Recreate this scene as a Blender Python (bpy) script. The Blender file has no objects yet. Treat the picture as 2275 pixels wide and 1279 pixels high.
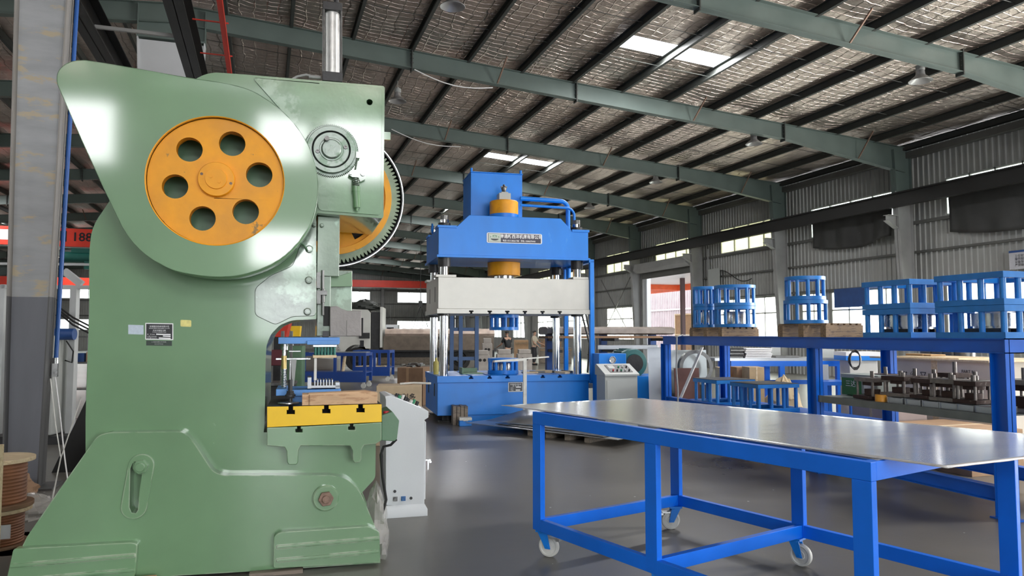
import bpy, bmesh, math, random
from mathutils import Vector, Matrix
from mathutils.geometry import tessellate_polygon
random.seed(7)
SC = bpy.context.scene
COL = SC.collection

# ---------------------------------------------------------------- camera
FPX, CX, CY, HORIZON = 1640.0, 1137.5, 639.5, 740.0
YAW = math.radians(18.45)
PITCH = math.atan((HORIZON - CY) / FPX)
CAM = Vector((0, 0, 1.6))
cd = bpy.data.cameras.new('camera')
cd.sensor_width = 36.0
cd.lens = FPX / 2275.0 * 36.0
cd.clip_end = 400
cam = bpy.data.objects.new('camera', cd)
cam.location = CAM
cam.rotation_euler = (math.pi / 2 + PITCH, 0, -YAW)
COL.objects.link(cam)
SC.camera = cam

# ---------------------------------------------------------------- sky, daylight, exposure
w = bpy.data.worlds.new('sky')
SC.world = w
w.use_nodes = True
bg = w.node_tree.nodes['Background']
bg.inputs[0].default_value = (0.90, 0.95, 1.0, 1)
bg.inputs[1].default_value = 5.0


def area(name, loc, rot, sx, sy, power, col=(1, 1, 1)):
    l = bpy.data.lights.new(name, 'AREA')
    l.shape = 'RECTANGLE'
    l.size, l.size_y, l.energy, l.color = sx, sy, power, col
    o = bpy.data.objects.new(name, l)
    o.location, o.rotation_euler = loc, rot
    COL.objects.link(o)
    return o


H90 = math.pi / 2
# daylight in through the open front gate behind the camera, the side gate, the roof lights; lamps added for press highlights come first
for _x0, _x1, _z0, _z1 in ((-8.0, -6.3, 6.7, 8.6), (-2.2, -.7, 7.0, 8.5), (-.1, 1.9, 6.7, 8.7), (-2.4, -.5, 3.7, 4.8), (-2.3, -.4, 1.4, 3.2)):
    area('press_highlight_lamp', ((_x0 + _x1) / 2, -14.3, (_z0 + _z1) / 2), (H90, 0, 0), _x1 - _x0, _z1 - _z0, (45 if _z0 > 3 else 10) * (_x1 - _x0) * (_z1 - _z0))  # added unseen lamps whose reflections make bright patches on the green press
area('front_gate_daylight', (7, -13.8, 2.6), (H90, 0, 0), 8, 5.0, 500, (0.95, 0.98, 1))
area('side_gate_daylight', (19.6, 5.0, 2.6), (0, H90, 0), 4.8, 8.0, 1800, (1, .97, .93))
for _y in (3.7, 15.85, 27.9, 40.1, 52.2, 64.3):
    for _x in (8.73, 10.25):
        area('roof_light_daylight', (_x, _y, 7.62 + .12 + .076 * (20 - _x)), (0, 0, 0), 1.3, .7, 190)
for _y in (1.0, 9.8, 40.1, 52.2, 64.3):
    for _x in (-13.13, -14.65):
        area('roof_light_daylight', (_x, _y, 9.31 + .12 + .076 * (_x + 2.2)), (0, 0, 0), 1.3, .7, 190)
for _y0, _y1 in ((12.9, 17.4), (18.9, 23.9), (25.1, 29.5), (37.2, 41.4), (43.5, 47.5), (49.6, 53.6)):
    area('side_window_daylight', (20.35, (_y0 + _y1) / 2, 2.2), (0, H90, 0), 2.0, _y1 - _y0, 190, (1, .98, .95))
SC.view_settings.view_transform = 'Standard'
SC.view_settings.look = 'None'
SC.view_settings.gamma = 1
SC.view_settings.use_curve_mapping = False
SC.view_settings.exposure = 0.44


# ---------------------------------------------------------------- measuring helpers
FW = Vector((math.sin(YAW) * math.cos(PITCH), math.cos(YAW) * math.cos(PITCH), math.sin(PITCH)))
RT = Vector((math.cos(YAW), -math.sin(YAW), 0))
UP = RT.cross(FW)


def ray(x, y):
    return FW + RT * ((x - CX) / FPX) + UP * ((CY - y) / FPX)


def onz(x, y, z=0.0):
    r = ray(x, y)
    return CAM + r * ((z - CAM.z) / r.z)


def onY(x, y, Y):
    r = ray(x, y)
    return CAM + r * (Y / r.y)


def onX(x, y, X):
    r = ray(x, y)
    return CAM + r * (X / r.x)


class Fr:
    """upright local frame: s to the right, d away, h up"""
    def __init__(s, O, deg):
        s.O = Vector((O[0], O[1], 0))
        s.a = math.radians(deg)
        s.S = Vector((math.cos(s.a), -math.sin(s.a), 0))
        s.D = Vector((math.sin(s.a), math.cos(s.a), 0))

    def p(s, x, y, d=0.0):
        r = ray(x, y)
        P0 = s.O + s.D * d
        q = CAM + r * ((P0 - CAM).dot(s.D) / r.dot(s.D))
        return ((q - s.O).dot(s.S), q.z)

    def L(s, pts, d=0.0):
        return [s.p(x, y, d) for x, y in pts]

    def g(s, x, y, z=0.0):
        q = onz(x, y, z) - s.O
        return (q.dot(s.S), q.dot(s.D))

    def w(s, a, b, c=0):
        return s.O + s.S * a + s.D * b + Vector((0, 0, c))

    def side(s, x, y, sv):
        """point on the plane s = sv -> (d, h)"""
        r = ray(x, y)
        q = CAM + r * ((s.O + s.S * sv - CAM).dot(s.S) / r.dot(s.S))
        return ((q - s.O).dot(s.D), q.z)


# ---------------------------------------------------------------- mesh builder
class MB:
    def __init__(s):
        s.v, s.f, s.m = [], [], []

    def add(s, vs, fs, mi=0, T=None):
        b = len(s.v)
        s.v += [tuple(T @ Vector(v)) if T else tuple(v) for v in vs]
        s.f += [tuple(b + i for i in f) for f in fs]
        s.m += [mi] * len(fs)
        return s

    def box(s, x0, x1, y0, y1, z0, z1, mi=0, T=None):
        x0, x1 = sorted((x0, x1)); y0, y1 = sorted((y0, y1)); z0, z1 = sorted((z0, z1))
        vs = [(x, y, z) for z in (z0, z1) for y in (y0, y1) for x in (x0, x1)]
        return s.add(vs, [(0, 2, 3, 1), (4, 5, 7, 6), (0, 1, 5, 4), (2, 6, 7, 3), (0, 4, 6, 2), (1, 3, 7, 5)], mi, T)

    def cbox(s, c, sz, mi=0, T=None):
        return s.box(c[0] - sz[0] / 2, c[0] + sz[0] / 2, c[1] - sz[1] / 2, c[1] + sz[1] / 2, c[2] - sz[2] / 2, c[2] + sz[2] / 2, mi, T)

    def bar(s, p, q, w, h, mi=0, up=(0, 0, 1)):
        p, q = Vector(p), Vector(q)
        d = (q - p).normalized()
        up = Vector(up)
        if abs(d.dot(up)) > .99:
            up = Vector((1, 0, 0))
        a = d.cross(up).normalized()
        b = a.cross(d).normalized()
        vs = [c + a * (i * w / 2) + b * (j * h / 2) for c in (p, q) for j in (-1, 1) for i in (-1, 1)]
        return s.add(vs, [(0, 1, 3, 2), (4, 6, 7, 5), (0, 4, 5, 1), (2, 3, 7, 6), (0, 2, 6, 4), (1, 5, 7, 3)], mi)

    def cyl(s, p, q, r, r2=None, n=24, mi=0, cap=True, mcap=None):
        p, q = Vector(p), Vector(q)
        r2 = r if r2 is None else r2
        d = (q - p).normalized()
        u = Vector((0, 0, 1)) if abs(d.z) < .9 else Vector((1, 0, 0))
        a = d.cross(u).normalized(); b = d.cross(a)
        vs = []
        for c, rr in ((p, r), (q, r2)):
            for i in range(n):
                t = 2 * math.pi * i / n
                vs.append(c + a * (rr * math.cos(t)) + b * (rr * math.sin(t)))
        s.add(vs, [(i, (i + 1) % n, n + (i + 1) % n, n + i) for i in range(n)], mi)
        if cap:
            b0 = len(s.v) - 2 * n
            s.f += [tuple(b0 + n - 1 - i for i in range(n)), tuple(b0 + n + i for i in range(n))]
            s.m += [mi if mcap is None else mcap] * 2
        return s

    def lathe(s, prof, o=(0, 0, 0), axis=(0, 0, 1), n=32, mi=0, close=False):
        o = Vector(o); d = Vector(axis).normalized()
        u = Vector((0, 0, 1)) if abs(d.z) < .9 else Vector((1, 0, 0))
        a = d.cross(u).normalized(); b = d.cross(a)
        vs = []
        for r, z in prof:
            for i in range(n):
                t = 2 * math.pi * i / n
                vs.append(o + d * z + a * (r * math.cos(t)) + b * (r * math.sin(t)))
        k = len(prof)
        fs = []
        for j in range(k if close else k - 1):
            j2 = (j + 1) % k
            for i in range(n):
                fs.append((j * n + i, j * n + (i + 1) % n, j2 * n + (i + 1) % n, j2 * n + i))
        return s.add(vs, fs, mi)

    def tube(s, pts, r, n=10, mi=0):
        pts = [Vector(p) for p in pts]
        k = len(pts)
        vs = []
        prev = None
        for i, p in enumerate(pts):
            d = (pts[min(i + 1, k - 1)] - pts[max(i - 1, 0)]).normalized()
            if prev is None:
                u = Vector((0, 0, 1)) if abs(d.z) < .9 else Vector((1, 0, 0))
                a = d.cross(u).normalized()
            else:
                a = (prev - d * prev.dot(d)).normalized()
            prev = a
            b = d.cross(a)
            for j in range(n):
                t = 2 * math.pi * j / n
                vs.append(p + a * (r * math.cos(t)) + b * (r * math.sin(t)))
        fs = [(i * n + j, i * n + (j + 1) % n, (i + 1) * n + (j + 1) % n, (i + 1) * n + j) for i in range(k - 1) for j in range(n)]
        fs += [tuple(n - 1 - j for j in range(n)), tuple((k - 1) * n + j for j in range(n))]
        return s.add(vs, fs, mi)

    def prism(s, pts, a0, a1, mi=0, holes=(), plane='xz', T=None, mside=None):
        """polygon pts (s,h) extruded from a0 to a1 across its plane"""
        def P(u, v, a):
            return (u, a, v) if plane == 'xz' else ((u, v, a) if plane == 'xy' else (a, u, v))
        loops = [list(pts)] + [list(h) for h in holes]
        flat = [p for l in loops for p in l]
        n = len(flat)
        vs = [P(u, v, a0) for u, v in flat] + [P(u, v, a1) for u, v in flat]
        if holes:
            tri = tessellate_polygon([[Vector((u, v, 0)) for u, v in l] for l in loops])
            fs = [tuple(t) for t in tri] + [tuple(n + i for i in reversed(t)) for t in tri]
        else:
            fs = [tuple(range(n)), tuple(reversed(range(n, 2 * n)))]
        nf = len(fs)
        k = 0
        for l in loops:
            m = len(l)
            for i in range(m):
                j = (i + 1) % m
                fs.append((k + i, k + j, n + k + j, n + k + i))
            k += m
        b = len(s.f)
        s.add(vs, fs, mi, T)
        if mside is not None:
            for i in range(b + nf, len(s.f)):
                s.m[i] = mside
        return s


def arc(cx, cy, r, a0, a1, n=12, ry=None):
    ry = r if ry is None else ry
    return [(cx + r * math.cos(math.radians(a0 + (a1 - a0) * i / n)), cy + ry * math.sin(math.radians(a0 + (a1 - a0) * i / n))) for i in range(n + 1)]


def circ(cx, cy, r, n=32):
    return [(cx + r * math.cos(2 * math.pi * i / n), cy + r * math.sin(2 * math.pi * i / n)) for i in range(n)]


def rnd(pts, r, n=5):
    """round the corners of a polygon; r one number or one per corner"""
    out = []
    k = len(pts)
    for i in range(k):
        p = Vector(pts[i]); a = Vector(pts[i - 1]); b = Vector(pts[(i + 1) % k])
        rr = r[i] if isinstance(r, (list, tuple)) else r
        if rr <= 0:
            out.append(tuple(p)); continue
        u = a - p; v = b - p
        t = min(rr, u.length * .45, v.length * .45)
        p0 = p + u.normalized() * t; p1 = p + v.normalized() * t
        for j in range(n + 1):
            q = j / n
            out.append(tuple(p0 * (1 - q) ** 2 + p * 2 * q * (1 - q) + p1 * q * q))
    return out


def obj(name, mb, mats, parent=None, bevel=0, seg=2, smooth=35, label=None):
    me = bpy.data.meshes.new(name)
    me.from_pydata(mb.v, [], mb.f)
    if not isinstance(mats, (list, tuple)):
        mats = [mats]
    for m in mats:
        me.materials.append(m)
    me.polygons.foreach_set('material_index', mb.m)
    bm = bmesh.new(); bm.from_mesh(me)
    bmesh.ops.recalc_face_normals(bm, faces=bm.faces)
    bm.to_mesh(me); bm.free()
    me.polygons.foreach_set('use_smooth', [True] * len(me.polygons))
    me.set_sharp_from_angle(angle=math.radians(smooth))
    me.update()
    o = bpy.data.objects.new(name, me)
    COL.objects.link(o)
    if parent is not None:
        o.parent = parent
    if bevel:
        b = o.modifiers.new('bevel', 'BEVEL')
        b.width, b.segments, b.limit_method, b.angle_limit = bevel, seg, 'ANGLE', math.radians(30)
        b.harden_normals = True
    if label:
        o['label'] = label
    return o


def thing(name, label, cat, loc=(0, 0, 0), deg=0.0, group=None):
    o = bpy.data.objects.new(name, None)
    COL.objects.link(o)
    o.empty_display_size = .2
    o.location = loc
    o.rotation_euler = (0, 0, -math.radians(deg))
    o['label'] = label; o['category'] = cat
    if group:
        o['group'] = group
    return o


def fthing(name, label, cat, F, group=None):
    return thing(name, label, cat, F.O, math.degrees(F.a), group)


def tag(o, label, cat, group=None, kind=None):
    o['label'] = label; o['category'] = cat
    if group:
        o['group'] = group
    if kind:
        o['kind'] = kind
    return o


def place(o, loc, deg=0.0):
    o.location = loc; o.rotation_euler = (0, 0, -math.radians(deg))
    return o


def struct(name, mb, mats, **k):
    o = obj(name, mb, mats, **k)
    o['kind'] = 'structure'
    return o


def dup(root, loc=None, deg=None, label=None, group=None, scale=None):
    def cp(o, par):
        c = o.copy(); COL.objects.link(c)
        if par:
            c.parent = par
        for ch in KIDS.get(o.name, []):
            pass
        return c
    r = root.copy(); COL.objects.link(r)
    if loc is not None: r.location = loc
    if deg is not None: r.rotation_euler = (0, 0, -math.radians(deg))
    if label: r['label'] = label
    if group: r['group'] = group
    if scale: r.scale = scale
    for ch in list(root.children):
        c = ch.copy(); COL.objects.link(c); c.parent = r
        for g in list(ch.children):
            d = g.copy(); COL.objects.link(d); d.parent = c
    return r


KIDS = {}


def textmesh(name, body, size, mat, parent, loc, rot, align='CENTER', ext=.0006, sx=1.0, bold=0.0):
    """writing as real raised lettering"""
    cu = bpy.data.curves.new(name, 'FONT')
    cu.body = body; cu.size = size; cu.extrude = ext
    cu.align_x = align; cu.align_y = 'CENTER'; cu.offset = bold
    cu.resolution_u = 2
    t = bpy.data.objects.new(name, cu)
    COL.objects.link(t)
    bpy.context.view_layer.update()
    me = bpy.data.meshes.new_from_object(t.evaluated_get(bpy.context.evaluated_depsgraph_get()))
    bpy.data.objects.remove(t); bpy.data.curves.remove(cu)
    me.materials.clear(); me.materials.append(mat)
    o = bpy.data.objects.new(name, me)
    COL.objects.link(o)
    o.parent = parent; o.location = loc; o.rotation_euler = rot; o.scale = (sx, 1, 1)
    return o


# ---------------------------------------------------------------- materials
def _nt(name):
    m = bpy.data.materials.new(name)
    m.use_nodes = True
    nt = m.node_tree
    return m, nt, nt.nodes['Principled BSDF']


def srgb(r, g, b):
    def c(x):
        x /= 255.
        return x / 12.92 if x <= .04045 else ((x + .055) / 1.055) ** 2.4
    return (c(r), c(g), c(b))


def mat(name, col, rough=.5, metal=0.0, var=.1, scale=3.0, bump=0.0, bscale=30.0, rvar=.1, coat=0.0,
        wear=None, wcol=(.5, .5, .5), wscale=6.0, stretch=(1, 1, 1), spec=.5):
    m, nt, P = _nt(name)
    N, L = nt.nodes, nt.links
    tc = N.new('ShaderNodeTexCoord')
    mp = N.new('ShaderNodeMapping'); mp.inputs['Scale'].default_value = stretch
    L.new(tc.outputs['Object'], mp.inputs[0])
    nz = N.new('ShaderNodeTexNoise'); nz.inputs['Scale'].default_value = scale; nz.inputs['Detail'].default_value = 5
    L.new(mp.outputs[0], nz.inputs['Vector'])
    mr = N.new('ShaderNodeMapRange')
    mr.inputs['From Min'].default_value = .3; mr.inputs['From Max'].default_value = .7
    L.new(nz.outputs['Fac'], mr.inputs['Value'])
    mx = N.new('ShaderNodeMix'); mx.data_type = 'RGBA'
    mx.inputs['A'].default_value = (*[max(0, c * (1 - var)) for c in col], 1)
    mx.inputs['B'].default_value = (*[min(1, c * (1 + var)) for c in col], 1)
    L.new(mr.outputs[0], mx.inputs['Factor'])
    cout = mx.outputs['Result']
    if wear:
        n2 = N.new('ShaderNodeTexNoise'); n2.inputs['Scale'].default_value = wscale; n2.inputs['Detail'].default_value = 7
        n2.inputs['Roughness'].default_value = .65
        L.new(mp.outputs[0], n2.inputs['Vector'])
        r2 = N.new('ShaderNodeMapRange')
        r2.inputs['From Min'].default_value = wear; r2.inputs['From Max'].default_value = wear + .05
        L.new(n2.outputs['Fac'], r2.inputs['Value'])
        m2 = N.new('ShaderNodeMix'); m2.data_type = 'RGBA'
        L.new(r2.outputs[0], m2.inputs['Factor']); L.new(cout, m2.inputs['A'])
        m2.inputs['B'].default_value = (*wcol, 1)
        cout = m2.outputs['Result']
    L.new(cout, P.inputs['Base Color'])
    P.inputs['Metallic'].default_value = metal
    P.inputs['Specular IOR Level'].default_value = spec
    rr = N.new('ShaderNodeMapRange')
    rr.inputs['To Min'].default_value = max(.03, rough - rvar); rr.inputs['To Max'].default_value = min(1, rough + rvar)
    L.new(nz.outputs['Fac'], rr.inputs['Value']); L.new(rr.outputs[0], P.inputs['Roughness'])
    P.inputs['Coat Weight'].default_value = coat
    P.inputs['Coat Roughness'].default_value = .08
    if bump:
        nb = N.new('ShaderNodeTexNoise'); nb.inputs['Scale'].default_value = bscale; nb.inputs['Detail'].default_value = 4
        L.new(mp.outputs[0], nb.inputs['Vector'])
        bp = N.new('ShaderNodeBump'); bp.inputs['Strength'].default_value = bump; bp.inputs['Distance'].default_value = .01
        L.new(nb.outputs['Fac'], bp.inputs['Height']); L.new(bp.outputs[0], P.inputs['Normal'])
    return m


def glass_pane(name, tint, trans=.6, frost=.4):
    """dusty window glass: part clear, part scattering daylight through"""
    m, nt, P = _nt(name)
    N, L = nt.nodes, nt.links
    out = N['Material Output']
    tr = N.new('ShaderNodeBsdfTransparent'); tr.inputs[0].default_value = (*tint, 1)
    tl = N.new('ShaderNodeBsdfTranslucent')
    tc = N.new('ShaderNodeTexCoord'); nz = N.new('ShaderNodeTexNoise'); nz.inputs['Scale'].default_value = 1.3
    nz.inputs['Detail'].default_value = 6
    L.new(tc.outputs['Object'], nz.inputs['Vector'])
    mx = N.new('ShaderNodeMix'); mx.data_type = 'RGBA'
    mx.inputs['A'].default_value = (*[c * .75 for c in tint], 1); mx.inputs['B'].default_value = (*tint, 1)
    L.new(nz.outputs['Fac'], mx.inputs['Factor']); L.new(mx.outputs['Result'], tl.inputs[0])
    a = N.new('ShaderNodeMixShader'); a.inputs[0].default_value = frost
    L.new(tr.outputs[0], a.inputs[1]); L.new(tl.outputs[0], a.inputs[2])
    g = N.new('ShaderNodeBsdfGlossy'); g.inputs['Roughness'].default_value = .05
    b = N.new('ShaderNodeMixShader'); b.inputs[0].default_value = .05
    L.new(a.outputs[0], b.inputs[1]); L.new(g.outputs[0], b.inputs[2])
    L.new(b.outputs[0], out.inputs['Surface'])
    return m


def wood(name, c1, c2, rough=.65, scale=4.0, stretch=(1, 6, 6)):
    m = mat(name, c1, rough, 0, .12, scale, .25, 20, .08, stretch=stretch, wear=.52, wcol=c2, wscale=scale * 1.7)
    return m


GREEN = mat('press_green_enamel', (.148, .278, .140), .34, 0, .10, 1.6, .10, 2.2, .07, coat=1.0, wear=.70, wcol=(.30, .42, .29), wscale=3.2)
GREEND = mat('press_green_edge', (.10, .20, .11), .4, 0, .15, 4, .1, 20)
HEADG = mat('oily_green_head', (.115, .22, .112), .30, .1, .30, 2.2, 1.0, 4, .14, coat=1.0, wear=.60, wcol=(.20, .30, .20), wscale=3)
GREASY = mat('greasy_green_casting', (.16, .205, .16), .32, .35, .30, 3.0, .8, 5, .14, coat=1.0, wear=.56, wcol=(.24, .32, .25), wscale=4.5)
SCRAPE = mat('scraped_casting', (.24, .28, .25), .38, .6, .25, 7, .5, 16, .12, wear=.55, wcol=(.16, .22, .17), wscale=9)


def edge_worn(name, base, pale, radius=.012, lo=.90, hi=.985, rough=.34):
    m = mat(name, base, rough, 0, .10, 1.6, .10, 2.2, .07, coat=1.0)
    nt = m.node_tree; N, L = nt.nodes, nt.links
    P = N['Principled BSDF']
    src = P.inputs['Base Color'].links[0].from_socket
    bv = N.new('ShaderNodeBevel'); bv.samples = 4; bv.inputs['Radius'].default_value = radius
    ge = N.new('ShaderNodeNewGeometry')
    dt = N.new('ShaderNodeVectorMath'); dt.operation = 'DOT_PRODUCT'
    L.new(bv.outputs[0], dt.inputs[0]); L.new(ge.outputs['True Normal'], dt.inputs[1])
    mr = N.new('ShaderNodeMapRange'); mr.inputs['From Min'].default_value = hi; mr.inputs['From Max'].default_value = lo
    L.new(dt.outputs['Value'], mr.inputs['Value'])
    tc = N.new('ShaderNodeTexCoord'); nz = N.new('ShaderNodeTexNoise'); nz.inputs['Scale'].default_value = 9; nz.inputs['Detail'].default_value = 6
    L.new(tc.outputs['Object'], nz.inputs['Vector'])
    m2 = N.new('ShaderNodeMapRange'); m2.inputs['From Min'].default_value = .42; m2.inputs['From Max'].default_value = .56
    L.new(nz.outputs['Fac'], m2.inputs['Value'])
    mu = N.new('ShaderNodeMath'); mu.operation = 'MULTIPLY'
    L.new(mr.outputs[0], mu.inputs[0]); L.new(m2.outputs[0], mu.inputs[1])
    mx = N.new('ShaderNodeMix'); mx.data_type = 'RGBA'; mx.inputs['B'].default_value = (*pale, 1)
    L.new(mu.outputs[0], mx.inputs['Factor']); L.new(src, mx.inputs['A']); L.new(mx.outputs['Result'], P.inputs['Base Color'])
    return m


GREENW = edge_worn('press_green_worn_edges', (.148, .278, .140), (.42, .48, .36))
YEL = mat('flywheel_yellow', (.84, .345, .002), .5, 0, .12, 5, .15, 18, .1, wear=.66, wcol=(.30, .18, .05), wscale=11)
YELB = mat('bolster_yellow', (.90, .56, .01), .45, 0, .06, 4, .08, 12, .08, wear=.72, wcol=(.35, .30, .1), wscale=15)
STEEL = mat('machined_steel', (.55, .56, .56), .28, .95, .15, 8, .1, 30, .1)
STEELD = mat('dark_oiled_steel', (.16, .16, .155), .38, .85, .25, 9, .25, 30, .12)
CHROME = mat('chromed_pillar', (.75, .76, .78), .10, 1, .04, 4, 0, 10, .03)
BLACKST = mat('blackened_steel', (.035, .035, .036), .45, .4, .2, 9, .2, 30)
DARK = mat('recess_shade_black', (.012, .012, .012), .7, 0, .1)  # black colour stands in for the shade inside slots, gaps and bores
RUSTY = mat('rusty_bolt', (.24, .16, .12), .6, .5, .3, 20, .4, 40)
TBLUE = mat('table_blue_paint', (.002, .17, .84), .36, 0, .08, 3, .05, 12, .06, wear=.74, wcol=(.25, .4, .75), wscale=14)
RBLUE = mat('rack_blue_paint', (.002, .115, .56), .38, 0, .08, 3, .05, 12, .06, wear=.76, wcol=(.3, .45, .7), wscale=14)
PBLUE = mat('press_blue_paint', (.004, .205, .72), .36, 0, .10, 2, .06, 10, .07, coat=.0, wear=.66, wcol=(.04, .27, .76), wscale=4, stretch=(1, 1, .4))
CBLUE = mat('cage_blue_paint', (.012, .19, .56), .40, 0, .14, 6, .08, 16, .08, wear=.72, wcol=(.05, .30, .55), wscale=9)
DBLUE = mat('dull_blue_paint', (.02, .075, .26), .45, 0, .15, 4, .1, 14)
LBLUE = mat('die_set_light_blue', (.10, .30, .70), .4, 0, .1, 5, .08, 14)
WPAINT = mat('white_powder_coat', (.66, .68, .70), .42, 0, .03, 2, .04, 60, .05)
GPAINT = mat('light_grey_powder_coat', (.42, .44, .42), .42, 0, .04, 2, .04, 60, .05)
SLIDE = mat('ground_steel_slide', (.50, .49, .45), .42, .35, .07, 3, .06, 20, .08)
ALU = mat('aluminium_sheet', (.82, .83, .84), .16, .55, .06, 2.5, .05, 4, .05, stretch=(1, 5, 1), wear=.70, wcol=(.45, .45, .45), wscale=9)
GALV = mat('galvanised_sheet', (.40, .42, .44), .35, .8, .1, 3, .08, 12, .08)
WOODP = wood('pine_timber', (.62, .40, .23), (.48, .28, .15))
WOODL = wood('pale_plywood', (.70, .56, .36), (.60, .45, .27))
WOODG = wood('weathered_timber', (.22, .18, .14), (.13, .11, .09))
WOODB = wood('old_pallet_timber', (.30, .20, .11), (.17, .11, .07))
CARD = mat('cardboard', (.40, .25, .14), .85, 0, .12, 5, .1, 20, .05)
CARDD = mat('brown_cardboard', (.26, .155, .09), .85, 0, .15, 5, .1, 20, .05)
WHITE = mat('white_ink', (.85, .85, .85), .6, 0, .02)
BLACKP = mat('black_plate', (.012, .012, .016), .35, 0, .1)
INK = mat('black_ink', (.02, .02, .02), .7, 0, .1)
FRAME_GREEN = mat('frame_green_grey_paint', (.125, .165, .150), .5, 0, .10, 1.5, .05, 10, .08, wear=.72, wcol=(.10, .13, .12), wscale=3)
FRAME_DARK = mat('purlin_dark_steel', (.055, .060, .055), .55, .1, .15, 2)
COLGREY = mat('column_primer_grey', (.36, .36, .35), .5, 0, .10, 2, .08, 14, .08)
GIRT = mat('girt_grey', (.12, .12, .11), .55, .1, .15, 2)
CRANE = mat('crane_beam_dark', (.022, .021, .020), .5, 0, .2, 2)
RED = mat('crane_red', (.62, .035, .015), .45, 0, .1, 2)
RUBBER = mat('tyre_rubber', (.02, .02, .02), .8, 0, .2, 6)
NYLON = mat('white_nylon_wheel', (.62, .62, .58), .5, 0, .15, 12, .1, 30)
CABLE = mat('black_cable', (.012, .012, .012), .5, 0, .1)
SKIN = mat('skin', (.45, .27, .19), .55, 0, .05)
HAIR = mat('black_hair', (.012, .010, .009), .6, 0, .2)


def corr_mat(name, c):
    return mat(name, c, .45, .3, .10, 1.2, .03, 8, .08, wear=.66, wcol=tuple(k * .8 for k in c), wscale=2.5)


WALLM = corr_mat('wall_sheet_grey', (.36, .36, .34))
OUTW = corr_mat('neighbour_sheet', (.36, .30, .31))


def floor_mat():
    m, nt, P = _nt('floor_dark_grey_hardener')
    N, L = nt.nodes, nt.links
    tc = N.new('ShaderNodeTexCoord')
    n1 = N.new('ShaderNodeTexNoise'); n1.inputs['Scale'].default_value = .45; n1.inputs['Detail'].default_value = 8
    n1.inputs['Roughness'].default_value = .6
    L.new(tc.outputs['Object'], n1.inputs['Vector'])
    cr = N.new('ShaderNodeValToRGB')
    cr.color_ramp.elements[0].position = .32; cr.color_ramp.elements[0].color = (.108, .101, .088, 1)
    cr.color_ramp.elements[1].position = .72; cr.color_ramp.elements[1].color = (.175, .165, .146, 1)
    L.new(n1.outputs['Fac'], cr.inputs[0])
    # pale dust specks
    vo = N.new('ShaderNodeTexVoronoi'); vo.inputs['Scale'].default_value = 2.6; vo.inputs['Randomness'].default_value = 1
    L.new(tc.outputs['Object'], vo.inputs['Vector'])
    sp = N.new('ShaderNodeMath'); sp.operation = 'LESS_THAN'; sp.inputs[1].default_value = .028
    L.new(vo.outputs['Distance'], sp.inputs[0])
    # saw-cut joints every six metres
    sx = N.new('ShaderNodeSeparateXYZ'); L.new(tc.outputs['Object'], sx.inputs[0])
    js = []
    for ax, per, off in (('X', 6.0, 1.2), ('Y', 6.1, .6)):
        a = N.new('ShaderNodeMath'); a.operation = 'ADD'; a.inputs[1].default_value = 300 + off
        L.new(sx.outputs[ax], a.inputs[0])
        b = N.new('ShaderNodeMath'); b.operation = 'MODULO'; b.inputs[1].default_value = per
        L.new(a.outputs[0], b.inputs[0])
        c = N.new('ShaderNodeMath'); c.operation = 'LESS_THAN'; c.inputs[1].default_value = .012
        L.new(b.outputs[0], c.inputs[0]); js.append(c)
    jm = N.new('ShaderNodeMath'); jm.operation = 'MAXIMUM'
    L.new(js[0].outputs[0], jm.inputs[0]); L.new(js[1].outputs[0], jm.inputs[1])
    j2 = N.new('ShaderNodeMath'); j2.operation = 'MULTIPLY'; j2.inputs[1].default_value = .35
    L.new(jm.outputs[0], j2.inputs[0])
    mx = N.new('ShaderNodeMix'); mx.data_type = 'RGBA'; mx.inputs['B'].default_value = (.16, .16, .15, 1)
    L.new(j2.outputs[0], mx.inputs['Factor']); L.new(cr.outputs[0], mx.inputs['A'])
    mw = N.new('ShaderNodeMix'); mw.data_type = 'RGBA'; mw.inputs['B'].default_value = (.7, .7, .68, 1)
    L.new(sp.outputs[0], mw.inputs['Factor']); L.new(mx.outputs['Result'], mw.inputs['A'])
    L.new(mw.outputs['Result'], P.inputs['Base Color'])
    mr = N.new('ShaderNodeMapRange'); mr.inputs['To Min'].default_value = .20; mr.inputs['To Max'].default_value = .42
    L.new(n1.outputs['Fac'], mr.inputs['Value']); L.new(mr.outputs[0], P.inputs['Roughness'])
    nb = N.new('ShaderNodeTexNoise'); nb.inputs['Scale'].default_value = 4
    L.new(tc.outputs['Object'], nb.inputs['Vector'])
    bp = N.new('ShaderNodeBump'); bp.inputs['Strength'].default_value = .06; bp.inputs['Distance'].default_value = .02
    L.new(nb.outputs['Fac'], bp.inputs['Height']); L.new(bp.outputs[0], P.inputs['Normal'])
    return m


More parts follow.
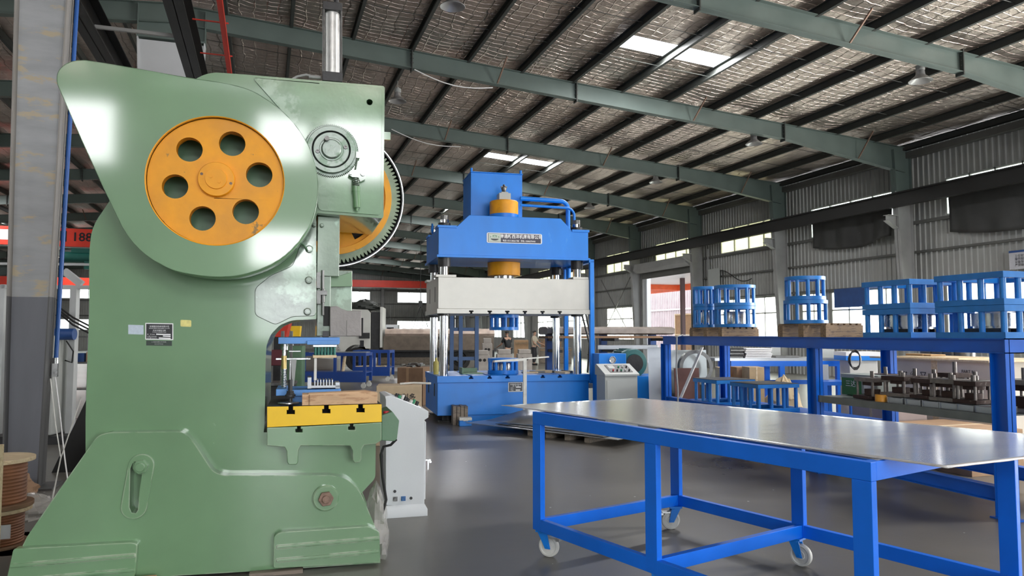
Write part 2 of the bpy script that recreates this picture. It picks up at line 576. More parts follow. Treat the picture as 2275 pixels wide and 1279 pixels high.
def foil_mat():
    """crumpled quilted foil insulation between the purlins"""
    m, nt, P = _nt('roof_foil_insulation')
    N, L = nt.nodes, nt.links
    tc = N.new('ShaderNodeTexCoord')
    mp = N.new('ShaderNodeMapping'); mp.inputs['Scale'].default_value = (1, 1, 1)
    L.new(tc.outputs['Object'], mp.inputs[0])
    nd = N.new('ShaderNodeTexNoise'); nd.inputs['Scale'].default_value = 1.5
    L.new(mp.outputs[0], nd.inputs['Vector'])
    va = N.new('ShaderNodeVectorMath'); va.operation = 'MULTIPLY_ADD'
    va.inputs[1].default_value = (.25, .25, 0)
    L.new(nd.outputs['Color'], va.inputs[0]); L.new(mp.outputs[0], va.inputs[2])
    br = N.new('ShaderNodeTexBrick')
    br.offset = 0; br.inputs['Scale'].default_value = 1.0
    br.inputs['Brick Width'].default_value = .30; br.inputs['Row Height'].default_value = .22
    br.inputs['Mortar Size'].default_value = .02; br.inputs['Mortar Smooth'].default_value = 1.0
    br.inputs['Color1'].default_value = (1, 1, 1, 1); br.inputs['Color2'].default_value = (.8, .8, .8, 1)
    br.inputs['Mortar'].default_value = (0, 0, 0, 1)
    L.new(va.outputs[0], br.inputs['Vector'])
    n2 = N.new('ShaderNodeTexNoise'); n2.inputs['Scale'].default_value = 3.5; n2.inputs['Detail'].default_value = 6
    n2.inputs['Roughness'].default_value = .6
    L.new(mp.outputs[0], n2.inputs['Vector'])
    mxh = N.new('ShaderNodeMix'); mxh.data_type = 'FLOAT'; mxh.inputs['Factor'].default_value = .62
    L.new(br.outputs['Fac'], mxh.inputs['A']); L.new(n2.outputs['Fac'], mxh.inputs['B'])
    bp = N.new('ShaderNodeBump'); bp.inputs['Strength'].default_value = 1.0; bp.inputs['Distance'].default_value = .10
    bp.invert = False
    L.new(mxh.outputs[0], bp.inputs['Height']); L.new(bp.outputs[0], P.inputs['Normal'])
    cr = N.new('ShaderNodeMix'); cr.data_type = 'RGBA'
    cr.inputs['A'].default_value = (.58, .48, .43, 1); cr.inputs['B'].default_value = (.84, .72, .65, 1)
    L.new(n2.outputs['Fac'], cr.inputs['Factor'])
    L.new(cr.outputs['Result'], P.inputs['Base Color'])
    P.inputs['Metallic'].default_value = .95
    P.inputs['Roughness'].default_value = .33
    return m


FLOORM = floor_mat()
FOIL = foil_mat()
SKYL = glass_pane('roof_light_sheet', (.95, .96, .98), frost=.5)
PANEY = glass_pane('foliage_tinted_pane', (.74, .73, .55), frost=.8)  # yellow-green of sunlit foliage outside is put into the pane colour
PANEW = glass_pane('dusty_clear_pane', (.93, .96, .92), frost=.3)

# ================================================================ the hall
EAVE, SL, RIDGE, WX, LX, YB, YF = 7.62, .076, -2.2, 20.0, -24.4, 80.0, -14.0


def rz(X):
    return EAVE + SL * (WX - X) if X >= RIDGE else EAVE + SL * (WX - RIDGE) - SL * (RIDGE - X)


FRY = [18.55 + 6.1 * k for k in range(-5, 11)]      # frame lines along the hall

m = MB(); m.box(LX - .3, WX + .12, YF, YB + .2, -.2, 0)
struct('floor', m, FLOORM)
m = MB(); m.box(-60, 90, -60, YB + 40, -.45, -.21)
struct('ground', m, mat('yard_concrete', (.42, .40, .38), .8, 0, .1, .5))

# roof lining, with holes for the roof lights
SKY_R = [(8.08, 9.42), (9.58, 10.92)]
SKY_Y = [15.85 + 12.1 * k for k in range(-2, 6)]
m = MB()
purl_r = [20 - 1.5 * k for k in range(0, 15)]
purl_l = [RIDGE * 2 - x for x in purl_r]


def skycell(x0, x1):
    for mir in (0, 1):
        for a, b in SKY_R:
            if mir:
                a, b = 2 * RIDGE - b, 2 * RIDGE - a
            if x0 < (a + b) / 2 < x1:
                return (a, b)
    return None


ys = []
y = YF
cuts = sorted([s - .37 for s in SKY_Y] + [s + .37 for s in SKY_Y])
brk = [YF] + [c for c in cuts if YF < c < YB] + [YB]
for a, b in zip(brk[:-1], brk[1:]):
    k = max(1, int((b - a) / .9))
    ys += [a + (b - a) * i / k for i in range(k)]
ys.append(YB)
allx = sorted(set(purl_r + purl_l + [RIDGE]))
if allx[0] > LX: allx = [LX] + allx
for x0, x1 in zip(allx[:-1], allx[1:]):
    sc = skycell(x0, x1)
    n = 6
    xs = [x0 + (x1 - x0) * i / n for i in range(n + 1)]
    base = len(m.v)
    for yy in ys:
        for i, xx in enumerate(xs):
            sag = 0 if sc else -.05 * math.sin(math.pi * i / n) * (1 + .8 * math.sin(yy * 1.7 + xx * 3) * math.cos(yy * .9))
            m.v.append((xx, yy, rz(xx) + .21 + sag))
    w_ = n + 1
    for j in range(len(ys) - 1):
        yc = (ys[j] + ys[j + 1]) / 2
        hole = sc and any(abs(yc - s) < .37 for s in SKY_Y)
        for i in range(n):
            if hole:
                continue
            m.f.append((base + j * w_ + i, base + j * w_ + i + 1, base + (j + 1) * w_ + i + 1, base + (j + 1) * w_ + i)); m.m.append(0)
struct('ceiling', m, FOIL, smooth=60)
m = MB()
for s_ in (1, -1):
    e = WX + .3 if s_ > 0 else LX - .3
    pr = [(RIDGE, rz(RIDGE) + .42), (e, rz(e) + .42), (e, rz(e) + .40), (RIDGE, rz(RIDGE) + .40)]
k = 0
for mir in (0, 1):
    for yy in SKY_Y:
        for a, b in SKY_R:
            if mir:
                a, b = 2 * RIDGE - b, 2 * RIDGE - a
            k += 1
            m = MB()
            vs = [(a, yy - .38, rz(a) + .23), (b, yy - .38, rz(b) + .23), (b, yy + .38, rz(b) + .23), (a, yy + .38, rz(a) + .23)]
            m.add(vs + [(v[0], v[1], v[2] + .012) for v in vs], [(0, 1, 2, 3), (7, 6, 5, 4), (0, 4, 5, 1), (1, 5, 6, 2), (2, 6, 7, 3), (3, 7, 4, 0)])
            # reveal of the opening
            for p, q in ((0, 1), (1, 2), (2, 3), (3, 0)):
                pass
            struct('window_%d' % k, m, SKYL)

ORD = ['first', 'second', 'third', 'fourth', 'fifth', 'sixth', 'seventh', 'eighth', 'ninth', 'tenth', 'eleventh', 'twelfth', 'thirteenth', 'fourteenth', 'fifteenth', 'sixteenth', 'seventeenth']
for i, x in enumerate(purl_r):
    m = MB()
    # C section: web and two flanges
    m.box(x - .006, x + .006, YF, YB, rz(x) - .01, rz(x) + .2)
    m.box(x - .075, x + .006, YF, YB, rz(x) - .012, rz(x) + .002)
    m.box(x - .075, x - .068, YF, YB, rz(x) - .012, rz(x) + .02)
    m.box(x - .075, x + .006, YF, YB, rz(x) + .19, rz(x) + .2)
    o = obj('roof_purlin', m, FRAME_DARK)
    tag(o, 'dark steel roof purlin running down the hall, %s in from the right wall' % ORD[i], 'purlin', 'roof purlins right of the ridge')
    if i:
        xm = purl_l[i]
        o2 = o.copy(); COL.objects.link(o2)
        o2.location = (xm - x, 0, rz(xm) - rz(x))
        tag(o2, 'dark steel roof purlin left of the ridge, %s out from the ridge' % ORD[14 - i], 'purlin', 'roof purlins left of the ridge')

# portal frames: rafters
nth = ['nearest', 'second nearest', 'third nearest', 'fourth', 'fifth', 'sixth', 'seventh', 'eighth', 'ninth', 'tenth', 'eleventh', 'twelfth', 'thirteenth', 'fourteenth', 'fifteenth', 'sixteenth']


def rafter_mesh(sgn):
    """rafter along x from ridge to the eave, local origin at frame line"""
    m = MB()
    xe = WX - .35 if sgn > 0 else LX + .35
    def dep(t):      # t = distance from eave
        return .47 if t > 4.6 else .47 + .36 * (4.6 - t) / 4.6
    N_ = 12
    xs = [RIDGE + (xe - RIDGE) * i / N_ for i in range(N_ + 1)] + [RIDGE + (xe - RIDGE) * (1 - 4.6 / abs(xe - RIDGE))]
    xs = sorted(set(xs), reverse=sgn < 0)
    for a, b in zip(xs[:-1], xs[1:]):
        for (w0, w1, zt, zb) in ((-.005, .005, 0, 1), (-.10, .10, 0, 0), (-.10, .10, 1, 1)):
            da, db = dep(abs(xe - a)), dep(abs(xe - b))
            if (zt, zb) == (0, 1):
                za1, za0, zb1, zb0 = rz(a), rz(a) - da, rz(b), rz(b) - db
            elif zt == 0:
                za1, za0, zb1, zb0 = rz(a), rz(a) - .012, rz(b), rz(b) - .012
            else:
                za1, za0, zb1, zb0 = rz(a) - da + .012, rz(a) - da, rz(b) - db + .012, rz(b) - db
            vs = [(a, w0, za0), (a, w1, za0), (a, w1, za1), (a, w0, za1), (b, w0, zb0), (b, w1, zb0), (b, w1, zb1), (b, w0, zb1)]
            m.add(vs, [(0, 1, 2, 3), (4, 7, 6, 5), (0, 4, 5, 1), (1, 5, 6, 2), (2, 6, 7, 3), (3, 7, 4, 0)])
    return m, dep, xe


rm, dep_, xe_ = rafter_mesh(1)
me_r = None
for side, sgn in (('right', 1), ('left', -1)):
    proto = None
    for fi, fy in enumerate(FRY[1:]):
        if fy < 5: continue
        if proto is None:
            m, dp, xe = rafter_mesh(sgn)
            root = thing('roof_rafter', '', 'rafter', (0, fy, 0))
            web = obj('web', m, FRAME_GREEN, root)
            # splice plates
            for t in (4.7, 11.6, 16.2):
                x = xe - sgn * t
                mm = MB(); d0 = dp(t) + .07
                mm.box(x - .014, x + .014, -.11, .11, rz(x) - d0, rz(x) + .06)
                for zz in (.09, .2, .32):
                    mm.cyl((x - .04, -.06, rz(x) - zz), (x + .04, -.06, rz(x) - zz), .012, n=6)
                obj('splice_plate', mm, FRAME_DARK, root)
            # fly braces from the purlins down to the bottom flange
            for t in (1.9, 7.9, 13.9):
                x = xe - sgn * t
                for q in (-1,):
                    mm = MB()
                    mm.bar((x, q * .08, rz(x) - dp(t) + .02), (x + sgn * .1, q * .62, rz(x) + .1), .035, .035)
                    obj('fly_brace', mm, RUSTY, root)
            proto = root
            o = root
        else:
            o = dup(proto, loc=(0, fy, 0))
        if side == 'right':
            vis = fi - 3
            name = 'overhead out of the top of the view' if vis < 0 else ('%s over the right half' % nth[vis])
        else:
            name = '%s over the left half' % nth[fi - 2]
        tag(o, 'grey-green steel roof rafter, ' + name, 'rafter', 'roof rafters over the %s half' % side)

# columns along the right wall, tapered I section with crane bracket
def wall_column(fy, sgn=1):
    X = WX - .12 if sgn > 0 else LX + .12
    root = thing('steel_column', '', 'column', (X, fy, 0))
    def wid(z): return .32 + .36 * z / 7.0
    m = MB()
    zt = 7.55
    def tap(z0, z1, mi, y0, y1, a, b):
        # a,b: functions giving x extents at z
        vs = []
        for z in (z0, z1):
            vs += [(a(z), y0, z), (b(z), y0, z), (b(z), y1, z), (a(z), y1, z)]
        m.add(vs, [(0, 3, 2, 1), (4, 5, 6, 7), (0, 1, 5, 4), (1, 2, 6, 5), (2, 3, 7, 6), (3, 0, 4, 7)], mi)
    s = -sgn
    for z0, z1, mi in ((0, 6.0, 0), (6.0, zt, 1)):
        tap(z0, z1, mi, -.11, .11, lambda z: s * wid(z), lambda z: s * (wid(z) - .014))
        tap(z0, z1, mi, -.11, .11, lambda z: 0, lambda z: s * .014)
        tap(z0, z1, mi, -.012, .012, lambda z: 0, lambda z: s * wid(z))
    obj('shaft', m, [COLGREY, FRAME_GREEN], root)
    m = MB()
    m.box(s * wid(5.4), s * (wid(5.4) + .42), -.1, .1, 5.38, 5.40)
    m.prism([(s * wid(5.4), 4.98), (s * wid(5.4), 5.38), (s * (wid(5.4) + .42), 5.38), (s * (wid(5.4) + .42), 5.22)], -.006, .006)
    m.prism([(s * wid(5.4), 4.97), (s * wid(5.4), 4.99), (s * (wid(5.4) + .42), 5.23), (s * (wid(5.4) + .42), 5.21)], -.1, .1)
    obj('crane_bracket', m, COLGREY, root)
    m = MB(); m.box(s * (wid(6) + .02), s * (wid(6) - 1e-3), -.09, -.04, 6.15, 6.19); m.box(s * .3, s * (wid(6)), .2, 1.0, 6.02, 6.06)
    obj('tie_bar', m, GPAINT, root)
    return root


pc = None
for k, fy in enumerate(FRY):
    if fy < 12: continue
    if pc is None:
        pc = wall_column(fy, 1); o = pc
    else:
        o = dup(pc, loc=(WX - .12, fy, 0))
    vis = k - 5
    if vis < 0:
        lab = 'tapered grey steel column on the right wall, behind the right edge of the view'
    elif vis == 3:
        lab = 'tapered pale steel column on the right wall at the far jamb of the open gate'
    elif vis == 2:
        lab = 'tapered grey steel column on the right wall at the near jamb of the open gate'
    else:
        lab = 'tapered grey steel wall column, %s one seen along the right wall' % nth[vis]
    tag(o, lab, 'column', 'columns of the right wall')
pc = None
for k, fy in enumerate(FRY[4:]):
    if pc is None:
        pc = wall_column(fy, -1); o = pc
    else:
        o = dup(pc, loc=(LX + .12, fy, 0))
    tag(o, 'tapered grey steel column on the far left wall, %s from the camera' % ORD[k], 'column', 'columns of the left wall')

# middle row of columns under the ridge: broad pale web columns
pc = None
for k, fy in enumerate(FRY[6:]):
    # frames from the third one in; the near ones are separate
    pass
def mid_column(fy):
    root = thing('ridge_column', '', 'column', (RIDGE, fy, 0))
    m = MB()
    m.prism([(-.35, 0), (.35, 0), (.70, 8.35), (-.70, 8.35)], -.12, .12, 0)
    for s in (-1, 1):
        m.prism([(s * .35, 0), (s * .37, 0), (s * .725, 8.4), (s * .70, 8.4)], -.16, .16, 0)
    obj('shaft', m, WPAINT, root)
    m = MB(); m.box(-.74, .74, -.16, .16, 8.40, 8.44); m.box(-.72, .72, -.01, .01, 8.44, rz(RIDGE) - .05); m.box(-.73, -.71, -.12, .12, 8.4, 9.2); m.box(.71, .73, -.12, .12, 8.4, 9.2)
    obj('head', m, FRAME_GREEN, root)
    return root
pm_ = None
for k, fy in enumerate(FRY):
    if fy < 15:
        continue
    if k % 2 and fy > 20:
        continue
    if pm_ is None:
        pm_ = mid_column(fy); o = pm_
    else:
        o = dup(pm_, loc=(RIDGE, fy, 0))
    tag(o, 'broad pale steel column under the ridge, %s of the middle row' % ('nearest' if o is pm_ else nth[(k - 5) // 2 + 1] if True else ''), 'column', 'columns under the ridge')


# ---------------------------------------------------------------- corrugated walls
def corr(m, a0, a1, z0, z1, put, pitch=.2, dep=.035, mi=0):
    """trapezoid sheet between a0..a1 along the wall; put(a, off, z) -> xyz"""
    pr = []
    a = a0
    k = 0
    pts = []
    base = math.floor(a0 / pitch) * pitch
    t = base
    while t < a1 + pitch:
        for da, o in ((0, 0), (.12, 0), (.14, dep), (.18, dep)):
            pts.append((t + da, o))
        t += pitch
    sel = [(max(a0, min(a1, p)), o) for p, o in pts]
    out = [sel[0]]
    for q in sel[1:]:
        if q[0] > out[-1][0] + 1e-5:
            out.append(q)
    vs = []
    for p, o in out:
        vs += [put(p, o, z0), put(p, o, z1)]
    m.add(vs, [(2 * i, 2 * i + 2, 2 * i + 3, 2 * i + 1) for i in range(len(out) - 1)], mi)


def wall_with_holes(name, a0, a1, ztop, holes, put, mtl):
    """holes: (a0,a1,z0,z1)"""
    m = MB()
    zs = sorted(set([0.0] + [h[2] for h in holes] + [h[3] for h in holes]))
    zs = zs + [None]
    for z0, z1 in zip(zs[:-1], zs[1:]):
        zz1 = z1 if z1 is not None else ztop
        zc = (z0 + zz1) / 2
        act = sorted([h for h in holes if h[2] < zc < h[3]])
        cur = a0
        for h in act:
            if h[0] > cur:
                corr(m, cur, h[0], z0, zz1, put)
            cur = max(cur, h[1])
        if cur < a1:
            corr(m, cur, a1, z0, zz1, put)
    return struct(name, m, mtl, smooth=20)


def win(idx, a0, a1, z0, z1, put, n, pane, bars=(), framem=None, t=.05):
    """window: outer frame + mullions, panes as one part"""
    m = MB()
    def bx(p0, p1, q0, q1, o0, o1, mm):
        vs = []
        for p in (p0, p1):
            for o in (o0, o1):
                for q in (q0, q1):
                    vs.append(put(p, o, q))
        mm.add(vs, [(0, 1, 3, 2), (4, 6, 7, 5), (0, 4, 5, 1), (2, 3, 7, 6), (0, 2, 6, 4), (1, 5, 7, 3)])
    bx(a0, a1, z0, z0 + t, -.03, .06, m); bx(a0, a1, z1 - t, z1, -.03, .06, m)
    for i in range(n + 1):
        a = a0 + (a1 - a0) * i / n
        bx(a - t / 2, a + t / 2, z0, z1, -.03, .06, m)
    for zb in bars:
        bx(a0, a1, zb - t / 2, zb + t / 2, -.03, .06, m)
    o = struct('window_%d' % idx, m, framem or mat('window_frame', (.5, .5, .47), .4, .2))
    m = MB(); bx(a0, a1, z0, z1, .012, .02, m)
    obj('pane', m, pane, o)
    return o


WF = mat('window_frame_alu', (.45, .46, .43), .4, .4)
putR = lambda a, o, z: (WX + .02 - o * 1.0 if False else WX + .06 - o, a, z)
holesR = [(2.0, 9.5, 0.0, 4.9)]                       # side gate beside the camera
upW = [(14.0, 17.3), (19.2, 23.3), (25.15, 29.3), (31.25, 35.35), (37.4, 41.4), (43.5, 47.5), (49.6, 53.6), (55.7, 59.7), (61.8, 65.8)]
loW = [(12.9, 17.4), (18.9, 22.3), (22.6, 23.9), (25.1, 29.5), (37.2, 41.4), (43.5, 47.5), (49.6, 53.6), (55.7, 59.7), (61.8, 65.8)]
for a, b in upW: holesR.append((a, b, 5.25, 6.42))
for a, b in loW: holesR.append((a, b, 1.2, 3.15))
holesR.append((31.3, 36.1, 0.0, 4.75))
wall_with_holes('wall_right', YF, YB, EAVE + .1, holesR, putR, WALLM)
wi = 40
for i, (a, b) in enumerate(upW):
    wi += 1; win(wi, a, b, 5.25, 6.42, putR, 4, PANEW if i < 2 else PANEY, framem=WF)
for i, (a, b) in enumerate(loW):
    wi += 1; win(wi, a, b, 1.2, 3.15, putR, 4 if b - a > 3 else 2, PANEW, bars=(2.45,), framem=WF)
# girts and eave beam
tn = 0
for z in (4.22, 5.18, 3.2):
    tn += 1
    m = MB()
    for a, b in ((YF, 31.2), (36.2, YB)) if z < 5 else ((YF, YB),):
        if z < 5: 
            m.box(WX - .10, WX + .0, a if a > 0 or z > 3.5 else 9.6, b, z - .035, z + .035)
        else:
            m.box(WX - .10, WX + .0, a, b, z - .05, z + .05)
    struct('trim_%d' % tn, m, GIRT)
m = MB(); m.box(WX - .25, WX - .02, YF, YB, 7.30, 7.50); struct('trim_4', m, GIRT)

# crane runway beam along the right wall
m = MB()
m.box(19.05, 19.25, YF, YB, 6.06, 6.08); m.box(19.05, 19.25, YF, YB, 5.64, 5.66); m.box(19.142, 19.158, YF, YB, 5.64, 6.08)
m.box(19.12, 19.18, YF, YB, 6.08, 6.12)
o = obj('crane_runway_beam', m, CRANE)
tag(o, 'long dark crane runway beam carried on brackets along the right wall', 'beam')

# back wall
putB = lambda a, o, z: (a, YB - o, z)
hb = [(a, b, 4.9, 6.08) for a, b in ((7.3, 10.6), (13.55, 17.4), (-6.5, -3.2), (-12.5, -9.0), (-18.5, -15))] + \
     [(a, b, 1.9, 2.97) for a, b in ((13.55, 18.5), (-12.5, -8.0), (-18.8, -14.5))]
wall_with_holes('wall_back', LX, WX, EAVE + 1.6, hb, putB, WALLM)
for a, b, z0, z1 in hb:
    wi += 1; win(wi, a, b, z0, z1, putB, 3, PANEW, framem=WF)
m = MB()
for z in (4.75, 3.3, 6.2): m.box(LX, WX, YB - .15, YB - .05, z - .05, z + .05)
struct('trim_5', m, GIRT)
for x in (11.9, 6.0, -9.0, -15):
    m = MB(); m.box(x - .15, x + .15, YB - .45, YB - .1, 0, 8.0)
    o = obj('gable_post', m, COLGREY)
    tag(o, 'grey steel gable post standing against the back wall, %s' % {11.9: 'between its bright windows', 6.0: 'left of the windows', -9.0: 'left of the ridge', -15: 'near the left corner'}[x], 'post')
# left wall and front wall
putL = lambda a, o, z: (LX + o, a, z)
hl = [(a, a + 4.2, 5.25, 6.42) for a in (19, 25.2, 31.3, 37.4, 43.5, 49.6, 55.7)] + [(a, a + 4.2, 1.2, 3.15) for a in (25.2, 37.4, 43.5, 49.6, 55.7)]
wall_with_holes('wall_left', YF, YB, EAVE + .1, hl, putL, WALLM)
for a, b, z0, z1 in hl:
    wi += 1; win(wi, a, b, z0, z1, putL, 4, PANEW, framem=WF)
putF = lambda a, o, z: (a, YF + o, z)
wall_with_holes('wall_front', LX, WX, EAVE + 1.6, [(-8.0, -6.3, 6.7, 8.6), (-2.2, -.7, 7.0, 8.5), (-.1, 1.9, 6.7, 8.7), (-2.4, -.5, 3.7, 4.8), (-2.3, -.4, 1.4, 3.2), (3, 11, 0, 5.2), (5, 7, 6.7, 8.5), (-20, -16, 1.2, 3.15), (-14, -10, 1.2, 3.15), (13.5, 18, 1.2, 3.15)], putF, WALLM)  # unseen small openings added where their reflections highlight the green press

# roller shutter over the gate
root = thing('roller_shutter', 'grey roller shutter drum housing over the open gate in the right wall', 'shutter', (WX - .1, 33.7, 0))
m = MB(); m.prism([(-.78, 5.02), (-.70, 5.36), (0, 5.42), (0, 4.9), (-.55, 4.86)], -2.75, 2.6)
obj('housing', m, COLGREY, root, bevel=.01)
m = MB(); m.box(-.30, -.24, -2.5, 2.45, 4.55, 4.95)
obj('curtain', m, GIRT, root)
for y_ in (-2.5, 2.42):
    m = MB(); m.box(-.32, -.2, y_ - .04, y_ + .04, 0, 4.9); obj('guide_rail', m, GIRT, root)
m = MB(); m.box(WX - .14, WX + .1, 36.10, 36.55, 0, 4.75); m.box(WX - .14, WX + .1, 30.95, 31.3, 0, 4.75)
struct('door_1', m, WPAINT)

# gray tarpaulins over two upper windows
TARP = mat('dark_tarpaulin', (.045, .045, .043), .55, 0, .3, 1.5, .4, 3, .1)
def tarp(y0, y1, z0, z1, fold, label):
    m = MB(); n, k = 40, 14
    for j in range(k + 1):
        for i in range(n + 1):
            a = i / n; b = j / k
            z = z1 + (z0 + (.35 * math.sin(a * math.pi)) * 0 - z1) * b - .22 * b * math.sin(a * math.pi)
            x = WX - .16 - .05 * math.sin(a * 23 + b * 2) * b - .06 * b * math.cos(a * 9) - fold * .25 * b * max(0, math.sin(a * 14)) * (1 if a < .35 else .2)
            m.v.append((x, y0 + (y1 - y0) * a, z))
    m.f = [(j * (n + 1) + i, j * (n + 1) + i + 1, (j + 1) * (n + 1) + i + 1, (j + 1) * (n + 1) + i) for j in range(k) for i in range(n)]
    m.m = [0] * len(m.f)
    o = obj('tarpaulin', m, TARP, smooth=180)
    sm = o.modifiers.new('s', 'SOLIDIFY'); sm.thickness = .006
    return tag(o, label, 'tarpaulin', 'tarpaulins over the upper windows')
tarp(19.2, 23.05, 4.85, 6.22, 1, 'dark tarpaulin with gathered folds hung over the upper window, second bay from the right')
tarp(13.0, 17.1, 4.7, 6.22, .5, 'dark tarpaulin hung over the upper window at the right edge of the view')

# wall conduits beside the gate column and near columns
m = MB(); m.tube([(WX - .1, 30.2, 0), (WX - .1, 30.2, 5.6)], .045, 8); m.tube([(WX - .1, 29.95, 0), (WX - .1, 29.95, 4.2)], .02, 6)
tag(obj('conduit_pipe', m, COLGREY), 'pale vertical conduit pipe on the right wall beside the gate column', 'pipe')
m = MB()
for q in (0, 1):
    m.bar((WX - .3, 37.6, 1.3 if q else 4.9), (WX - .3, 41.6, 4.9 if q else 1.3), .03, .03)
tag(obj('cross_bracing', m, GIRT), 'thin diagonal wall bracing rods crossing in the bay beyond the gate', 'bracing')
# black cable looped along the wall
pts = [(WX - .12, 30 - t * .6, 4.3 + .25 * math.sin(t * 1.1) - .04 * t) for t in [i * .4 for i in range(14)]]
m = MB(); m.tube(pts, .02, 6)
tag(obj('wall_cable', m, CABLE), 'black cable draped along the girt right of the gate column', 'cable')

# eave-level roof tie rods and a thin slack white cable under the rafters
for i, (p, q) in enumerate((((3.5, 18.4, 8.35), (5.6, 18.4, 8.1)), ((3.9, 24.5, 8.45), (6.3, 24.5, 8.05)))):
    m = MB(); P_, Q_ = Vector(p), Vector(q)
    m.tube([P_.lerp(Q_, t / 8) - Vector((0, 0, .18 * math.sin(math.pi * t / 8))) for t in range(9)], .014, 6)
    tag(obj('lighting_cable', m, WHITE), 'white slack cable under the %s rafter' % ('second nearest' if i == 0 else 'third nearest'), 'cable', 'slack white cables')

# sag rods across the purlins (thin wires seen across the foil)
for by in FRY[3:12]:
    for f_, nm in ((.33, 'nearer'), (.66, 'farther')):
        yy = by + 6.1 * f_
        m = MB()
        xs = [RIDGE + .3 + i * (WX - .3 - RIDGE) / 16 for i in range(17)]
        m.tube([(x, yy, rz(x) + .05) for x in xs], .008, 5)
        k_ = FRY.index(by) - 4
        tag(obj('sag_rod', m, FRAME_DARK), 'thin steel sag rod tying the purlins, %s rod of the %s roof bay' % (nm, nth[max(0, k_ + 1)]), 'rod', 'sag rods of the roof')

# pendant lamps
LAMPW = mat('lamp_shade_grey', (.45, .45, .45), .35, .6, .1)
root0 = thing('pendant_lamp', '', 'lamp', (3.88, 16, 0))
m = MB(); m.lathe([(.0, .0), (.09, .0), (.10, -.10), (.11, -.13), (.24, -.24), (.26, -.26), (.255, -.265), (.10, -.15), (.0, -.14)], n=28)
sh = obj('lamp_shade', m, LAMPW, root0); sh.location = (0, 0, 8.0)
m = MB(); m.cyl((0, 0, 8.0), (0, 0, 8.10), .10, n=20); m.cyl((0, 0, 8.10), (0, 0, 8.14), .05, n=12); obj('ballast', m, GPAINT, root0)
m = MB(); m.cyl((0, 0, 8.12), (0, 0, 8.58), .010, n=6); obj('stem', m, GPAINT, root0)
lamps = [(3.5, 14.33, 'cut by the top edge of the view'), (3.48, 20.84, 'hanging just right of the green press'), (14.3, 12.93, 'largest of the right row, below the nearest rafter'), (14.23, 19.0, 'second of the right row'), (14.25, 25.1, 'third of the right row'), (14.26, 31.29, 'fourth of the right row, small beside the blue press pipes')]
for i, (x, y, t) in enumerate(lamps):
    o = root0 if i == 0 else dup(root0)
    o.location = (x, y, rz(x) + .2 - .82 - 7.74)
    tag(o, 'bell-shaped grey pendant factory lamp, ' + t, 'lamp', 'pendant lamps under the roof')

# ---------------------------------------------------------------- runway trusses left of the ridge columns, upper left of the view
m = MB()
def yl(x, z, a=6.0, b=60): m.box(x - .12, x + .12, a, b, z - .012, z + .012)
# beam nearer the ridge
XA, XB, ZC = -1.35, -2.75, 6.35
for X_, nm in ((XA, 'right'), (XB, 'left')):
    m = MB()
    m.box(X_ - .14, X_ + .14, 3, 78, ZC + .5, ZC + .52); m.box(X_ - .14, X_ + .14, 3, 78, ZC, ZC + .02); m.box(X_ - .006, X_ + .006, 3, 78, ZC, ZC + .52)
    m.box(X_ - .04, X_ + .04, 3, 78, ZC + .52, ZC + .57)
    tag(obj('crane_runway_beam', m, CRANE), 'dark overhead crane runway beam above the green press, %s one of the pair' % nm, 'beam', 'runway beams of the middle row')
for i in range(16):
    yy = 8.4 + 2.2 * i
    m = MB(); m.bar((XB + .12, yy, ZC + .05), (XA - .12, yy, ZC + .05), .05, .05)
    tag(obj('runway_tie_bar', m, COLGREY), 'pale tie bar joining the two overhead runway beams, %s from the camera' % ORD[i], 'bar', 'tie bars between the runway beams')
m = MB(); m.bar((XB + .15, 11.3, ZC + .1), (XA - .15, 9.5, ZC + .1), .05, .05); tag(obj('runway_brace', m, CRANE), 'dark diagonal brace between the two overhead runway beams', 'brace')
m = MB()
m.box(-.78, -.70, 3, 70, ZC + .16, ZC + .24)
for i in range(30): m.box(-1.2, -.66, 5 + i * 1.5, 5.02 + i * 1.5, ZC + .24, ZC + .26)
tag(obj('conductor_rail', m, RED), 'bright red conductor rail on brackets beside the overhead runway beam', 'rail')

# near column beside the press, left edge of the view
FC = Fr(onz(80, 1088), 18.45 * 0)
root = fthing('steel_column', 'grey steel H column at the left edge, patched with filler above and repainted darker below', 'column', FC)
colL = lambda z: -.20 - .035 * z / 5 * 1.0
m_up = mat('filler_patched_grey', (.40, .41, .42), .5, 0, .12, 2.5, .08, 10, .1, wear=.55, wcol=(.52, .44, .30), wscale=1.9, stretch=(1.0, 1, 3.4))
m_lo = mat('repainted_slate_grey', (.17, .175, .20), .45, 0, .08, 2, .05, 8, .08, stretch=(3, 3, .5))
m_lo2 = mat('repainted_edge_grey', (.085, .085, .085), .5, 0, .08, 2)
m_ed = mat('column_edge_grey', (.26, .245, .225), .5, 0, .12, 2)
m = MB()
ZS = 1.98
def xL(z): return -.305 + (-.066) * z / 5.0
def xR(z): return .018 + .094 * z / 5.0
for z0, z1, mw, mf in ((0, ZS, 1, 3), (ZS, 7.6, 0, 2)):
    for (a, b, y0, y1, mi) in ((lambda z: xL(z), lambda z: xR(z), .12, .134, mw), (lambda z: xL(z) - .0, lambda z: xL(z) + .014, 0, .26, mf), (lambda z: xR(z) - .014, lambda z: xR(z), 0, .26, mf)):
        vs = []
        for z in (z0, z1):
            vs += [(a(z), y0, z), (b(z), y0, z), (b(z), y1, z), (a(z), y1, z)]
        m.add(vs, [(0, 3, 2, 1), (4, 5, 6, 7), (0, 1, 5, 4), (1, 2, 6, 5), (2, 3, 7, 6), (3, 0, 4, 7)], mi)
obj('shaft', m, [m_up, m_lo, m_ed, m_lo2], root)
m = MB(); m.box(-.42, .16, -.08, .34, 0, .02); obj('base_plate', m, m_lo2, root)
